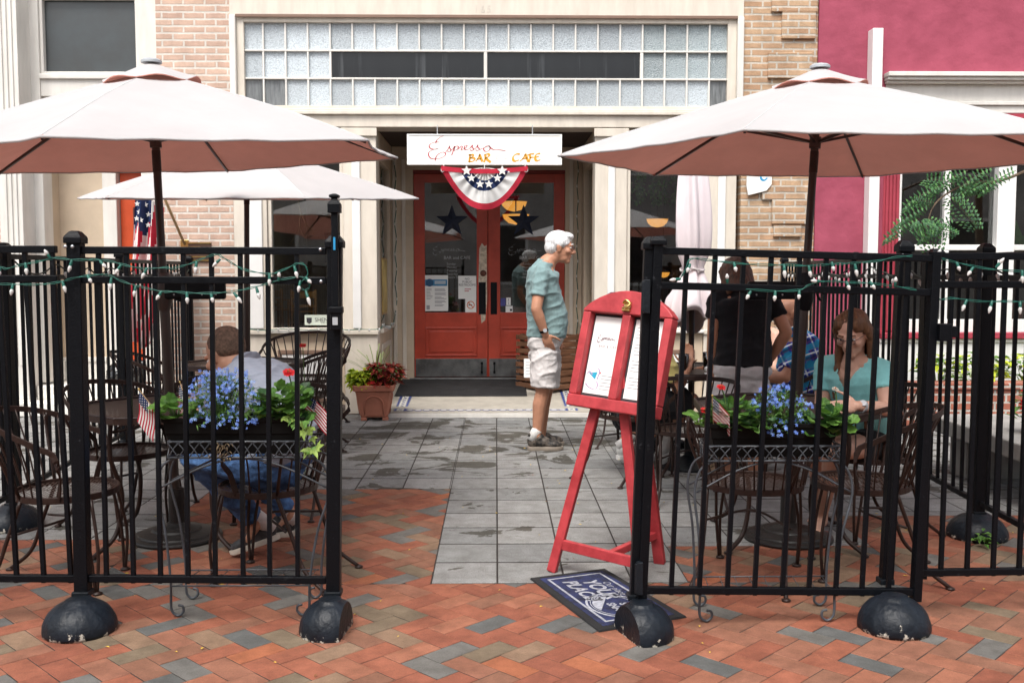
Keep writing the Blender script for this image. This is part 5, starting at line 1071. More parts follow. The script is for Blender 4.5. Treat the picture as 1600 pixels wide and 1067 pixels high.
# ---------------------------------------------------------------- umbrellas
SEAM=M('umbrella_seam',(.58,.575,.575),.9,var=.05)
def umbrella(label,base,top,Rr,rise,phase,tiltx,tilty,crank=None,bz=True,straps=(),group='market umbrellas over the terrace tables'):
    base=Vector(base); top=Vector(top); o=thing('patio_umbrella',label,'umbrella',base,0,group)
    A=Matrix.Rotation(tiltx,3,'X')@Matrix.Rotation(tilty,3,'Y')
    def cp(r,a,lift=0.):
        # r 0..1 along the radius, a in gores
        k=math.floor(a); t=a-k; t4=4*t*(1-t)
        p0=Vector((math.cos(R(phase+60*k)),math.sin(R(phase+60*k)),0)); p1=Vector((math.cos(R(phase+60*(k+1))),math.sin(R(phase+60*(k+1))),0))
        q=(p0*(1-t)+p1*t)*(Rr*r*(1-.035*t4*r))
        z=-rise*(.86*r+.14*r*r)-.018*t4*r*(1.2-r)+ .006*math.sin(a*23+r*9)*r*.5
        return top+A@(q+Vector((0,0,z+lift)))
    m=MB(); n=6; nt=10; nr=14; rs=[.04+.96*i/nr for i in range(nr+1)]
    na=n*nt
    up_=[[cp(r,a/nt) for a in range(na)] for r in rs]; lo_=[[cp(r,a/nt,-.006) for a in range(na)] for r in rs]
    m.loft(up_,cap=False,mi=0); m.loft([l for l in reversed(lo_)],cap=False,mi=1); m.loft([lo_[-1],up_[-1]][::-1],cap=False,mi=1)
    # loft winding: top must face outwards
    cv=m.build('canopy',[FABRIC,UNDERSIDE],o)
    bm=bmesh.new(); bm.from_mesh(cv.data); bmesh.ops.recalc_face_normals(bm,faces=bm.faces[:]); bm.to_mesh(cv.data); bm.free()
    cv.data.polygons.foreach_set('use_smooth',[True]*len(cv.data.polygons)); cv.data.set_sharp_from_angle(angle=R(25))
    hm=MB(); hm.tube([cp(1,a/nt,-.004) for a in range(na)],.006,6,closed=True); hm.build('hem',FABRIC,o,smooth=True)
    v=MB(); vr=.235
    def vp(r,a,l=0): 
        an=R(phase+a*60); t=a-math.floor(a); fl=.026*(4*t*(1-t))**2*r**3+.008*math.sin(a*5.1)*r**2
        return top+A@Vector((vr*r*Rr/1.35*1.0*math.cos(an),vr*r*math.sin(an),.042-.108*r*r**.2+fl+l))
    u2=[[vp(i/6+.02,a/8) for a in range(48)] for i in range(7)]; l2=[[vp(i/6+.02,a/8,-.005) for a in range(48)] for i in range(7)]
    v.loft(u2,cap=False,mi=0); v.loft(l2[::-1],cap=False,mi=1); v.loft([u2[-1],l2[-1]],cap=False,mi=1); vo=v.build('vent_cap',[FABRIC,UNDERSIDE],o,smooth=True)
    bm=bmesh.new(); bm.from_mesh(vo.data); bmesh.ops.recalc_face_normals(bm,faces=bm.faces[:]); bm.to_mesh(vo.data); bm.free()
    f=MB(); f.lathe([(.052,.04),(.052,.052),(.04,.06),(.018,.065),(.001,.066)],20,top); f.build('finial',GALV,o,smooth=40)
    for k in range(6):
        w=MB(); w.tube([cp(r,float(k),.0002) for r in (.16,.3,.45,.6,.75,.9,.995)],.002,5); w.build('seam',SEAM,o,smooth=True)
    ax=(top-base).normalized()
    pl_=MB(); pl_.tube([base+ax*.25,base+ax*1.33],.026,14); pl_.tube([base+ax*1.3,top+Vector((0,0,.03))],.0205,14); pl_.build('pole',POLE,o,smooth=40)
    jt=MB(); zz=(2.0-base.z)/ax.z; jt.tube([base+ax*(zz-.06),base+ax*(zz+.05)],.0225,14); jt.build('pole_joint',BROWN,o,smooth=40)
    hub=base+ax*((top.z-rise*.82-base.z)/ax.z); h=MB(); h.tube([hub-ax*.03,hub+ax*.03],.03,14); h.build('runner',POLE,o,smooth=40)
    for k in range(6):
        r1=MB(); pts=[cp(r,float(k),-.014) for r in (.05,.3,.6,.99)]; r1.band(pts,.016,.01); ro=r1.build('rib',POLE,o)
        s=MB(); s.bar(hub,cp(.47,float(k),-.024),.01,.014); s.build('strut',POLE,ro)
        t_=MB(); t_.ell(cp(.985,float(k),-.01),(.016,.016,.008),8,6); t_.build('rib_end',UNDERSIDE,ro,smooth=True)
    if crank:
        c0=base+ax*crank[0]; x0,x1=sorted((crank[1],0)); 
        b_=MB(); b_.box((c0.x+x0,c0.y-.04,c0.z-.05),(c0.x+x1,c0.y+.0,c0.z+.045)); b_.build('box_unit',BLACK,o,bevel=.012,seg=3)
        c_=MB(); c_.lathe([(.03,-.11),(.043,-.06),(.045,.05),(.03,.09)],16,c0); c_.build('crank_housing',BLACK if crank[1]<0 else POLE,o,smooth=40)
        hd_=MB(); q=c0+Vector((.05,-.01,.02)); hd_.tube(catmull([c0+Vector((.02,-.02,.03)),q+Vector((.0,0,.02)),q+Vector((.012,-.01,-.05)),q+Vector((.03,-.01,-.075)),q+Vector((.05,-.01,-.075))],4),.007,8); hd_.build('crank_handle',BLACK,o,smooth=True)
        for i in range(4):
            w=MB(); px_=c0.x+crank[1]*(.2+.22*i); w.M=Matrix.Translation((px_,c0.y-.0405,c0.z-.025))@Matrix.Rotation(R(90),4,'X'); w.lathe([(.005,0),(.004,.002),(.0005,.0022)],8); w.build('screw',CHROME,o)
    if bz:
        b_=MB(); b_.lathe([(.232,0),(.236,.012),(.232,.022),(.2,.028),(.196,.036),(.13,.05),(.125,.06),(.06,.075),(.05,.085),(.042,.09),(.04,.27),(.03,.275)],40,base); b_.build('umbrella_base',M('base_iron',(.014,.0125,.012),.45,var=.3,bump=.25,bs=50),o,smooth=35)
    for st in straps:
        w=MB(); w.band(catmull([cp(r,a,.006) for r,a in st],5),.012,.003,nrm=None); w.build('tie_strap',UNDERSIDE if False else M('strap_mauve',(.55,.43,.43),.8),o)
    return o
umbrella('large umbrella with pale top and terracotta underside over the left front table',(-1.71,5.28,0),(-1.775,5.25,2.455),1.36,.44,30,R(3.0),R(-2.2),crank=(1.33,.33),straps=[[(.62,5.95),(.72,5.9),(.8,5.93),(.9,5.87)],[(.62,5.95),(.7,6.02),(.8,6.0)]])
umbrella('large umbrella with pale top and terracotta underside over the right front table',(1.56,5.22,0),(1.69,5.25,2.44),1.36,.42,0,R(1.2),R(.4),crank=(1.33,-.31),straps=[[(.62,5.5),(.72,5.35),(.8,5.42),(.93,5.3)],[(.62,5.5),(.7,5.62),(.8,5.68),(.93,5.74)]])
umbrella('bright white umbrella behind, over the table by the left shop window',(-1.95,7.75,0),(-1.91,7.75,2.39),1.31,.4,0,R(3.9),0,crank=None)
# folded umbrella
fu=thing('patio_umbrella','folded pale mauve umbrella tied at the waist before the right shop window','umbrella',(1.42,7.2,0)); bx_,by_=1.42,7.2
m=MB(); zs=[(2.5,.03,.0),(2.35,.07,.2),(2.1,.1,.25),(1.85,.115,.28),(1.6,.11,.3),(1.48,.075,.25),(1.43,.07,.2),(1.38,.085,.3),(1.28,.13,.35),(1.17,.17,.38),(1.09,.19,.4),(1.06,.17,.4)]
rings=[]
for z,r,w_ in zs:
    rr=[]
    for k in range(72):
        a=2*math.pi*k/72; f=1+w_*(.6*math.sin(6*a+1.2*math.sin(z*3))+.25*math.sin(11*a+z*4)); zz=z+(.05*math.sin(3*a+.8) if z<1.2 else 0)+( -.06*math.cos(a-2.0) if z<1.1 else 0)
        rr.append(Vector((bx_+.005*(2.5-z)+r*f*math.cos(a),by_+r*f*math.sin(a),zz)))
    rings.append(rr)
rr2=[catmull([rings[i][k] for i in range(len(rings))],4) for k in range(72)]
m.loft([[rr2[k][i] for k in range(72)] for i in range(len(rr2[0]))],cap=False); m.build('folded_canopy',MAUVE,fu,smooth=True,solid=.004)
MB().tube([(bx_+.0,by_,.1),(bx_,by_,2.55)],.021,12).build('pole',POLE,fu,smooth=True)
tb=MB(); tb.tube([(bx_+.085*math.cos(a*.3142),by_+.085*math.sin(a*.3142),1.44+.01*math.sin(a)) for a in range(20)],.008,6,closed=True); tb.build('tie_strap',M('tie_grey',(.5,.46,.46),.8),fu)
b_=MB(); b_.lathe([(.232,0),(.236,.012),(.232,.022),(.13,.05),(.06,.075),(.042,.09),(.04,.27),(.03,.275)],32,(bx_,by_,0)); b_.build('umbrella_base',BASEB,fu,smooth=35)
# ---------------------------------------------------------------- tables
def table(label,x,y,rz,r=.5):
    o=thing('patio_table',label,'table',(0,0,0),0,'brown iron terrace tables')
    oct_=[(r*math.cos(R(22.5+45*k)),r*math.sin(R(22.5+45*k))) for k in range(8)]
    m=MB(); m.prism([(a*.985,b2*.985) for a,b2 in oct_],(0,0,.712),(1,0,0),(0,1,0),(0,0,.003)); m.build('tabletop',BROWNMESH,o)
    e=MB(); pts=[Vector((a,b2,.704)) for a,b2 in oct_]; e.band(pts,.034,.014,closed=True); e.tube([p+Vector((0,0,.015)) for p in pts],.009,8,closed=True); e.build('table_rim',BROWN,o)
    for k in range(4):
        a=R(45+90*k); d=Vector((math.cos(a),math.sin(a),0)); l=MB()
        l.tube(catmull([d*(r*.72)+Vector((0,0,.7)),d*(r*.74)+Vector((0,0,.5)),d*(r*.62)+Vector((0,0,.3)),d*(r*.7)+Vector((0,0,.1)),d*(r*.95)+Vector((0,0,.012))],6),.012,8); l.ell(d*(r*.95)+Vector((0,0,.01)),(.022,.022,.01),8,6); l.build('leg',BROWN,o,smooth=True)
    br_=MB(); 
    for k in range(4):
        a,b2=R(45+90*k),R(135+90*k); br_.tube(catmull([Vector((math.cos(a)*r*.7,math.sin(a)*r*.7,.62)),Vector((math.cos((a+b2)/2)*r*.42,math.sin((a+b2)/2)*r*.42,.66)),Vector((math.cos(b2)*r*.7,math.sin(b2)*r*.7,.62))],6),.007,6)
    br_.build('brace',BROWN,o,smooth=True)
    o.location=(x,y,0); o.rotation_euler.z=rz; return o
table('brown mesh table under the left front umbrella, behind the lobelia box',-1.71,5.26,R(8)); table('brown mesh table under the white umbrella near the left shop window',-1.95,7.75,R(20),.47)
table('brown table with drinks under the folded umbrella',1.42,7.2,R(10)); table('brown mesh table in front of the woman in turquoise',1.54,5.22,R(-6))
# ---------------------------------------------------------------- chairs
CG='brown iron barrel chairs of the terrace'
def chair_proto(label):
    o=thing('iron_chair',label,'chair',(0,0,0),0,CG); zs=.43; rs=.225
    sr=lambda a,r=rs:Vector((r*1.02*math.sin(a),-r*math.cos(a)*.98,zs))   # a=0 at the back
    m=MB(); n=36; m.loft([[sr(2*math.pi*k/n,r)+Vector((0,0,dz)) for k in range(n)] for r,dz in ((.002,-.012),(.12,-.009),(.222,.002))],cap=False); m.build('seat',BROWNMESH,o,smooth=True)
    e=MB(); e.band([sr(2*math.pi*k/n) for k in range(n)],.03,.012,closed=True); e.build('seat_frame',BROWN,o,bevel=.003)
    A=R(92); N_=28
    def rim(a):
        t=abs(a)/A; r=.33-.035*t*t; z=.795-.13*t**2.2
        return Vector((r*math.sin(a),-r*math.cos(a)*.95-.05*(1-t),z))
    m=MB()
    for k in range(17):
        a=-A*.93+2*A*.93*k/16; p0=sr(a*1.0); p1=rim(a); mid=(p0+p1)/2+(Vector((p0.x,p0.y,0)).normalized())*-.012
        m.tube(catmull([p0,mid,p1],4),.0042,5)
    bk_=m.build('backrest',BROWN,o,smooth=True)
    r_=MB(); pts=[rim(-A+2*A*k/N_) for k in range(N_+1)]; ends=[]
    for sg_ in (-1,1):
        e0=rim(A*sg_); s0=sr(A*sg_*1.12); ends.append([e0+Vector((0,.05,-.02)),e0+Vector((0,.07,-.08)),s0+Vector((.02*sg_,.02,.1)),s0])
    full=ends[0][::-1][:-1]+[ends[0][0]]+pts+ends[1]
    r_.band(catmull(full,2),.026,.008,nrm=None); r_.build('top_rail',BROWN,bk_,bevel=.002)
    for sg_ in (-1,1):
        l=MB(); f=Vector((.185*sg_,.19,0)); l.tube(catmull([sr(R(180-28*sg_))+Vector((.05*sg_,-.03,-.01)),f+Vector((.005*sg_,.01,.2)),f],5),.0075,7); l.tube(catmull([sr(R(180-60*sg_))+Vector((0,.02,-.01)),f+Vector((.018*sg_,-.02,.2)),f+Vector((.004*sg_,-.006,0))],5),.0075,7); l.lathe([(.022,0),(.022,.008),(.008,.016)],10,f); l.build('leg',BROWN,o,smooth=True)
        l=MB(); b_=Vector((.21*sg_,-.36,0)); l.tube(catmull([sr(R(-55*sg_ if False else 55*sg_))+Vector((.0,0,-.01)),Vector((.185*sg_,-.19,.25)),Vector((.19*sg_,-.25,.1)),b_+Vector((0,0,.006))],6),.0095,8); l.tube(catmull([sr(R(55*sg_)),rim(R(56*sg_))+Vector((0,0,-.1)),rim(R(56*sg_))],4),.0075,7); l.lathe([(.02,0),(.02,.008),(.008,.014)],10,b_); l.build('leg',BROWN,o,smooth=True)
    s=MB(); s.tube(catmull([Vector((-.2,-.17,.27)),Vector((0,.0,.3)),Vector((.2,-.17,.27))],6),.006,6); s.build('stretcher',BROWN,o,smooth=True)
    return o
CH_=[(-1.96,4.52,-88,1.0,'brown iron chair at the left edge, nearest the front railing'),
 (-2.04,5.5,-125,1.0,'brown iron chair tucked in at the left side of the left front table'),
 (-1.66,5.75,178,1.0,'brown iron chair tucked in behind the left front umbrella pole'),
 (-1.06,4.6,78,1.0,'brown iron chair the man in the grey shirt sits on'),
 (-1.2,6.0,-10,1.0,'empty brown iron chair just behind the man in the grey shirt'),
 (-1.72,8.95,176,1.32,'wide brown iron chair backed against the left shop window'),
 (-1.62,8.02,96,1.1,'brown iron chair at the right of the far left table'),
 (-2.68,7.9,-80,1.0,'brown iron chair at the left of the far left table'),
 (1.72,4.62,80,1.0,'empty brown iron chair turned sideways behind the gate panel'),
 (1.21,4.62,-24,1.0,'empty brown iron chair with its back to the right flower box'),
 (2.0,5.34,108,1.0,'brown iron chair the woman in turquoise sits on'),
 (.95,6.88,-48,1.05,'brown iron chair under the man with the straw hat'),
 (1.22,6.2,-8,1.0,'empty brown iron chair behind the right flower box by the standing woman'),
 (2.05,6.95,88,1.0,'brown iron chair under the man in the plaid shirt'),
 (1.98,7.85,135,1.0,'brown iron chair under the person in bright blue'),
 (1.12,8.15,-25,.9,'brown iron chair under the man in the navy cap')]
pr_=None
for (x,y,a,s,l) in CH_:
    if pr_ is None: pr_=chair_proto(l); c=pr_
    else: c=copy_tree(pr_); c['label']=l
    c.location=(x,y,0); c.rotation_euler.z=R(a); c.scale=(s,s,1.0 if s<1.2 else 1.08)
# ---------------------------------------------------------------- flower boxes and their wire stands
def stand(label,x0,x1,y0,y1,zt,feet,zb):
    o=thing('plant_stand',label,'plant stand',((x0+x1)/2,(y0+y1)/2,0),0,'grey wire stands of the flower boxes'); m=MB(); r=.0032
    per=[(x0,y0),(x1,y0),(x1,y1),(x0,y1)]
    for z in (zt,zb): m.tube([(a,b2,z) for a,b2 in per],.0045,6,closed=True)
    for i in range(4):
        a,b2=Vector(per[i]+(0,)),Vector(per[(i+1)%4]+(0,)); L_=(b2-a).length; n=max(3,int(L_/.042)); d=(b2-a)/L_; nr=Vector((d.y,-d.x,0))
        for k in range(n):
            p,q=a+d*L_*k/n,a+d*L_*(k+1)/n; w=.006; zu,zd=Vector((0,0,zt)),Vector((0,0,zb)); zm=Vector((0,0,(zt*.62+zb*.38)))
            m.tube(catmull([p+zd,lerp(p,q,.62)+zm,lerp(p,q,.93)+Vector((0,0,zt*.9+zb*.1)),lerp(p,q,.5)+zu],3),r*.8,5); m.tube(catmull([q+nr*w*.4+zd,lerp(q,p,.62)+nr*w*.4+zm,lerp(q,p,.93)+nr*w*.4+Vector((0,0,zt*.9+zb*.1)),lerp(p,q,.5)+nr*w*.4+zu],3),r*.8,5)
    for k in range(7): xx=lerp(x0,x1,(k+.5)/7); m.tube([(xx,y0,zb),(xx,y1,zb)],r,5)
    m.build('basket',GREYIRON,o,smooth=True)
    for (fx_,fy) in feet:
        l=MB(); sx=-1 if fx_<(x0+x1)/2 else 1; cx=x0 if sx<0 else x1; cy=y0+.01 if fy<(y0+y1)/2 else y1-.01; f=Vector((fx_,fy,0)); sf=-1 if fy<(y0+y1)/2 else 1
        sc_=[f+Vector((-sx*.0,0,.05)),f+Vector((-sx*.008,0,.018)),f+Vector((-sx*.03,0,.006)),f+Vector((-sx*.05,0,.022)),f+Vector((-sx*.048,0,.045)),f+Vector((-sx*.03,0,.05))]
        l.tube(catmull([Vector((cx-sx*.03,cy,zb)),Vector((cx+sx*.03,cy,zb-.04)),Vector((cx+sx*.052,cy,zb-.14)),lerp(Vector((cx+sx*.04,cy,0)),f,.5)+Vector((0,0,.36)),lerp(Vector((cx,cy,0)),f,.9)+Vector((0,0,.16))]+sc_,5),.0055,7); l.build('leg',GREYIRON,o,smooth=True)
    b_=MB(); 
    for yy in (y0+.01,y1-.01): b_.tube(catmull([Vector((x0-.045,yy,zb-.13)),Vector((lerp(x0,x1,.25),yy,zb-.035)),Vector(((x0+x1)/2,yy,zb-.006)),Vector((lerp(x0,x1,.75),yy,zb-.035)),Vector((x1+.045,yy,zb-.13))],6),.0045,6)
    b_.build('arched_brace',GREYIRON,o,smooth=True)
    c=MB(); zz=.13; xs=[min(f[0] for f in feet)+.01,max(f[0] for f in feet)-.01]; ysf=[min(f[1] for f in feet),max(f[1] for f in feet)]
    for yy in ysf: c.tube([(xs[0],yy,zz),(xs[1],yy,zz)],.0035,6)
    for k in range(9): xx=lerp(xs[0],xs[1],(k+.5)/9); c.tube([(xx,ysf[0],zz),(xx+.02,ysf[1],zz)],.002,5)
    c.build('lower_shelf',GREYIRON,o,smooth=True)
    return o
def fbox(label,x0,x1,y0,y1,zb,zt):
    o=thing('planter_box',label,'planter',((x0+x1)/2,(y0+y1)/2,zb),0,'black window boxes on wire stands'); rc_=lambda dx,dy,z:[Vector((x0+dx,y0+dy,z)),Vector((x1-dx,y0+dy,z)),Vector((x1-dx,y1-dy,z)),Vector((x0+dx,y1-dy,z))]
    m=MB(); m.loft([rc_(.03,.03,zb),rc_(.015,.015,zb+(zt-zb)*.55),rc_(.011,.011,zb+(zt-zb)*.56),rc_(.006,.006,zt-.018),rc_(0,0,zt-.018),rc_(-.002,-.002,zt),rc_(.012,.012,zt),rc_(.016,.016,zt-.03)]); m.build('box_body',M('black_plastic_box',(.005,.005,.005),.5,var=.25,spec=.12),o,bevel=.003)
    MB().box((x0+.015,y0+.015,zt-.028),(x1-.015,y1-.015,zt-.024)).build('soil',SOIL,o); return o
SY0,SY1=4.06,4.25
SX0,SX1=P(262,700,SY0).x,P(494,700,SY0).x; zL=P(300,690,SY0).z; zLb=P(300,715,SY0).z
stand('grey wire plant stand under the left flower box',SX0,SX1,SY0,SY1,zL,[(G(269,962).x,4.05),(G(296,931).x,4.27),(G(485,960).x,4.05),(G(504,933).x,4.27)],zLb)
B0,B1=P(250,655,SY0).x,P(474,655,SY0).x; zt=P(300,654,SY0).z; fbox('black flower box with blue lobelia and one red gerbera',B0,B1,SY0+.012,SY1-.012,zLb+.008,zt)
TY0,TY1=3.98,4.15
TX0_,TX1_=P(1107,700,TY0).x,P(1311,700,TY0).x; zR=P(1200,697,TY0).z; zRb=P(1200,720,TY0).z
stand('grey wire plant stand under the right flower box',TX0_,TX1_+.01,TY0,TY1,zR,[(G(1085,950).x,4.14),(G(1100,985).x,3.95),(G(1310,978).x,3.95),(G(1292,948).x,4.14)],zRb)
ztR=P(1200,663,TY0).z; C0,C1=P(1110,663,TY0).x,P(1312,663,TY0).x; fbox('black flower box with red zinnia and small flag on its left',C0,C1,TY0+.012,TY1-.012,zRb+.008,ztR)
def lobelia(label,c,r,h,nf,nl):
    o=thing('lobelia_plant',label,'plant',c); f=MB(); g=MB(); s=MB(); c=Vector(c)
    for k in range(nf):
        a=rg.uniform(0,6.283); z=rg.random(); q=math.sqrt(rg.random())*math.sqrt(max(.05,1-(z-.35)**2*1.8)); p=c+Vector((r[0]*q*math.cos(a),r[1]*q*math.sin(a)-.01,h*z-.03*q*(z<.3)))
        for i in range(rg.choice([1,1,2,3])):
            flower(f,p+Vector((rg.uniform(-.01,.01),rg.uniform(-.012,0),rg.uniform(-.01,.01))),rg.uniform(.0062,.0098),5,rg.choice([0,0,1]),(rg.uniform(-.6,.6),-1,rg.uniform(.1,.9)),mi2=None)
        if k%2==0: s.tube(catmull([c+Vector((rg.uniform(-.3,.3)*r[0],0,0)),lerp(c,p,.6)+Vector((0,0,.03)),p],3),.0011,3)
    for k in range(nl):
        a=rg.uniform(0,6.283); z=rg.random(); q=math.sqrt(rg.random())*math.sqrt(max(.05,1-(z-.35)**2*1.8))*.95; p=c+Vector((r[0]*q*math.cos(a),r[1]*q*math.sin(a),h*z*.95-.02))
        leafq(g,p,(rg.uniform(-1,1),rg.uniform(-1,.6),rg.uniform(-.4,1)),(0,0,1),rg.uniform(.016,.034),.007,rg.choice([0,0,1,2]))
    f.build('flowers',[BLUEF,M('lobelia_pale',(.3,.45,.85),.6,trans=.2)],o); g.build('foliage',LEAFG,o); s.build('stem',STEMG,o); return o
def broad(label,c,r,h,n,l,w,name='leafy_plant',mats=None,mis=(0,0,1,2),lobed=True):
    o=thing(name,label,'plant',c); m=MB(); s=MB(); c=Vector(c)
    for k in range(n):
        a=rg.uniform(0,6.283); q=math.sqrt(rg.random()); z=rg.random()**.8; p=c+Vector((r[0]*q*math.cos(a),r[1]*q*math.sin(a),h*z*(1-.35*q)))
        d=Vector((math.cos(a)*q+rg.uniform(-.2,.2),math.sin(a)*q-.25,rg.uniform(-.15,.5))).normalized(); up_=Vector((rg.uniform(-.3,.3),-.5,1)).normalized(); sd=d.cross(up_).normalized(); nn=sd.cross(d)
        L_=l*rg.uniform(.6,1.15); W_=w*rg.uniform(.7,1.15); cup=rg.uniform(.05,.22)
        # rounded scalloped leaf as a fan with a mid vein
        rim_=[]
        for i in range(13):
            t=-1+2*i/12; an=t*2.35; rad=(1+.09*(1 if i%2 else -1)) if lobed else 1
            rim_.append(p+d*L_*(.42+.5*math.cos(an)*rad)+sd*W_*.5*math.sin(an)*rad*1.05+nn*(cup*W_*abs(math.sin(an))-.05*L_*(1+math.cos(an))))
        ctr=p+d*L_*.4-nn*.01; vs=[ctr]+rim_; m.add(vs,[(0,i+1,i+2) for i in range(12)]+[(0,13,1)],rg.choice(mis))
        if k%2==0: s.tube(catmull([c+Vector((rg.uniform(-.2,.2)*r[0],0,-.01)),lerp(c,p,.5)+Vector((0,0,.03)),p],3),.0018,4)
    m.build('foliage',mats or LEAFG,o); s.build('stem',STEMG,o); return o
def ivy(label,c,pts,n):
    o=thing('ivy_plant',label,'plant',c); m=MB(); s=MB(); pt=catmull(pts,8); s.tube(pt,.0018,5)
    lobes=[(0,0),(.18,-.3),(.5,-.42),(.42,-.18),(1,0),(.42,.18),(.5,.42),(.18,.3)]
    for k in range(n):
        p=pt[rg.randrange(len(pt))]+Vector((rg.uniform(-.03,.03),rg.uniform(-.03,.01),rg.uniform(-.02,.03))); d=Vector((rg.uniform(-.6,.8),-.6,rg.uniform(-1,.4))).normalized(); n_=Vector((rg.uniform(-.3,.3),-1,.6)).normalized(); sd=d.cross(n_).normalized(); L_=rg.uniform(.035,.06)
        m.add([p+d*L_*a+sd*L_*b2+n_*.006*abs(b2)*3 for a,b2 in lobes],[(0,1,2,3),(0,3,4,5),(0,5,6,7)],rg.choice([0,0,0,1]))
    m.build('foliage',[IVY,LEAFG[1]],o); s.build('stem',STEMG,o)
ym=(SY0+SY1)/2
lobelia('mound of bright blue lobelia in the middle of the left flower box',(P(352,652,ym-.02).x,ym-.03,zt-.02),(.17,.1),.215,330,900)
broad('broad green leaves at the left end of the left flower box',(P(276,655,ym).x,ym-.02,zt-.02),(.075,.06),.1,26,.065,.058,mis=(0,1,1))
broad('dense green leafy plant under the red gerbera, right in the left flower box',(P(446,655,ym).x,ym-.01,zt-.03),(.09,.075),.185,84,.07,.058)
broad('small green leaves beside the lobelia mound',(P(408,650,ym).x,ym-.05,zt-.02),(.05,.04),.08,16,.05,.045,mis=(0,1))
def gerbera(label,c,top,n=22,r=.03,mats=REDF,dead=False):
    o=thing('red_flower' if not dead else 'faded_flower',label,'flower',c); m=MB(); flower(m,top,r,n,0,(.1,-.5,.9)); flower(m,Vector(top)+Vector((0,-.003,.005)),r*.6,n//2,0,(.1,-.5,.9)); m.ell(Vector(top)+Vector((0,-.004,.006)),r*.22,8,5,mi=1); m.build('bloom',[mats,M('bloom_centre',(.35,.08,.02),.7)],o); MB().tube(catmull([c,lerp(Vector(c),Vector(top),.6)+Vector((.01,0,0)),top],4),.0028,5).build('stem',STEMG,o)
gt=P(451,582,ym-.03); gerbera('bright red gerbera standing above the left flower box',(gt.x,ym,zt),gt)
gt2=P(473,540,6.4); gerbera('small red bloom on a tall stem behind the seated man',(gt2.x,6.4,.0),gt2,14,.03)
ivy('pale ivy trailing over the right end of the left flower box',P(455,655,SY0+.02),[P(450,648,SY0+.03),P(462,658,SY0),P(478,668,SY0-.02),P(490,690,SY0-.02),P(484,700,SY0-.02)],26)
fp2=thing('dry_roots','tuft of dry brown growth hanging under the left flower box','plant',P(345,700,SY0)); m=MB()
for k in range(70): p=P(rg.uniform(328,362),rg.uniform(690,716),SY0-.005); leafq(m,p,(rg.uniform(-1,1),-.4,rg.uniform(-1,.4)),(0,0,1),.022,.006,0)
m.build('dry_growth',M('dry_brown',(.17,.12,.07),.9,var=.4),fp2)
yr=(TY0+TY1)/2
lobelia('looser blue lobelia in the middle of the right flower box',(P(1215,652,yr).x,yr-.02,ztR-.02),(.14,.08),.17,150,640)
broad('green leafy plant under the red zinnia, left in the right flower box',(P(1143,655,yr).x,yr,ztR-.02),(.1,.08),.12,60,.055,.04,lobed=False)
broad('ivy green leaves at the front middle of the right flower box',(P(1190,655,yr-.05).x,yr-.04,ztR-.03),(.12,.06),.1,46,.045,.045)
broad('large scalloped green geranium leaves at the right end of the right flower box',(P(1290,650,yr).x,yr-.01,ztR-.06),(.085,.08),.14,60,.06,.06,mis=(0,1,2))
gt=P(1127,605,yr); gerbera('red zinnia standing above the right flower box',(gt.x+.02,yr,ztR),gt,14,.022)
gt=P(1101,641,yr-.06); gerbera('low red zinnia at the left end of the right flower box',(gt.x+.02,yr,ztR),gt,12,.022)
broad('few green leaves leaning out over the left end of the right box',(P(1097,632,yr).x,yr-.02,ztR-.01),(.055,.05),.08,12,.06,.045,lobed=False,mis=(0,1))
gt=P(1305,608,yr); gerbera('faded brown flower head among the geranium leaves',(gt.x-.01,yr,ztR),gt,16,.016,M('petal_faded',(.42,.36,.3),.8),True)
# ---------------------------------------------------------------- flags
def flagmat(u,v): # u along the fly, v down the hoist
    if u<.42 and v<7/13.: return 2
    return 0 if int(v*13)%2==0 else 1
def mini(label,ball,foot,fly,drop,rows=13,w=.115,h=.07):
    A,B=Vector(ball),Vector(foot); o=thing('small_flag',label,'flag',B,0,'small stick flags in the flower boxes'); MB().tube([B,A],.0022,6).build('stick',WOODSTICK,o); m=MB(); m.ell(A,.005,8,6); m.build('finial',BRASS,o,smooth=True)
    d=(B-A).normalized(); fl=Vector(fly).normalized()
    def fn(u,v):
        p=A+d*(.006+h*v)+fl*w*u; p.z-=drop*u*u*w; p+=Vector((0,-1,0))*.008*math.sin(u*7+v*2)*(.3+u); return p
    m=MB(); m.grid(fn,20,13,mifn=flagmat); cl=m.build('cloth',[FLRED,FLWHITE,FLBLUE],o,smooth=True)
    s=MB()
    for i in range(5):
        for j in range(4): p=fn(.05+i*.08,.07+j*.13); s.prism(starpoly(.0028),p+Vector((0,-.0016,0)),(1,0,0),(0,0,1),(0,.0006,0))
    s.build('stars',FLWHITE,cl); return o
mini('small stick flag leaning out at the left of the left flower box',P(217,608,4.1),P(262,668,4.13),(-.06,-.1,-1),.0,w=.125,h=.11)
mini('small stick flag half hidden behind the leaves at the left of the left box',P(281,597,4.22),P(302,660,4.2),(-.1,-.1,-1),.0,w=.12,h=.07)
mini('small stick flag hanging at the right end of the left flower box',P(480,611,4.2),P(466,658,4.2),(.72,-.1,-.6),.15,w=.14,h=.075)
mini('small stick flag drooping at the left end of the right flower box',P(1113,618,3.99),P(1115,672,4.03),(.75,-.1,-.6),.2,w=.085,h=.105)
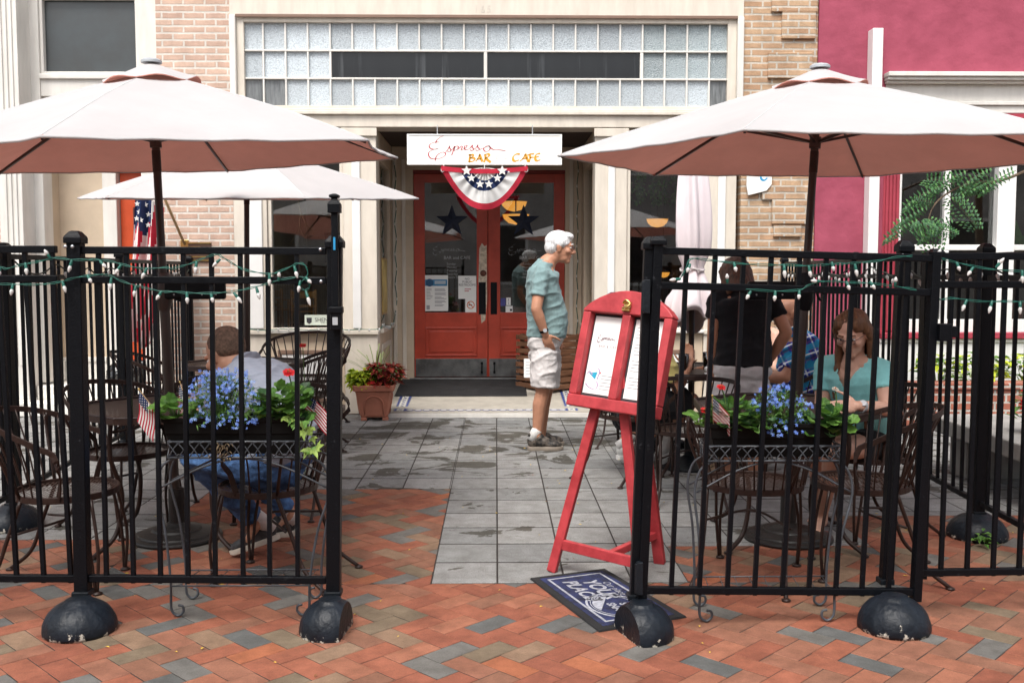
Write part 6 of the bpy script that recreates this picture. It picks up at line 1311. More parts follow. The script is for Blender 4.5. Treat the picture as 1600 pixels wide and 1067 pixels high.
# large flag on the left pier
ft=P(258,312,9.35); fb_=P(289,383,Y0); bf=thing('hanging_flag','large stars and stripes flag drooping from an angled pole on the left brick pier','flag',fb_)
MB().tube([fb_,lerp(fb_,ft,1.15)],.014,8).build('flag_pole',WOODSTICK,bf,smooth=True); MB().box((fb_.x-.04,Y0-.02,fb_.z-.05),(fb_.x+.04,Y0-.001,fb_.z+.05)).build('pole_bracket',BRASS,bf,bevel=.004)
YFl=9.4
def bfn(u,v):
    # gathered cloth: narrow at the pole, falling in folds
    px=lerp(lerp(207,240,min(1,v*1.5)) if False else 210-8*math.sin(v*2.6), 254-14*max(0,v-.55)/.45*1.0,u); py=lerp(lerp(306,318,u),lerp(520,545,1-abs(u-.55)*1.2),v)
    q=P(px,py,YFl); q.y+=.05*math.sin(u*15+v*3)+.03*math.sin(u*31+1); return q
def bmi(u,v):
    s=(u*1.0+v*.4)*9.5
    if u<.62 and v<.2+.05*math.sin(u*20): return 2
    return 0 if int(s+.5)%2==0 else 1
m=MB(); m.grid(bfn,52,40,mifn=bmi); fl_=m.build('cloth',[FLRED,FLWHITE,FLBLUE],bf,smooth=True)
s=MB()
for (u,v) in ((.1,.05),(.25,.1),(.4,.04),(.15,.15),(.35,.15),(.5,.1),(.52,.17)): p=bfn(u,v); s.prism(starpoly(.028),p+Vector((0,-.012,0)),(1,0,0),(0,0,1),(0,.004,0))
s.build('stars',FLWHITE,fl_)
# ---------------------------------------------------------------- menu stand
A_=G(862,893); B_=G(1003,917); Cf=G(1031,880); apex=P(972,560,4.6)
mb_=thing('menu_stand','red wooden easel with a framed menu board and round top','menu stand',((A_+B_)/2))
u_=(B_-A_).normalized(); nf=Vector((u_.y,-u_.x,0))  # towards the viewer
if nf.y>0: nf=-nf
ux=P(1046,560,4.35)-P(897,555,4.66); ux.z=0; ux.normalize(); nb=Vector((ux.y,-ux.x,0)); nb=nb if nb.y<0 else -nb
vz=(Vector((0,0,1))*math.cos(R(14))-nb*math.sin(R(14))).normalized(); roll=R(-3.0); U_=(ux*math.cos(roll)+vz*math.sin(roll)); V_=(vz*math.cos(roll)-ux*math.sin(roll)); W_=U_.cross(V_); W_=W_ if W_.y<0 else -W_
O_=P(972,560,4.55); hw,hh=.238,.2
def bp_(x,y,z=0): return O_+U_*x+V_*y+W_*z
def obx(name,x0,y0,x1,y1,z0,z1,mat,par,bev=.004): 
    m=MB(); m.obox(bp_((x0+x1)/2,(y0+y1)/2,(z0+z1)/2),U_*(x1-x0)/2,V_*(y1-y0)/2,W_*(z1-z0)/2); return m.build(name,mat,par,bevel=bev)
fr=MB()
def add_(x0,y0,x1,y1,z0,z1): fr.obox(bp_((x0+x1)/2,(y0+y1)/2,(z0+z1)/2),U_*(x1-x0)/2,V_*(y1-y0)/2,W_*(z1-z0)/2)
t=.042
add_(-hw,-hh-.05,hw,-hh+.005,-.03,.035); add_(-hw,-hh+.006,-hw+t,hh,-.03,.03); add_(hw-t,-hh+.006,hw,hh,-.03,.03); add_(-.022,-hh+.006,.022,hh,-.03,.0295)
arch=[(-hw,hh+.001),(hw,hh+.001)]+[(hw*(1-2*i/18),hh+.012+.1*(1-(1-2*i/18)**2)**.85) for i in range(0,19)]
fr.prism(arch,bp_(0,0,-.03),U_,V_,W_*.062); FB=fr.build('frame',REDBOARD,mb_,bevel=.005)
obx('backing',-hw+t,-hh+.006,hw-t,hh,-.028,-.015,M('menu_backing',(.03,.03,.035),.7),mb_,0)
for k,(x0,x1) in enumerate(((-hw+t+.008,-.03),(.034,hw-t-.004))):
    sh=obx('menu_sheet',x0,-hh+.02,x1,hh-.012,-.0145,-.012,PAPER,mb_,0); tx=MB(); w=x1-x0; nn=W_
    if k==0:
        nib(tx,SCRIPT_ESP,bp_(x0+w*.2,.065,-.0115),U_*(w*.62/6.9),V_*.022,W_,w=.26,ang=30,lift=.0008,mi=1); text(tx,'BAR & CAFE',.016,bp_(x0+w*.28,.042,-.0115),U_,V_,W_,mi=1,lift=.0008,space=1.3)
        tx.prism([(.012,-.085),(.05,-.112),(.058,-.075)],bp_(x0+.006,0,-.0115),U_,V_,W_*.0008,mi=2); nib(tx,[[(.0,-.09),(.02,-.07),(.055,-.06),(.066,-.075),(.06,-.11)],[(.0,-.135),(.02,-.15),(.055,-.158),(.068,-.14),(.06,-.12)],[(.004,-.078),(.02,-.082),(.03,-.092)]],bp_(x0+.008,0,-.0115),U_,V_,W_,w=.006,ang=20,lift=.001,mi=3)
        for j in range(5): tx.obox(bp_(x0+w*.72,-.09-.016*j,-.0112),U_*w*.18,V_*.0015,W_*.0004,mi=0)
    else:
        for j in range(20):
            if j%5==4: continue
            ww=w*rg.uniform(.18,.36); tx.obox(bp_(x0+w*.08+ww,hh-.05-.0155*j,-.0112),U_*ww,V_*.0013,W_*.0004,mi=0)
    tx.build('menu_print',[M('menu_grey',(.3,.31,.33),.7),M('menu_ink',(.2,.13,.15),.7),M('menu_teal',(.02,.33,.5),.5),M('menu_mauve',(.36,.25,.42),.6)],sh)
0 and obx('cover_glass',-hw+t,-hh+.006,hw-t,hh,.012,.014,glass_mat('menu_glass',(.98,.98,.98),1.35,0),mb_,0)
lt=MB(); lt.obox(bp_(.0,hh+.035,.034),U_*.017,V_*.022,W_*.003); lt.tube(catmull([bp_(-.018,hh+.05,.045),bp_(.0,hh+.062,.055),bp_(.02,hh+.048,.05),bp_(.006,hh+.03,.055),bp_(-.016,hh+.026,.046)],5),.006,8); lt.tube([bp_(-.02,hh+.018,.042),bp_(.02,hh+.018,.042)],.0055,8); lt.build('latch',BRASS,mb_,smooth=40)
def leg(p,q,w0,name='leg'): m=MB(); m.bar(p,q,w0,.032,up=nf); return m.build(name,REDBOARD,mb_,bevel=.005)
tl=bp_(-.118,-hh-.02,-.045); tr_=bp_(.03,-hh-.02,-.045); ap=bp_(-.02,.05,-.075)
la=lerp(A_,tl,1.0); leg(A_+Vector((0,0,.002)),lerp(A_,tl,1.18),.046); leg(B_+Vector((0,0,.002)),lerp(B_,tr_,1.18),.046); leg(Cf+Vector((0,0,.002)),bp_(.02,-.05,-.11),.055)
pa,pb_=lerp(A_,tl,.17),lerp(B_,tr_,.13); m=MB(); m.bar(pa,pb_,.024,.05); m.build('crossbar',REDBOARD,mb_,bevel=.004)
pc=lerp(Cf,bp_(.02,-.05,-.11),.16); m=MB(); m.bar(lerp(pa,pb_,.62)-nf*.014,pc,.03,.036); m.build('crossbar',REDBOARD,mb_,bevel=.004)
m=MB(); q=lerp(pa,pb_,.06); 
# ---------------------------------------------------------------- welcome mat
mA,mB,mC,mD=G(828,905),G(945,890),G(1073,965),G(936,988)
wm=thing('welcome_mat','navy doormat printed YOUR PLACE lying under the gate','mat',mA); ctr=(mA+mB+mC+mD)/4
def mp2(x,y,z): # x along B->C, y along A->B
    return lerp(lerp(mA,mD,x),lerp(mB,mC,x),y)+Vector((0,0,z))
def quad(x0,y0,x1,y1,z): return [mp2(x0,y0,z),mp2(x1,y0,z),mp2(x1,y1,z),mp2(x0,y1,z)]
m=MB(); a=quad(0,0,1,1,.002); b2=quad(.006,.01,.994,.99,.009); m.add(a+b2,[(3,2,1,0),(4,5,6,7),(0,1,5,4),(1,2,6,5),(2,3,7,6),(3,0,4,7)]); m.build('rubber_edge',MATBLK,wm)
m=MB(); m.add(quad(.05,.09,.95,.91,.0105)+quad(.05,.09,.95,.91,.0085),[(0,1,2,3),(4,5,1,0),(5,6,2,1),(6,7,3,2),(7,4,0,3)]); CP_=m.build('carpet',M('mat_navy',(.02,.027,.085),.95,var=.55,ns=22,bump=.8,bs=300,col2=(.03,.036,.085)),wm)
pr2=MB(); z=.0125; e=.018
for (x0,y0,x1,y1) in ((.09,.15,.91,.15+e*1.6),(.09,.85-e*1.6,.91,.85),(.09,.15+e*1.6,.09+e*.9,.85-e*1.6),(.91-e*.9,.15+e*1.6,.91,.85-e*1.6)): pr2.add(quad(x0,y0,x1,y1,z),[(0,1,2,3)])
Um=(mD-mA); Vm=(mB-mA); lu,lv=Um.length,Vm.length; Um/=lu; Vm/=lv; Z=Vector((0,0,1))
text(pr2,'Our place is',.048,mp2(.27,.7,.012),Um,Vm,Z,lift=.0005,shear=.2); text(pr2,'YOUR',.098,mp2(.2,.5,.012),Um,Vm,Z,lift=.0005,shear=.2,bold=.003); text(pr2,'PLACE!',.092,mp2(.17,.28,.012),Um,Vm,Z,lift=.0005,shear=.2,bold=.003)
cx_,cy_=.68,.46
def eli(rx,ry): return [mp2(cx_+rx*math.cos(R(a))/lu,cy_+ry*math.sin(R(a))/lv,z) for a in range(0,360,10)]
def ringq(r0,r1):
    a,b2=eli(r0*1.4,r0),eli(r1*1.4,r1); n=len(a); pr2.add(a+b2,[(k,(k+1)%n,n+(k+1)%n,n+k) for k in range(n)])
ringq(.1,.11); ringq(.088,.092)
a=[mp2(cx_+.115*math.cos(R(t))/lu,cy_+.083*math.sin(R(t))/lv,z) for t in range(165,300,9)]; pr2.add(a,[tuple(range(len(a)))])
text(pr2,'SMALL',.045,mp2(cx_-.06/lu,cy_+.03/lv,.012),Um,Vm,Z,lift=.0005,bold=.002) if False else None
text(pr2,'S S',.05,mp2(cx_-.01/lu,cy_+.03/lv,.012),Um,Vm,Z,lift=.0005,bold=.002); text(pr2,'SNA',.05,mp2(cx_-.03/lu,cy_-.02/lv,.012),Um,Vm,Z,lift=.0005,bold=.002)
pr2.build('mat_print',M('mat_grey',(.3,.31,.35),.95,var=.3,ns=60),CP_)
# tabletop bits on the far right table
def glass_of(x,y,label,mat,h=.13):
    o=thing('drink_glass',label,'glass',(x,y,.727)); m=MB(); m.lathe([(.03,0),(.038,h),(.035,h),(.028,.006)],16,(x,y,.727)); m.build('tumbler',glass_mat('tumbler_glass',(.9,.9,.9)),o,smooth=True); m=MB(); m.lathe([(.0275,.008),(.033,h*.75),(.001,h*.75)],16,(x,y,.727)); m.build('drink',mat,o,smooth=True)
glass_of(1.5,7.0,'tall glass of dark iced tea on the table of drinks',M('iced_tea',(.12,.03,.01),.2)); glass_of(1.3,6.85,'glass of iced tea nearest the straw hatted man',M('iced_tea2',(.14,.04,.015),.2))
pt=thing('paper_tray','white paper tray of food on the table of drinks','tray',(1.56,6.86,.727)); MB().box((1.46,6.79,.727),(1.68,6.94,.76)).build('tray',PAPER,pt,bevel=.01); m=MB()
for k in range(12): m.ell((1.5+rg.uniform(0,.14),6.82+rg.uniform(0,.1),.765),(.02,.012,.008),6,4)
m.build('food',M('food_brown',(.3,.14,.06),.7),pt)
nk=thing('napkin','white napkin lying at the near edge of the table of drinks','napkin',(1.5,6.76,.727)); MB().box((1.43,6.74,.727),(1.57,6.79,.731)).build('sheet',PAPER,nk)
ph=thing('phone','black phone lying on the left front table','phone',(-1.45,5.1,.727)); MB().box((-1.5,5.06,.727),(-1.42,5.2,.736)).build('phone_body',BLACK,ph,bevel=.003); MB().box((-1.496,5.065,.7361),(-1.424,5.195,.7366)).build('screen',M('phone_screen',(.02,.02,.022),.05),ph)
# ---------------------------------------------------------------- people
SKIN=M('skin',(.52,.28,.185),.5,var=.08,ns=12,bump=.05,bs=80,spec=.4); SKINT=M('skin_tanned',(.46,.225,.14),.5,var=.1,ns=12,bump=.05,bs=80); SKINF=M('skin_fair',(.58,.34,.25),.5,var=.07,ns=12,spec=.4)
EYEW=M('eye_white',(.7,.68,.66),.25,var=.02); EYED=M('eye_dark',(.03,.02,.015),.2); LIP=M('lip',(.38,.13,.1),.45,var=.05)
V=Vector
def folds(ob,amp=.012,sc=1.):
    "ridged creases pressed into a garment along its normals"
    me=ob.data; co=[v.co.copy() for v in me.vertices]; nr=[v.normal.copy() for v in me.vertices]; sd=len(co)%17
    for i,p in enumerate(co):
        q=Vector((p.x*5+p.z*3.2+sd,p.y*5,p.z*8-p.x*2.5))*sc; r1=max(0,1-2.2*abs(noise.noise(q)))**2; r2=max(0,1-2.4*abs(noise.noise(q*2.1+Vector((7,3,1)))))**2
        me.vertices[i].co=p+nr[i]*(amp*(r1*.75+r2*.35-.3))
    me.update()
def cloth(name,col,var=.1,bump=.8,bs=9): return M(name,col,.88,var=var,ns=9,bump=bump*1.6,bs=bs,spec=.15,stretch=(1.5,1.5,.7),sheen=.1)
def hairm(name,a,b): return M(name,a,.5,var=.15,col2=b,ns=14,stretch=(6,6,1),bump=.6,bs=40,spec=.4)
def frame(f,u):
    f=Vector(f).normalized(); u=Vector(u); l=u.cross(f).normalized(); u=f.cross(l).normalized()
    return Matrix((f,l,u)).transposed()   # columns: forward, left, up
def srng(c,lat,fw,rx,ry,n=26,p=2.5):
    o=[]
    for k in range(n):
        a=2*math.pi*k/n; ca,sa=math.cos(a),math.sin(a)
        o.append(Vector(c)+lat*rx*math.copysign(abs(ca)**(2/p),ca)+fw*ry*math.copysign(abs(sa)**(2/p),sa))
    return o
def torso(mb,J,prof,off=0.,lo=0.,hi=1.):
    "loft along pelvis-waist-chest-neck; prof: (t, rx, ry, forward shift)"
    sp_=catmull([J['pel'],J['waist'],J['chest'],J['neck']],10); m=len(sp_)-1; rings=[]
    for (t,rx,ry,fs) in prof:
        if t<lo or t>hi: continue
        x=t*m; i=min(m-1,int(x)); c=sp_[i].lerp(sp_[i+1],x-i); ax=(sp_[min(m,i+2)]-sp_[max(0,i-1)]).normalized()
        lat=J['hlat'].lerp(J['lat'],t).normalized(); lat=(lat-ax*lat.dot(ax)).normalized(); fw=lat.cross(ax)
        if fw.dot(J['f'])<0: fw=-fw
        rings.append(srng(c+fw*fs,lat,fw,rx+off,ry+off))
    if rings[0] and (rings[1][0]-rings[0][0]).length>0: mb.loft(rings)
def hand(mb,w,d,n,s,sc=1.,curl=.5):
    w,d=Vector(w),Vector(d).normalized(); s=Vector(s); s=(s-d*s.dot(d)).normalized(); n=Vector(n); n=d.cross(s) if d.cross(s).dot(n)>0 else -d.cross(s)
    mb.ell(w+d*.045*sc,(.05*sc,.04*sc,.0165*sc),12,8,Matrix((d,s,n)).transposed())
    for k,(o,l) in enumerate(((.03,.92),(.01,1.0),(-.01,.94),(-.029,.76))):
        p=w+d*.082*sc+s*o*sc; dd=d+s*o*1.2; dd.normalize()
        for j,(L_,r) in enumerate(((.04,.0092),(.027,.0083),(.021,.0075))):
            a=curl*(.45+.5*j); q=p+(dd*math.cos(a)+n*math.sin(a))*L_*l*sc; mb.cap_limb(p,q,r*sc,r*.92*sc,8); p=q
    p=w+d*.022*sc+s*.032*sc; dd=(d*.6+s*.75+n*.25).normalized()
    for L_,r in ((.04,.012),(.03,.0105),(.024,.009)): q=p+dd*L_*sc; mb.cap_limb(p,q,r*sc,r*.9*sc,8); dd=(dd+d*.35+n*.2).normalized(); p=q
def headmesh(mb,H,A,s,nose=1.,fat=1.):
    g=lambda x,y,z:Vector(H)+A@Vector((x*s,y*s,z*s)); e=lambda c,r:mb.ell(g(*c),tuple(q*s for q in r),16,10,A)
    cl=lambda a,b,r0,r1:mb.cap_limb(g(*a),g(*b),r0*s,r1*s,10)
    e((-.012,0,.035),(.095,.077,.083)); e((.022,0,-.02),(.07,.062*fat,.085)); e((.028,0,-.07),(.052,.052*fat,.042)); e((.062,0,-.093),(.026,.03,.024)); e((-.005,0,-.04),(.07,.064*fat,.06))
    cl((.088,0,.012),(.108,0,-.026),.0095*nose,.0145*nose); cl((.098,.012,-.034),(.098,-.012,-.034),.009,.009)
    cl((.083,.042,.024),(.086,.012,.02),.011,.011); cl((.083,-.042,.024),(.086,-.012,.02),.011,.011)
    e((.06,.044,-.022),(.026,.024,.022)); e((.06,-.044,-.022),(.026,.024,.022)); cl((.08,.02,-.057),(.08,-.02,-.057),.0085,.0085); cl((.077,.018,-.07),(.077,-.018,-.07),.0095,.0095)
    for y in (1,-1): e((-.006,.076*y,-.006),(.02,.009,.033)); e((-.012,.083*y,.004),(.016,.006,.022))
def person(label,J,o,vox=.007):
    loc=Vector((J['pel'].x,J['pel'].y,0)); R_=thing('person',label,'person',loc,0,o.get('group')); s=o.get('hs',1.0); sk=o['skin']
    A=frame(J['hf'],J['hu']); H=J['head']; g=lambda x,y,z:H+A@Vector((x*s,y*s,z*s)); k=o.get('k',1.0)
    P0=o['prof']; b=MB(); torso(b,J,P0,-.018)
    cb_=g(-.02,0,-.06); b.cap_limb(J['neck'],cb_,.056*k,.054*k,14); b.cap_limb(J['neck']-Vector((0,0,.03)),lerp(J['neck'],cb_,.4),.075*k,.056*k,14)
    headmesh(b,H,A,s,o.get('nose',1),o.get('fat',1))
    ar=o.get('arm',1.)*k; lr=o.get('leg',1.)*k
    for S_ in 'LR':
        sh,el,wr=J['sh'+S_],J['el'+S_],J['wr'+S_]
        b.cap_limb(lerp(J['neck'],sh,.45),sh,.06*k,.056*ar); b.cap_limb(sh,el,.054*ar,.041*ar); b.cap_limb(el,lerp(el,wr,.35),.041*ar,.043*ar); b.cap_limb(lerp(el,wr,.3),wr,.043*ar,.028*ar)
        hd=J.get('hd'+S_,(wr-el).normalized()); hn=J.get('hn'+S_,Vector((0,0,-1))); hs=J.get('ht'+S_,J['f']); hand(b,wr,hd,hn,hs,o.get('hand',1.)*k,o.get('curl',.5))
        hp,kn,an,to=J['hip'+S_],J['kn'+S_],J['an'+S_],J['to'+S_]
        b.cap_limb(lerp(J['pel'],hp,.6),hp,.1*lr,.09*lr); b.cap_limb(hp,kn,.085*lr,.056*lr); cf=lerp(kn,an,.3); back=(lerp(kn,an,.5)-J['f']*.0)
        ax=(an-kn).normalized(); bk=(hp-kn); bk=(bk-ax*bk.dot(ax)); bk=bk.normalized() if bk.length>.05 else -J['f']
        b.cap_limb(kn,cf+bk*.012,.054*lr,.055*lr); b.cap_limb(cf+bk*.012,an,.054*lr,.034*lr); b.cap_limb(an,an+Vector((0,0,-.03)),.036*lr,.034*lr); b.cap_limb(an+Vector((0,0,-.045)),lerp(an,to,.8)+Vector((0,0,-.005)),*((.034*lr,.026*lr) if o.get('sandals') else (.026*lr,.016*lr)))
        if o.get('sandals'):
            dd=(to-an); dd.z=0; dd.normalize(); sd=Vector((-dd.y,dd.x,0))
            for i in range(5): p=to-dd*.03+sd*(.032-.016*i); b.cap_limb(Vector((p.x,p.y,to.z)),Vector((p.x,p.y,to.z-.003))+dd*(.035-.004*abs(i-1.5)),.011,.008,8)
    body=b.build('body',sk,R_,remesh=vox,rs=3)
    # face
    for y in (1,-1):
        ey=MB(); c=g(.079,.031*y,.006); ey.ell(c,(.0115*s,.013*s,.0075*s),10,8,A); eo=ey.build('eye',EYEW,R_,smooth=True); ir=MB(); ir.ell(c+A@Vector((.0085*s,0,-.001*s)),(.004*s,.0055*s,.006*s),8,6,A); ir.build('iris',EYED,eo,smooth=True)
        br=MB(); br.tube([g(.094,.012*y,.027),g(.094,.03*y,.032),g(.082,.05*y,.027)],.0042*s,6); br.build('eyebrow',o['hairm'],R_,smooth=True)
    mo_=MB(); mo_.tube([g(.083,.022,-.062),g(.0895,0,-.0615),g(.083,-.022,-.062)],[.003*s,.0055*s,.003*s],8); mo_.build('mouth',LIP,R_,smooth=True)
    # hair
    h=MB(); hh=o['hair']; E_=lambda c,r:h.ell(g(*c),tuple(q*s for q in r),18,12,A)
    if hh=='white':
        E_((-.02,0,.045),(.1,.086,.082)); E_((-.055,0,.0),(.062,.078,.066)); E_((.045,0,.088),(.05,.06,.03)); E_((-.005,.07,.035),(.04,.02,.035)); E_((-.005,-.07,.035),(.04,.02,.035)); E_((.066,-.01,.082),(.026,.04,.018))
        h.build('hair',o['hairm'],R_,remesh=.005,rs=5,disp=(.009,.03))
    elif hh=='buzz':
        E_((-.022,0,.04),(.09,.0795,.083)); E_((-.04,0,.015),(.062,.073,.052)); h.build('hair',o['hairm'],R_,remesh=.005,rs=3)
    elif hh=='fringe':
        E_((-.03,0,.0),(.082,.083,.045)); h.build('hair',o['hairm'],R_,remesh=.005,rs=3,disp=(.008,.02))
    elif hh=='bob':
        E_((-.015,0,.045),(.108,.092,.088)); 
        for a in range(-125,126,14):
            x,y=-math.cos(R(a)),math.sin(R(a)); h.cap_limb(g(-.01+.085*x,.078*y,.05),g(-.012+.1*x,.088*y,-.115+.012*math.cos(a)),.026*s,.02*s,8)
        h.build('hair',o['hairm'],R_,remesh=.006,rs=3,disp=(.012,.035))
    elif hh=='long':
        E_((-.026,0,.042),(.098,.084,.086)); E_((.025,.05,.07),(.052,.03,.045)); E_((.02,-.045,.072),(.055,.035,.045))
        for a in range(-104,105,11):
            x,y=-math.cos(R(a)),math.sin(R(a)); dn=J['hairdown']; p0=g(-.005+.08*x,.077*y,.03); p1=g(-.01+.092*x,.086*y,-.1); sh_=J['shL'] if y>0 else J['shR']; p2=p1+dn*(.25+.05*math.cos(R(a)))-J['f']*.01; p2=lerp(p2,lerp(J['neck'],sh_,.55)-J['f']*.075*(1 if abs(a)<75 else -1.05),.6)+Vector((0,0,-.06 if abs(a)<75 else (-.26 if y>0 else -.12)))
            q=catmull([g(.0+.05*x,.05*y,.09),p0,p1,p2],5); h.tube(q,[.024*s]*(len(q)-5)+[.022*s,.019*s,.016*s,.012*s,.006*s],8)
        h.build('hair',o['hairm'],R_,remesh=.006,rs=2,disp=(.012,.03))
    if o.get('hat')=='cap':
        c=MB(); rings=[]
        for z,q in ((.04,1.0),(.075,1.0),(.105,.88),(.125,.6),(.133,.1)): rings.append([g(-.012+.104*q*math.cos(t),.086*q*math.sin(t),z) for t in [2*math.pi*i/28 for i in range(28)]])
        c.loft(rings); c.add(sum([[g(.07+.0*i,y,.045),g(.07+.085*(1-(y/.085)**2),y,.03)] for i,y in enumerate([-.08+.16*j/10 for j in range(11)])],[]),[(2*j,2*j+1,2*j+3,2*j+2) for j in range(10)]); cc=c.build('cap',NAVY,R_,smooth=50)
        l=MB(); nib(l,[[(.018,.014),(.0,.02),(-.014,.006),(-.012,-.012),(.004,-.02),(.02,-.012)]],g(.062,-.076,.075),A@Vector((.85,-.5,0)),A@Vector((-.1,0,1)),A@Vector((.5,-.85,.1)),w=.012,ang=30,lift=.006); l.build('cap_badge',WHITEINK,cc)
    if o.get('hat')=='straw':
        c=MB(); rings=[]
        for z,rx,ry in ((.028,.17,.15),(.034,.172,.152),(.04,.1,.085),(.06,.1,.085),(.11,.088,.074),(.135,.07,.055),(.138,.01,.01)): rings.append([g(-.01+rx*math.cos(t),ry*math.sin(t),z+(.02*abs(math.sin(t))**2 if rx>.14 else 0)) for t in [2*math.pi*i/32 for i in range(32)]])
        c.loft(rings); cc=c.build('straw_hat',M('straw',(.62,.52,.36),.8,var=.15,ns=60,bump=.6,bs=150),R_,smooth=50)
        c=MB(); rings=[[g(-.01+rx*math.cos(t),ry*math.sin(t),z) for t in [2*math.pi*i/32 for i in range(32)]] for z,rx,ry in ((.058,.104,.089),(.105,.0935,.079),(.137,.072,.057),(.142,.01,.01))]; c.loft(rings); c.build('hat_crown',M('straw_white',(.75,.72,.66),.8,var=.12,ns=90,bump=.8,bs=180),cc,smooth=50)
    if o.get('glasses'):
        gl=MB()
        for y in (1,-1):
            q=[g(.104+.004*math.cos(t),.032*y+.022*math.cos(t)*1.0,.004+.015*math.sin(t)) for t in [2*math.pi*i/14 for i in range(14)]]; gl.tube(q,.0016*s,5,closed=True); gl.tube([g(.1,.053*y,.009),g(.05,.075*y,.012),g(-.01,.081*y,.012)],.0016*s,5)
        gl.tube([g(.104,-.012,.008),g(.104,.012,.008)],.0016*s,5); go=gl.build('glasses',M('spectacle_frame',(.08,.07,.08),.3,metal=.5),R_,smooth=True)
        ln=MB()
        for y in (1,-1): ln.add([g(.104,.032*y+.021*math.cos(t),.004+.0145*math.sin(t)) for t in [2*math.pi*i/14 for i in range(14)]],[tuple(range(14))])
        ln.build('lens',glass_mat('lens',(.92,.93,.95),1.4),go)
    # shirt
    t=MB(); hem,top=o.get('hem',.12),.95; torso(t,J,P0,.008,hem,top)
    sl=o.get('sleeve',.6)
    for S_ in 'LR':
        sh,el,wr=J['sh'+S_],J['el'+S_],J['wr'+S_]
        if sl>0:
            t.cap_limb(lerp(J['neck'],sh,.5),sh,.062*k,.066*ar); d=(el-sh)
            if sl<=1: t.tube([sh-d*.05,sh+d*sl*.5,sh+d*sl],[.064*ar,.062*ar,.06*ar],16)
            else: t.cap_limb(sh,el,.062*ar,.054*ar); t.tube([el,lerp(el,wr,.5),lerp(el,wr,sl-1)],[.053*ar,.05*ar,.042*ar],14)
        else: t.cap_limb(lerp(J['neck'],sh,.4),lerp(J['neck'],sh,.75),.045,.045)
    if o.get('collar'):
        ax=(cb_-J['neck']).normalized(); la=J['lat']; la=(la-ax*la.dot(ax)).normalized(); fw=ax.cross(la)
        t.loft([srng(J['neck']+ax*z,la,fw,r,r*1.05,20,2) for z,r in ((-.02,.085),(.02,.074),(.048,.07),(.05,.06))])
    else:
        ax=((cb_-J['neck']).normalized()*.5+(J['neck']-J['chest']).normalized()*.6+Vector((0,0,.5))).normalized(); la=J['lat']; la=(la-ax*la.dot(ax)).normalized(); fw=ax.cross(la); t.loft([srng(J['neck']+ax*z,la,fw,r,r,20,2) for z,r in ((-.06,.1),(-.03,.086),(-.005,.074),(.012,.066))])
    so=t.build('shirt',o['shirt'],R_,remesh=vox*1.15,rs=4,disp=o.get('wrinkle',(.01,.1)))
    folds(so,o.get('fold',.012))
    if o.get('vneck'):
        bm=bmesh.new(); bm.from_mesh(so.data); kill=[]; og=ORG[R_.name]; lf=J['lat']; ff=J['f']; nkp=J['neck']
        for f in bm.faces:
            c=f.calc_center_median()+og-nkp; dn=-c.z
            if c.dot(ff)>.015 and dn<o['vneck'] and abs(c.dot(lf))<(o['vneck']-dn)*.55+.004: kill.append(f)
        bmesh.ops.delete(bm,geom=kill,context='FACES'); bm.to_mesh(so.data); bm.free()
    # trousers or shorts
    q=MB(); torso(q,J,P0,.004,0.,max(.2,hem+.08)); pl=o.get('pants',.9)
    q.ell(J['pel']+Vector((0,0,-.03)),(.12*k,.115*k,.1*k))
    for S_ in 'LR':
        hp,kn,an=J['hip'+S_],J['kn'+S_],J['an'+S_]; fl=o.get('flare',1.)
        q.cap_limb(lerp(J['pel'],hp,.5),hp,.11*lr,.102*lr)
        if pl<=1: d=kn-hp; q.tube([hp,hp+d*pl*.5,hp+d*pl],[.104*lr,.094*lr*fl,.088*lr*fl],18)
        else: q.cap_limb(hp,kn,.1*lr,.071*lr); q.tube([kn,lerp(kn,an,.45),lerp(kn,an,pl-1)],[.07*lr,.068*lr,.054*lr],16)
    folds(q.build('shorts' if pl<=1 else 'jeans',o['pantm'],R_,remesh=vox*1.15,rs=4,disp=(.006,.09)),.014)
    # shoes
    for S_ in 'LR':
        an,to=J['an'+S_],J['to'+S_]; dd=(to-an); dz=to.z; f_=Vector((dd.x,dd.y,dd.z*.0)).normalized(); ft=J.get('ft'+S_,f_); ft=Vector(ft).normalized(); sd=Vector((-f_.y,f_.x,0)); up=sd.cross(ft); up=up if up.z>0 else -up; Fm=Matrix((ft,sd,up)).transposed(); base=J.get('hl'+S_,Vector((an.x,an.y,0))-f_*.06)
        L_=o.get('shoe',.28); F_=lambda x,y,z:base+Fm@Vector((x*L_,y*L_,z*L_))
        out=[(0,.0,.12),(.0,.12,.12)]
        sole=[(.02,.1),(.0,0),(.02,-.1),(.15,-.14),(.4,-.13),(.68,-.175),(.86,-.15),(.97,-.07),(1,0),(.97,.07),(.86,.15),(.68,.175),(.4,.13),(.15,.14)]
        if o.get('sandals'):
            s_=MB(); s_.loft([[F_(x,y,z) for x,y in sole] for z in (0,.05)]); so_=s_.build('sandal',o['sole'],R_,bevel=.003); st=MB(); st.band(catmull([F_(.72,0,.06),F_(.6,.06,.17),F_(.42,.14,.06)],4),.01,.004); st.band(catmull([F_(.72,0,.06),F_(.6,-.06,.17),F_(.42,-.14,.06)],4),.01,.004); st.build('strap',o['sole'],so_)
            continue
        s_=MB(); s_.loft([[F_(.0+x*1.0,y*w,z+(.035 if (x>.9 and z<.04) else 0)) for x,y in sole] for z,w in ((0,.94),(.02,1),(.1,1.02),(.115,.98))]); so_=s_.build('shoe',o['sole'],R_,smooth=50)
        u=MB()
        for x,z,rx,ry,rz in ((.17,.25,.18,.155,.2),(.15,.38,.145,.135,.15),(.42,.22,.25,.155,.17),(.7,.16,.26,.17,.125),(.32,.32,.17,.14,.16)): u.ell(F_(x,0,z),(rx*L_,ry*L_,rz*L_),14,9,Fm)
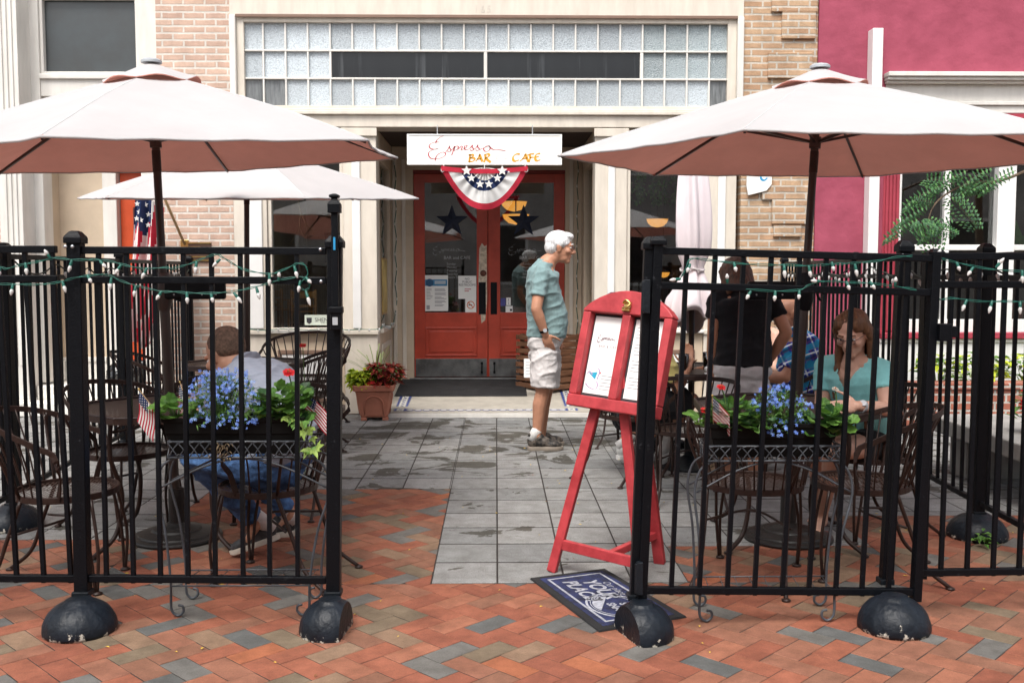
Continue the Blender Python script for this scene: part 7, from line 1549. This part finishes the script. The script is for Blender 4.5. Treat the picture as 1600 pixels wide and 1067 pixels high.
        uo=u.build('shoe_upper',o['upper'],so_,remesh=.006,rs=2)
        lc=MB()
        for i in range(5): x=.36+.075*i; z=.43-.06*i; lc.tube([F_(x,.075,z-.03),F_(x+.01,0,z+.012),F_(x+.03,-.075,z-.03)],.0035,5)
        lc.build('lace',o.get('lace',WHITE),uo)
        if o.get('sock'):
            k_=MB(); b0_=F_(.14,0,.38); d_=(J['kn'+S_]-an).normalized(); k_.tube([b0_-d_*.03,lerp(b0_,an+d_*o['sock'],.5),an+d_*o['sock']],[.042*lr,.04*lr,.041*lr],14); k_.build('sock',FLWHITE,R_,smooth=True)
    if o.get('watch'):
        S_=o['watch']; el,wr=J['el'+S_],J['wr'+S_]; d=(wr-el).normalized(); c=wr-d*.035; w=MB(); w.tube([c-d*.009,c+d*.009],.0345*ar,16); wo=w.build('watch',o.get('watchm',BLACK),R_,smooth=40); fo_=MB(); n=Vector(J.get('wn',(0,-1,0))).normalized(); fo_.tube([c+n*.03*ar,c+n*.04*ar],.016,16); fo_.build('watch_face',GALV,wo,smooth=40)
    return R_
def prof(w=.19,d=.115,belly=.0,hip=.17,hd=.12): # t from pelvis to neck
    return [(0,hip*.8,hd*.8,0),(.06,hip,hd,0),(.16,hip*.99,hd*1.02+belly*.4,belly*.3),(.3,hip*.95,hd+belly*.8,belly*.6),(.42,hip*.94,d*.98+belly*.9,belly*.55),(.56,w*.9,d+belly*.45,belly*.25),(.7,w*.97,d*1.03,0),(.82,w*.98,d,0),(.9,w*.82,d*.82,0),(.96,w*.5,d*.62,0),(1.0,.075,.075,0)]
# standing man
y=7.98
J=dict(pel=P(850,549,y),waist=P(851,500,y),chest=P(847,446,y),neck=P(853,410,y),head=P(875,387,y),f=V((1,0,0)),lat=V((0,1,0)),hlat=V((0,1,0)),hf=V((1,-.06,-.1)),hu=V((.12,0,1)),
 shR=P(846,430,y-.17),elR=P(838,483,y-.24),wrR=P(852,523,y-.2),hdR=V((.35,.2,-1)),hnR=V((0,1,0)),htR=V((1,0,0)),shL=P(848,430,y+.18),elL=P(842,485,y+.26),wrL=P(862,520,y+.22),hdL=V((.5,-.2,-1)),htL=V((1,0,0)),hnL=V((0,-1,0)),
 hipR=P(851,556,y-.09),knR=P(848,612,y-.09),anR=P(839,680,y-.09),toR=P(872,696,y-.09),hipL=P(857,556,y+.1),knL=P(853,612,y+.1),anL=P(846,680,y+.1),toL=P(880,692,y+.1),wn=V((.2,-1,.1)))
J['hlR']=V((P(824,700,y-.09).x,y-.09,0)); J['hlL']=V((P(827,690,y+.12).x,y+.12,0))
TEE=cloth('tee_teal',(.185,.275,.28),.12); LT=cloth('shorts_stone',(.6,.57,.56),.06)
person('white haired man in a teal tee and pale shorts standing before the red doors',J,dict(skin=SKINT,hair='white',hairm=hairm('hair_white',(.8,.8,.8),(.6,.6,.6)),shirt=TEE,pantm=LT,prof=prof(.2,.118,.04,.17,.125),hs=1.07,k=1.04,hem=.1,sleeve=.62,pants=.86,flare=1.12,glasses=True,sock=.05,upper=M('shoe_grey',(.085,.07,.058),.65,var=.3,ns=26,col2=(.022,.02,.019),ramp=(.45,.58)),sole=M('sole_dark',(.26,.22,.18),.7,var=.2),lace=M('lace_tan',(.5,.44,.36),.8),shoe=.29,watch='R',watchm=BLACK,wrinkle=(.012,.1),curl=.7,nose=1.1),vox=.0062)
# seated man, left
F_=V((-.8,.6,0)); LT_=V((-.6,-.8,0))
nk_=V((-1.2,4.83,.955))
J=dict(pel=V((-1.02,4.62,.53)),waist=V((-.99,4.62,.7)),chest=V((-1.1,4.7,.86)),neck=nk_,head=V((-1.335,4.93,1.012)),f=F_,lat=LT_,hlat=LT_,hf=V((-.72,.52,-.42)),hu=V((-.45,.33,.9)),
 shL=nk_+LT_*.18+V((.03,-.02,-.05)),shR=nk_-LT_*.18+V((.03,-.02,-.05)),elL=V((-1.4,4.72,.73)),wrL=V((-1.5,4.95,.77)),elR=V((-1.2,5.05,.74)),wrR=V((-1.43,5.08,.78)),hdL=V((.2,1,-.1)),htL=V((0,0,1)),hnL=V((1,0,0)),hdR=V((-1,.1,-.1)),htR=V((0,0,1)),hnR=V((0,1,0)),
 hipL=V((-1.06,4.55,.52)),knL=V((-1.44,4.7,.565)),anL=V((-1.2,4.9,.2)),toL=V((-1.26,4.915,.05)),hipR=V((-1.0,4.72,.52)),knR=V((-1.36,5.0,.56)),anR=V((-1.1,5.2,.17)),toR=V((-1.2,5.2,.045)),
 hlL=V((-1.09,4.94,.085)),ftL=V((-.9,-.1,-.3)),hlR=V((-1.06,5.22,.03)),ftR=V((-.95,-.05,-.06)))
person('man with cropped hair in a grey shirt and jeans bent over the left front table',J,dict(skin=SKIN,hair='buzz',hairm=M('hair_cropped',(.13,.08,.055),.8,var=.4,ns=60,bump=.5,bs=400),shirt=cloth('shirt_grey',(.22,.24,.29),.07,.7,8),collar=True,pantm=M('denim',(.075,.16,.34),.85,var=.3,ns=14,bump=.5,bs=90,spec=.2,col2=(.045,.09,.2)),hs=1.13,shoe=.25,prof=prof(.175,.11,.01,.16,.12),hem=.06,sleeve=.75,pants=1.97,sock=.06,upper=M('shoe_charcoal',(.05,.05,.052),.7,var=.4,ns=25),sole=M('sole_cream',(.55,.5,.42),.7,var=.1),lace=M('lace_dark',(.1,.09,.08),.8),wrinkle=(.02,.12)),vox=.0062)
# seated woman, right
F_=V((-.72,-.69,0)); LT_=V((.69,-.72,0)); nk_=P(1334,563,5.24)
J=dict(pel=V((2.03,5.32,.52)),waist=V((1.99,5.29,.66)),chest=V((1.93,5.25,.82)),neck=nk_,head=P(1332,521,5.18),f=F_,lat=LT_,hlat=LT_,hf=V((-.62,-.72,-.42)),hu=V((-.22,-.25,.9)),hairdown=V((0,0,-1)),
 shL=nk_+LT_*.165+V((.0,0,-.045)),shR=nk_-LT_*.165+V((0,0,-.045)),elL=P(1386,640,5.0),wrL=P(1340,634,4.87),hdL=V((-1,-.1,-.05)),htL=V((0,.3,1)),hnL=V((-.2,1,0)),elR=P(1283,650,5.3),wrR=P(1290,642,5.02),hdR=V((.2,-1,-.15)),htR=V((1,0,.4)),hnR=V((0,0,-1)),
 hipL=V((2.04,5.22,.51)),knL=V((1.71,4.98,.52)),anL=V((1.77,5.3,.12)),toL=V((1.7,5.22,.04)),hipR=V((1.95,5.36,.51)),knR=V((1.66,5.16,.52)),anR=V((1.83,5.5,.11)),toR=V((1.76,5.42,.04)),wn=V((-.1,-.8,.6)))
for S_ in 'LR': a=J['an'+S_]; t_=J['to'+S_]; d_=(t_-a); d_.z=0; J['hl'+S_]=V((a.x,a.y,0))-d_.normalized()*.05
person('woman with long brown hair in a turquoise tee seated at the right table',J,dict(skin=SKINF,hair='long',hairm=hairm('hair_brown',(.17,.08,.038),(.085,.04,.02)),shirt=cloth('tee_turquoise',(.25,.6,.6),.08),pantm=cloth('shorts_black',(.014,.014,.016)),prof=prof(.165,.105,.0,.165,.12),k=.92,hs=.98,hem=.1,sleeve=.5,pants=.45,sandals=True,sole=M('sandal',(.3,.12,.1),.6),upper=BROWN,fold=.006,vneck=.14,glasses=True,watch='L',watchm=GALV,shoe=.23,curl=.4,wrinkle=(.008,.1)),vox=.0062)
# standing woman in black, back to us
y=6.4; F_=V((-.1,1,0)); LT_=V((-1,-.1,0))
J=dict(pel=P(1158,592,y),waist=P(1160,545,y),chest=P(1160,488,y),neck=P(1155,452,y),head=P(1149,432,y+.05),f=F_,lat=LT_,hlat=LT_,hf=V((-.25,.85,-.45)),hu=V((-.1,.4,.9)),
 shL=P(1119,470,y),elL=P(1114,526,y-.02),wrL=P(1113,588,y+.05),shR=P(1205,470,y),elR=P(1229,519,y-.03),wrR=P(1203,562,y+.06),hdR=V((-.7,.4,-.5)),hnR=V((-1,0,0)),htR=V((0,0,-1)),htL=V((0,1,0)),hnL=V((1,0,0)),
 hipL=P(1136,600,y),knL=V((P(1136,600,y).x,y+.02,.4)),anL=V((P(1136,600,y).x,y,.09)),hipR=P(1180,600,y),knR=V((P(1180,600,y).x,y+.02,.4)),anR=V((P(1180,600,y).x,y,.09)))
for S_ in 'LR': J['to'+S_]=J['an'+S_]+V((-.02,.17,-.06)); J['hl'+S_]=V((J['an'+S_].x,J['an'+S_].y-.06,0))
person('woman with a brown bob in a black tee standing with her back turned',J,dict(skin=SKINT,hair='bob',hairm=hairm('hair_bob',(.13,.06,.035),(.06,.03,.018)),shirt=cloth('tee_black',(.011,.011,.013)),pantm=cloth('shorts_grey',(.52,.5,.5),.06),prof=prof(.19,.115,.0,.185,.13),k=.95,hem=.12,sleeve=.5,pants=.8,flare=1.15,upper=M('shoe_white',(.6,.6,.6),.6),sole=WHITE,shoe=.25,curl=.6,hs=.98),vox=.008)
# man in plaid
y=6.9; F_=V((-1,-.1,0)); LT_=V((.1,-1,0)); nk_=P(1243,519,y)
J=dict(pel=P(1252,640,y),waist=P(1258,600,y),chest=P(1251,553,y),neck=nk_,head=P(1231,492,y),f=F_,lat=LT_,hlat=LT_,hf=V((-.9,-.2,-.3)),hu=V((-.28,0,.95)),
 shL=nk_+LT_*.18+V((.02,0,-.06)),shR=nk_-LT_*.18+V((.02,0,-.06)),elL=P(1226,590,y-.25),wrL=P(1190,590,y-.15),elR=P(1225,590,y+.25),wrR=P(1185,588,y+.15),htL=V((0,.3,1)),hnL=V((0,1,0)),htR=V((0,0,1)),hnR=V((0,-1,0)),
 hipL=P(1250,645,y-.1),knL=V((1.6,y-.12,.52)),anL=V((1.62,y-.12,.1)),toL=V((1.47,y-.14,.04)),hipR=P(1250,645,y+.1),knR=V((1.6,y+.12,.52)),anR=V((1.66,y+.1,.1)),toR=V((1.5,y+.1,.04)))
for S_ in 'LR': J['hl'+S_]=V((J['an'+S_].x+.06,J['an'+S_].y,0))
person('man with thin grey hair in a blue plaid shirt seated by the magenta wall',J,dict(skin=SKINT,hair='fringe',hairm=hairm('hair_grey',(.5,.48,.46),(.3,.29,.28)),shirt=plaid_mat('plaid_blue'),collar=True,pantm=cloth('shorts_tan',(.3,.24,.17)),prof=prof(.2,.12,.03,.18,.13),hem=.06,sleeve=.8,pants=.85,upper=M('shoe_tan',(.2,.13,.08),.6),sole=BROWN,fat=1.06),vox=.008)
# person in bright blue
y=7.75; x0=2.1; F_=V((-.75,-.65,0)); LT_=V((.65,-.75,0)); nk_=V((x0-.06,y-.05,.985))
J=dict(pel=V((x0,y,.53)),waist=V((x0,y,.68)),chest=V((x0-.03,y-.02,.85)),neck=nk_,head=V((x0-.12,y-.1,1.15)),f=F_,lat=LT_,hlat=LT_,hf=F_+V((0,0,-.1)),hu=V((0,0,1)),hairdown=V((0,0,-1)),
 shL=nk_+LT_*.16+V((0,0,-.05)),shR=nk_-LT_*.16+V((0,0,-.05)),elL=nk_+LT_*.22+F_*.1+V((0,0,-.3)),wrL=nk_+LT_*.1+F_*.3+V((0,0,-.22)),elR=nk_-LT_*.22+F_*.1+V((0,0,-.3)),wrR=nk_-LT_*.1+F_*.3+V((0,0,-.22)),htL=V((0,0,1)),htR=V((0,0,1)),hnL=F_,hnR=F_)
for S_,q in (('L',1),('R',-1)):
    J['hip'+S_]=J['pel']+LT_*.09*q; J['kn'+S_]=J['pel']+LT_*.1*q+F_*.42; k_=J['kn'+S_]; J['an'+S_]=V((k_.x,k_.y,.1)); J['to'+S_]=J['an'+S_]+F_*.15+V((0,0,-.06)); J['hl'+S_]=V((k_.x,k_.y,0))-F_*.06
person('person in a bright blue top seated behind the woman in black',J,dict(skin=SKINF,hair='long',hairm=hairm('hair_dark',(.07,.045,.03),(.04,.025,.02)),shirt=cloth('top_blue',(.02,.36,.7),.05),pantm=cloth('skirt_navy',(.02,.025,.05)),prof=prof(.17,.11,0,.17,.12),k=.93,hem=.08,sleeve=0,pants=.9,upper=BROWN,sole=BROWN,shoe=.23),vox=.009)
# man with straw hat
F_=V((.88,.47,0)); LT_=V((-.47,.88,0)); nk_=P(1004,521,7.0)
J=dict(pel=P(983,645,6.88),waist=P(984,603,6.88),chest=P(993,555,6.94),neck=nk_,head=P(1013,492,7.05),f=F_,lat=LT_,hlat=LT_,hf=V((.88,.4,-.15)),hu=V((.1,.05,1)),
 shR=nk_-LT_*.19+V((0,0,-.06)),elR=P(1058,606,6.82),wrR=P(1076,572,6.86),hdR=V((.1,.5,.8)),htR=V((-.5,.5,.2)),hnR=V((-.5,.5,.2)),shL=nk_+LT_*.19+V((0,0,-.06)),elL=P(1030,600,7.3),wrL=P(1072,585,7.25),hdL=V((1,0,.2)),htL=V((0,0,1)),hnL=V((0,-1,0)),
 hipR=P(985,650,6.8),knR=P(1080,625,7.0),anR=P(1038,690,7.2),toR=P(1052,718,7.2),hipL=P(985,650,7.0),knL=P(1050,640,7.4),anL=P(975,688,7.5),toL=P(985,712,7.5))
for S_ in 'LR': a=J['an'+S_]; J['hl'+S_]=V((a.x,a.y,0.0))-F_*.06; J['to'+S_]=V((a.x,a.y,.05))+F_*.16
J['hlL']=J['hlL']+V((0,0,.0))
person('man in a straw hat, yellow shirt and black shorts seated behind the red menu stand',J,dict(skin=SKINT,hair='fringe',hairm=hairm('hair_grey2',(.5,.48,.46),(.3,.29,.28)),hat='straw',shirt=cloth('shirt_yellow',(.6,.52,.2),.06),pantm=cloth('shorts_black2',(.013,.013,.015)),prof=prof(.21,.13,.03,.19,.14),hem=.06,sleeve=.85,pants=.92,flare=1.1,k=1.03,sock=.13,upper=M('sneaker_white',(.6,.6,.58),.5,var=.1,ns=30),sole=WHITE,shoe=.29),vox=.008)
# man with the navy cap
y=8.1; x0=.92; F_=V((.9,-.43,0)); LT_=V((.43,.9,0)); nk_=V((x0+.03,y,.965))
J=dict(pel=V((x0,y,.53)),waist=V((x0-.03,y,.67)),chest=V((x0,y,.83)),neck=nk_,head=P(966,482,y-.03),f=F_,lat=LT_,hlat=LT_,hf=F_+V((0,0,-.1)),hu=V((0,0,1)),
 shL=nk_+LT_*.19+V((0,0,-.06)),shR=nk_-LT_*.19+V((0,0,-.06)),elL=nk_+LT_*.24+F_*.1+V((0,0,-.32)),wrL=nk_+LT_*.12+F_*.34+V((0,0,-.2)),elR=nk_-LT_*.24+F_*.1+V((0,0,-.32)),wrR=nk_-LT_*.12+F_*.34+V((0,0,-.2)),htL=V((0,0,1)),htR=V((0,0,1)),hnL=V((0,-1,0)),hnR=V((0,1,0)))
for S_,q in (('L',1),('R',-1)):
    J['hip'+S_]=J['pel']+LT_*.1*q; J['kn'+S_]=J['pel']+LT_*.11*q+F_*.42; k_=J['kn'+S_]; J['an'+S_]=V((k_.x,k_.y,.1)); J['to'+S_]=J['an'+S_]+F_*.15+V((0,0,-.06)); J['hl'+S_]=V((k_.x,k_.y,0))-F_*.06
person('man in a navy badge cap seated mostly hidden behind the red menu stand',J,dict(skin=SKIN,hair='fringe',hairm=hairm('hair_grey3',(.4,.38,.36),(.25,.24,.23)),hat='cap',shirt=cloth('shirt_dark',(.05,.06,.08)),pantm=cloth('trousers_dark',(.03,.03,.035)),prof=prof(.2,.12,.02,.18,.13),hem=.06,sleeve=.8,pants=1.9,upper=BLACK,sole=BLACK,shoe=.28),vox=.009)
# ---------------------------------------------------------------- light
W=bpy.data.worlds.new('World'); SC.world=W; W.use_nodes=True; nt=W.node_tree; nt.nodes.clear()
bg=N(nt,'ShaderNodeBackground'); bg.inputs[1].default_value=.12; sky=N(nt,'ShaderNodeTexSky'); sky.sky_type='NISHITA'; sky.sun_disc=False
SUN_EL,SUN_AZ=R(58),R(200)
sky.sun_elevation=SUN_EL; sky.sun_rotation=SUN_AZ; sky.air_density=1.0; sky.dust_density=4.0; sky.ozone_density=1.0
hs=N(nt,'ShaderNodeHueSaturation'); hs.inputs['Saturation'].default_value=.3; nt.links.new(sky.outputs[0],hs.inputs['Color']); nt.links.new(hs.outputs[0],bg.inputs[0]); nt.links.new(bg.outputs[0],N(nt,'ShaderNodeOutputWorld').inputs[0])
sl=bpy.data.lights.new('sun','SUN'); so=bpy.data.objects.new('sun',sl); COL.objects.link(so); sl.energy=1.2; sl.angle=R(24); sl.color=(1,.96,.9)
d=Vector((math.sin(SUN_AZ)*math.cos(SUN_EL),math.cos(SUN_AZ)*math.cos(SUN_EL),math.sin(SUN_EL))); so.rotation_euler=(-d).to_track_quat('-Z','Y').to_euler()
so.location=(0,0,20)
vs=SC.view_settings; vs.view_transform='Standard'; vs.look='None'; vs.exposure=1.23; vs.gamma=1; vs.use_curve_mapping=False
SC.cycles.max_bounces=8; SC.cycles.transparent_max_bounces=16; SC.cycles.diffuse_bounces=4; SC.cycles.glossy_bounces=3; SC.cycles.caustics_reflective=False; SC.cycles.caustics_refractive=False
SC.cycles.use_denoising=True
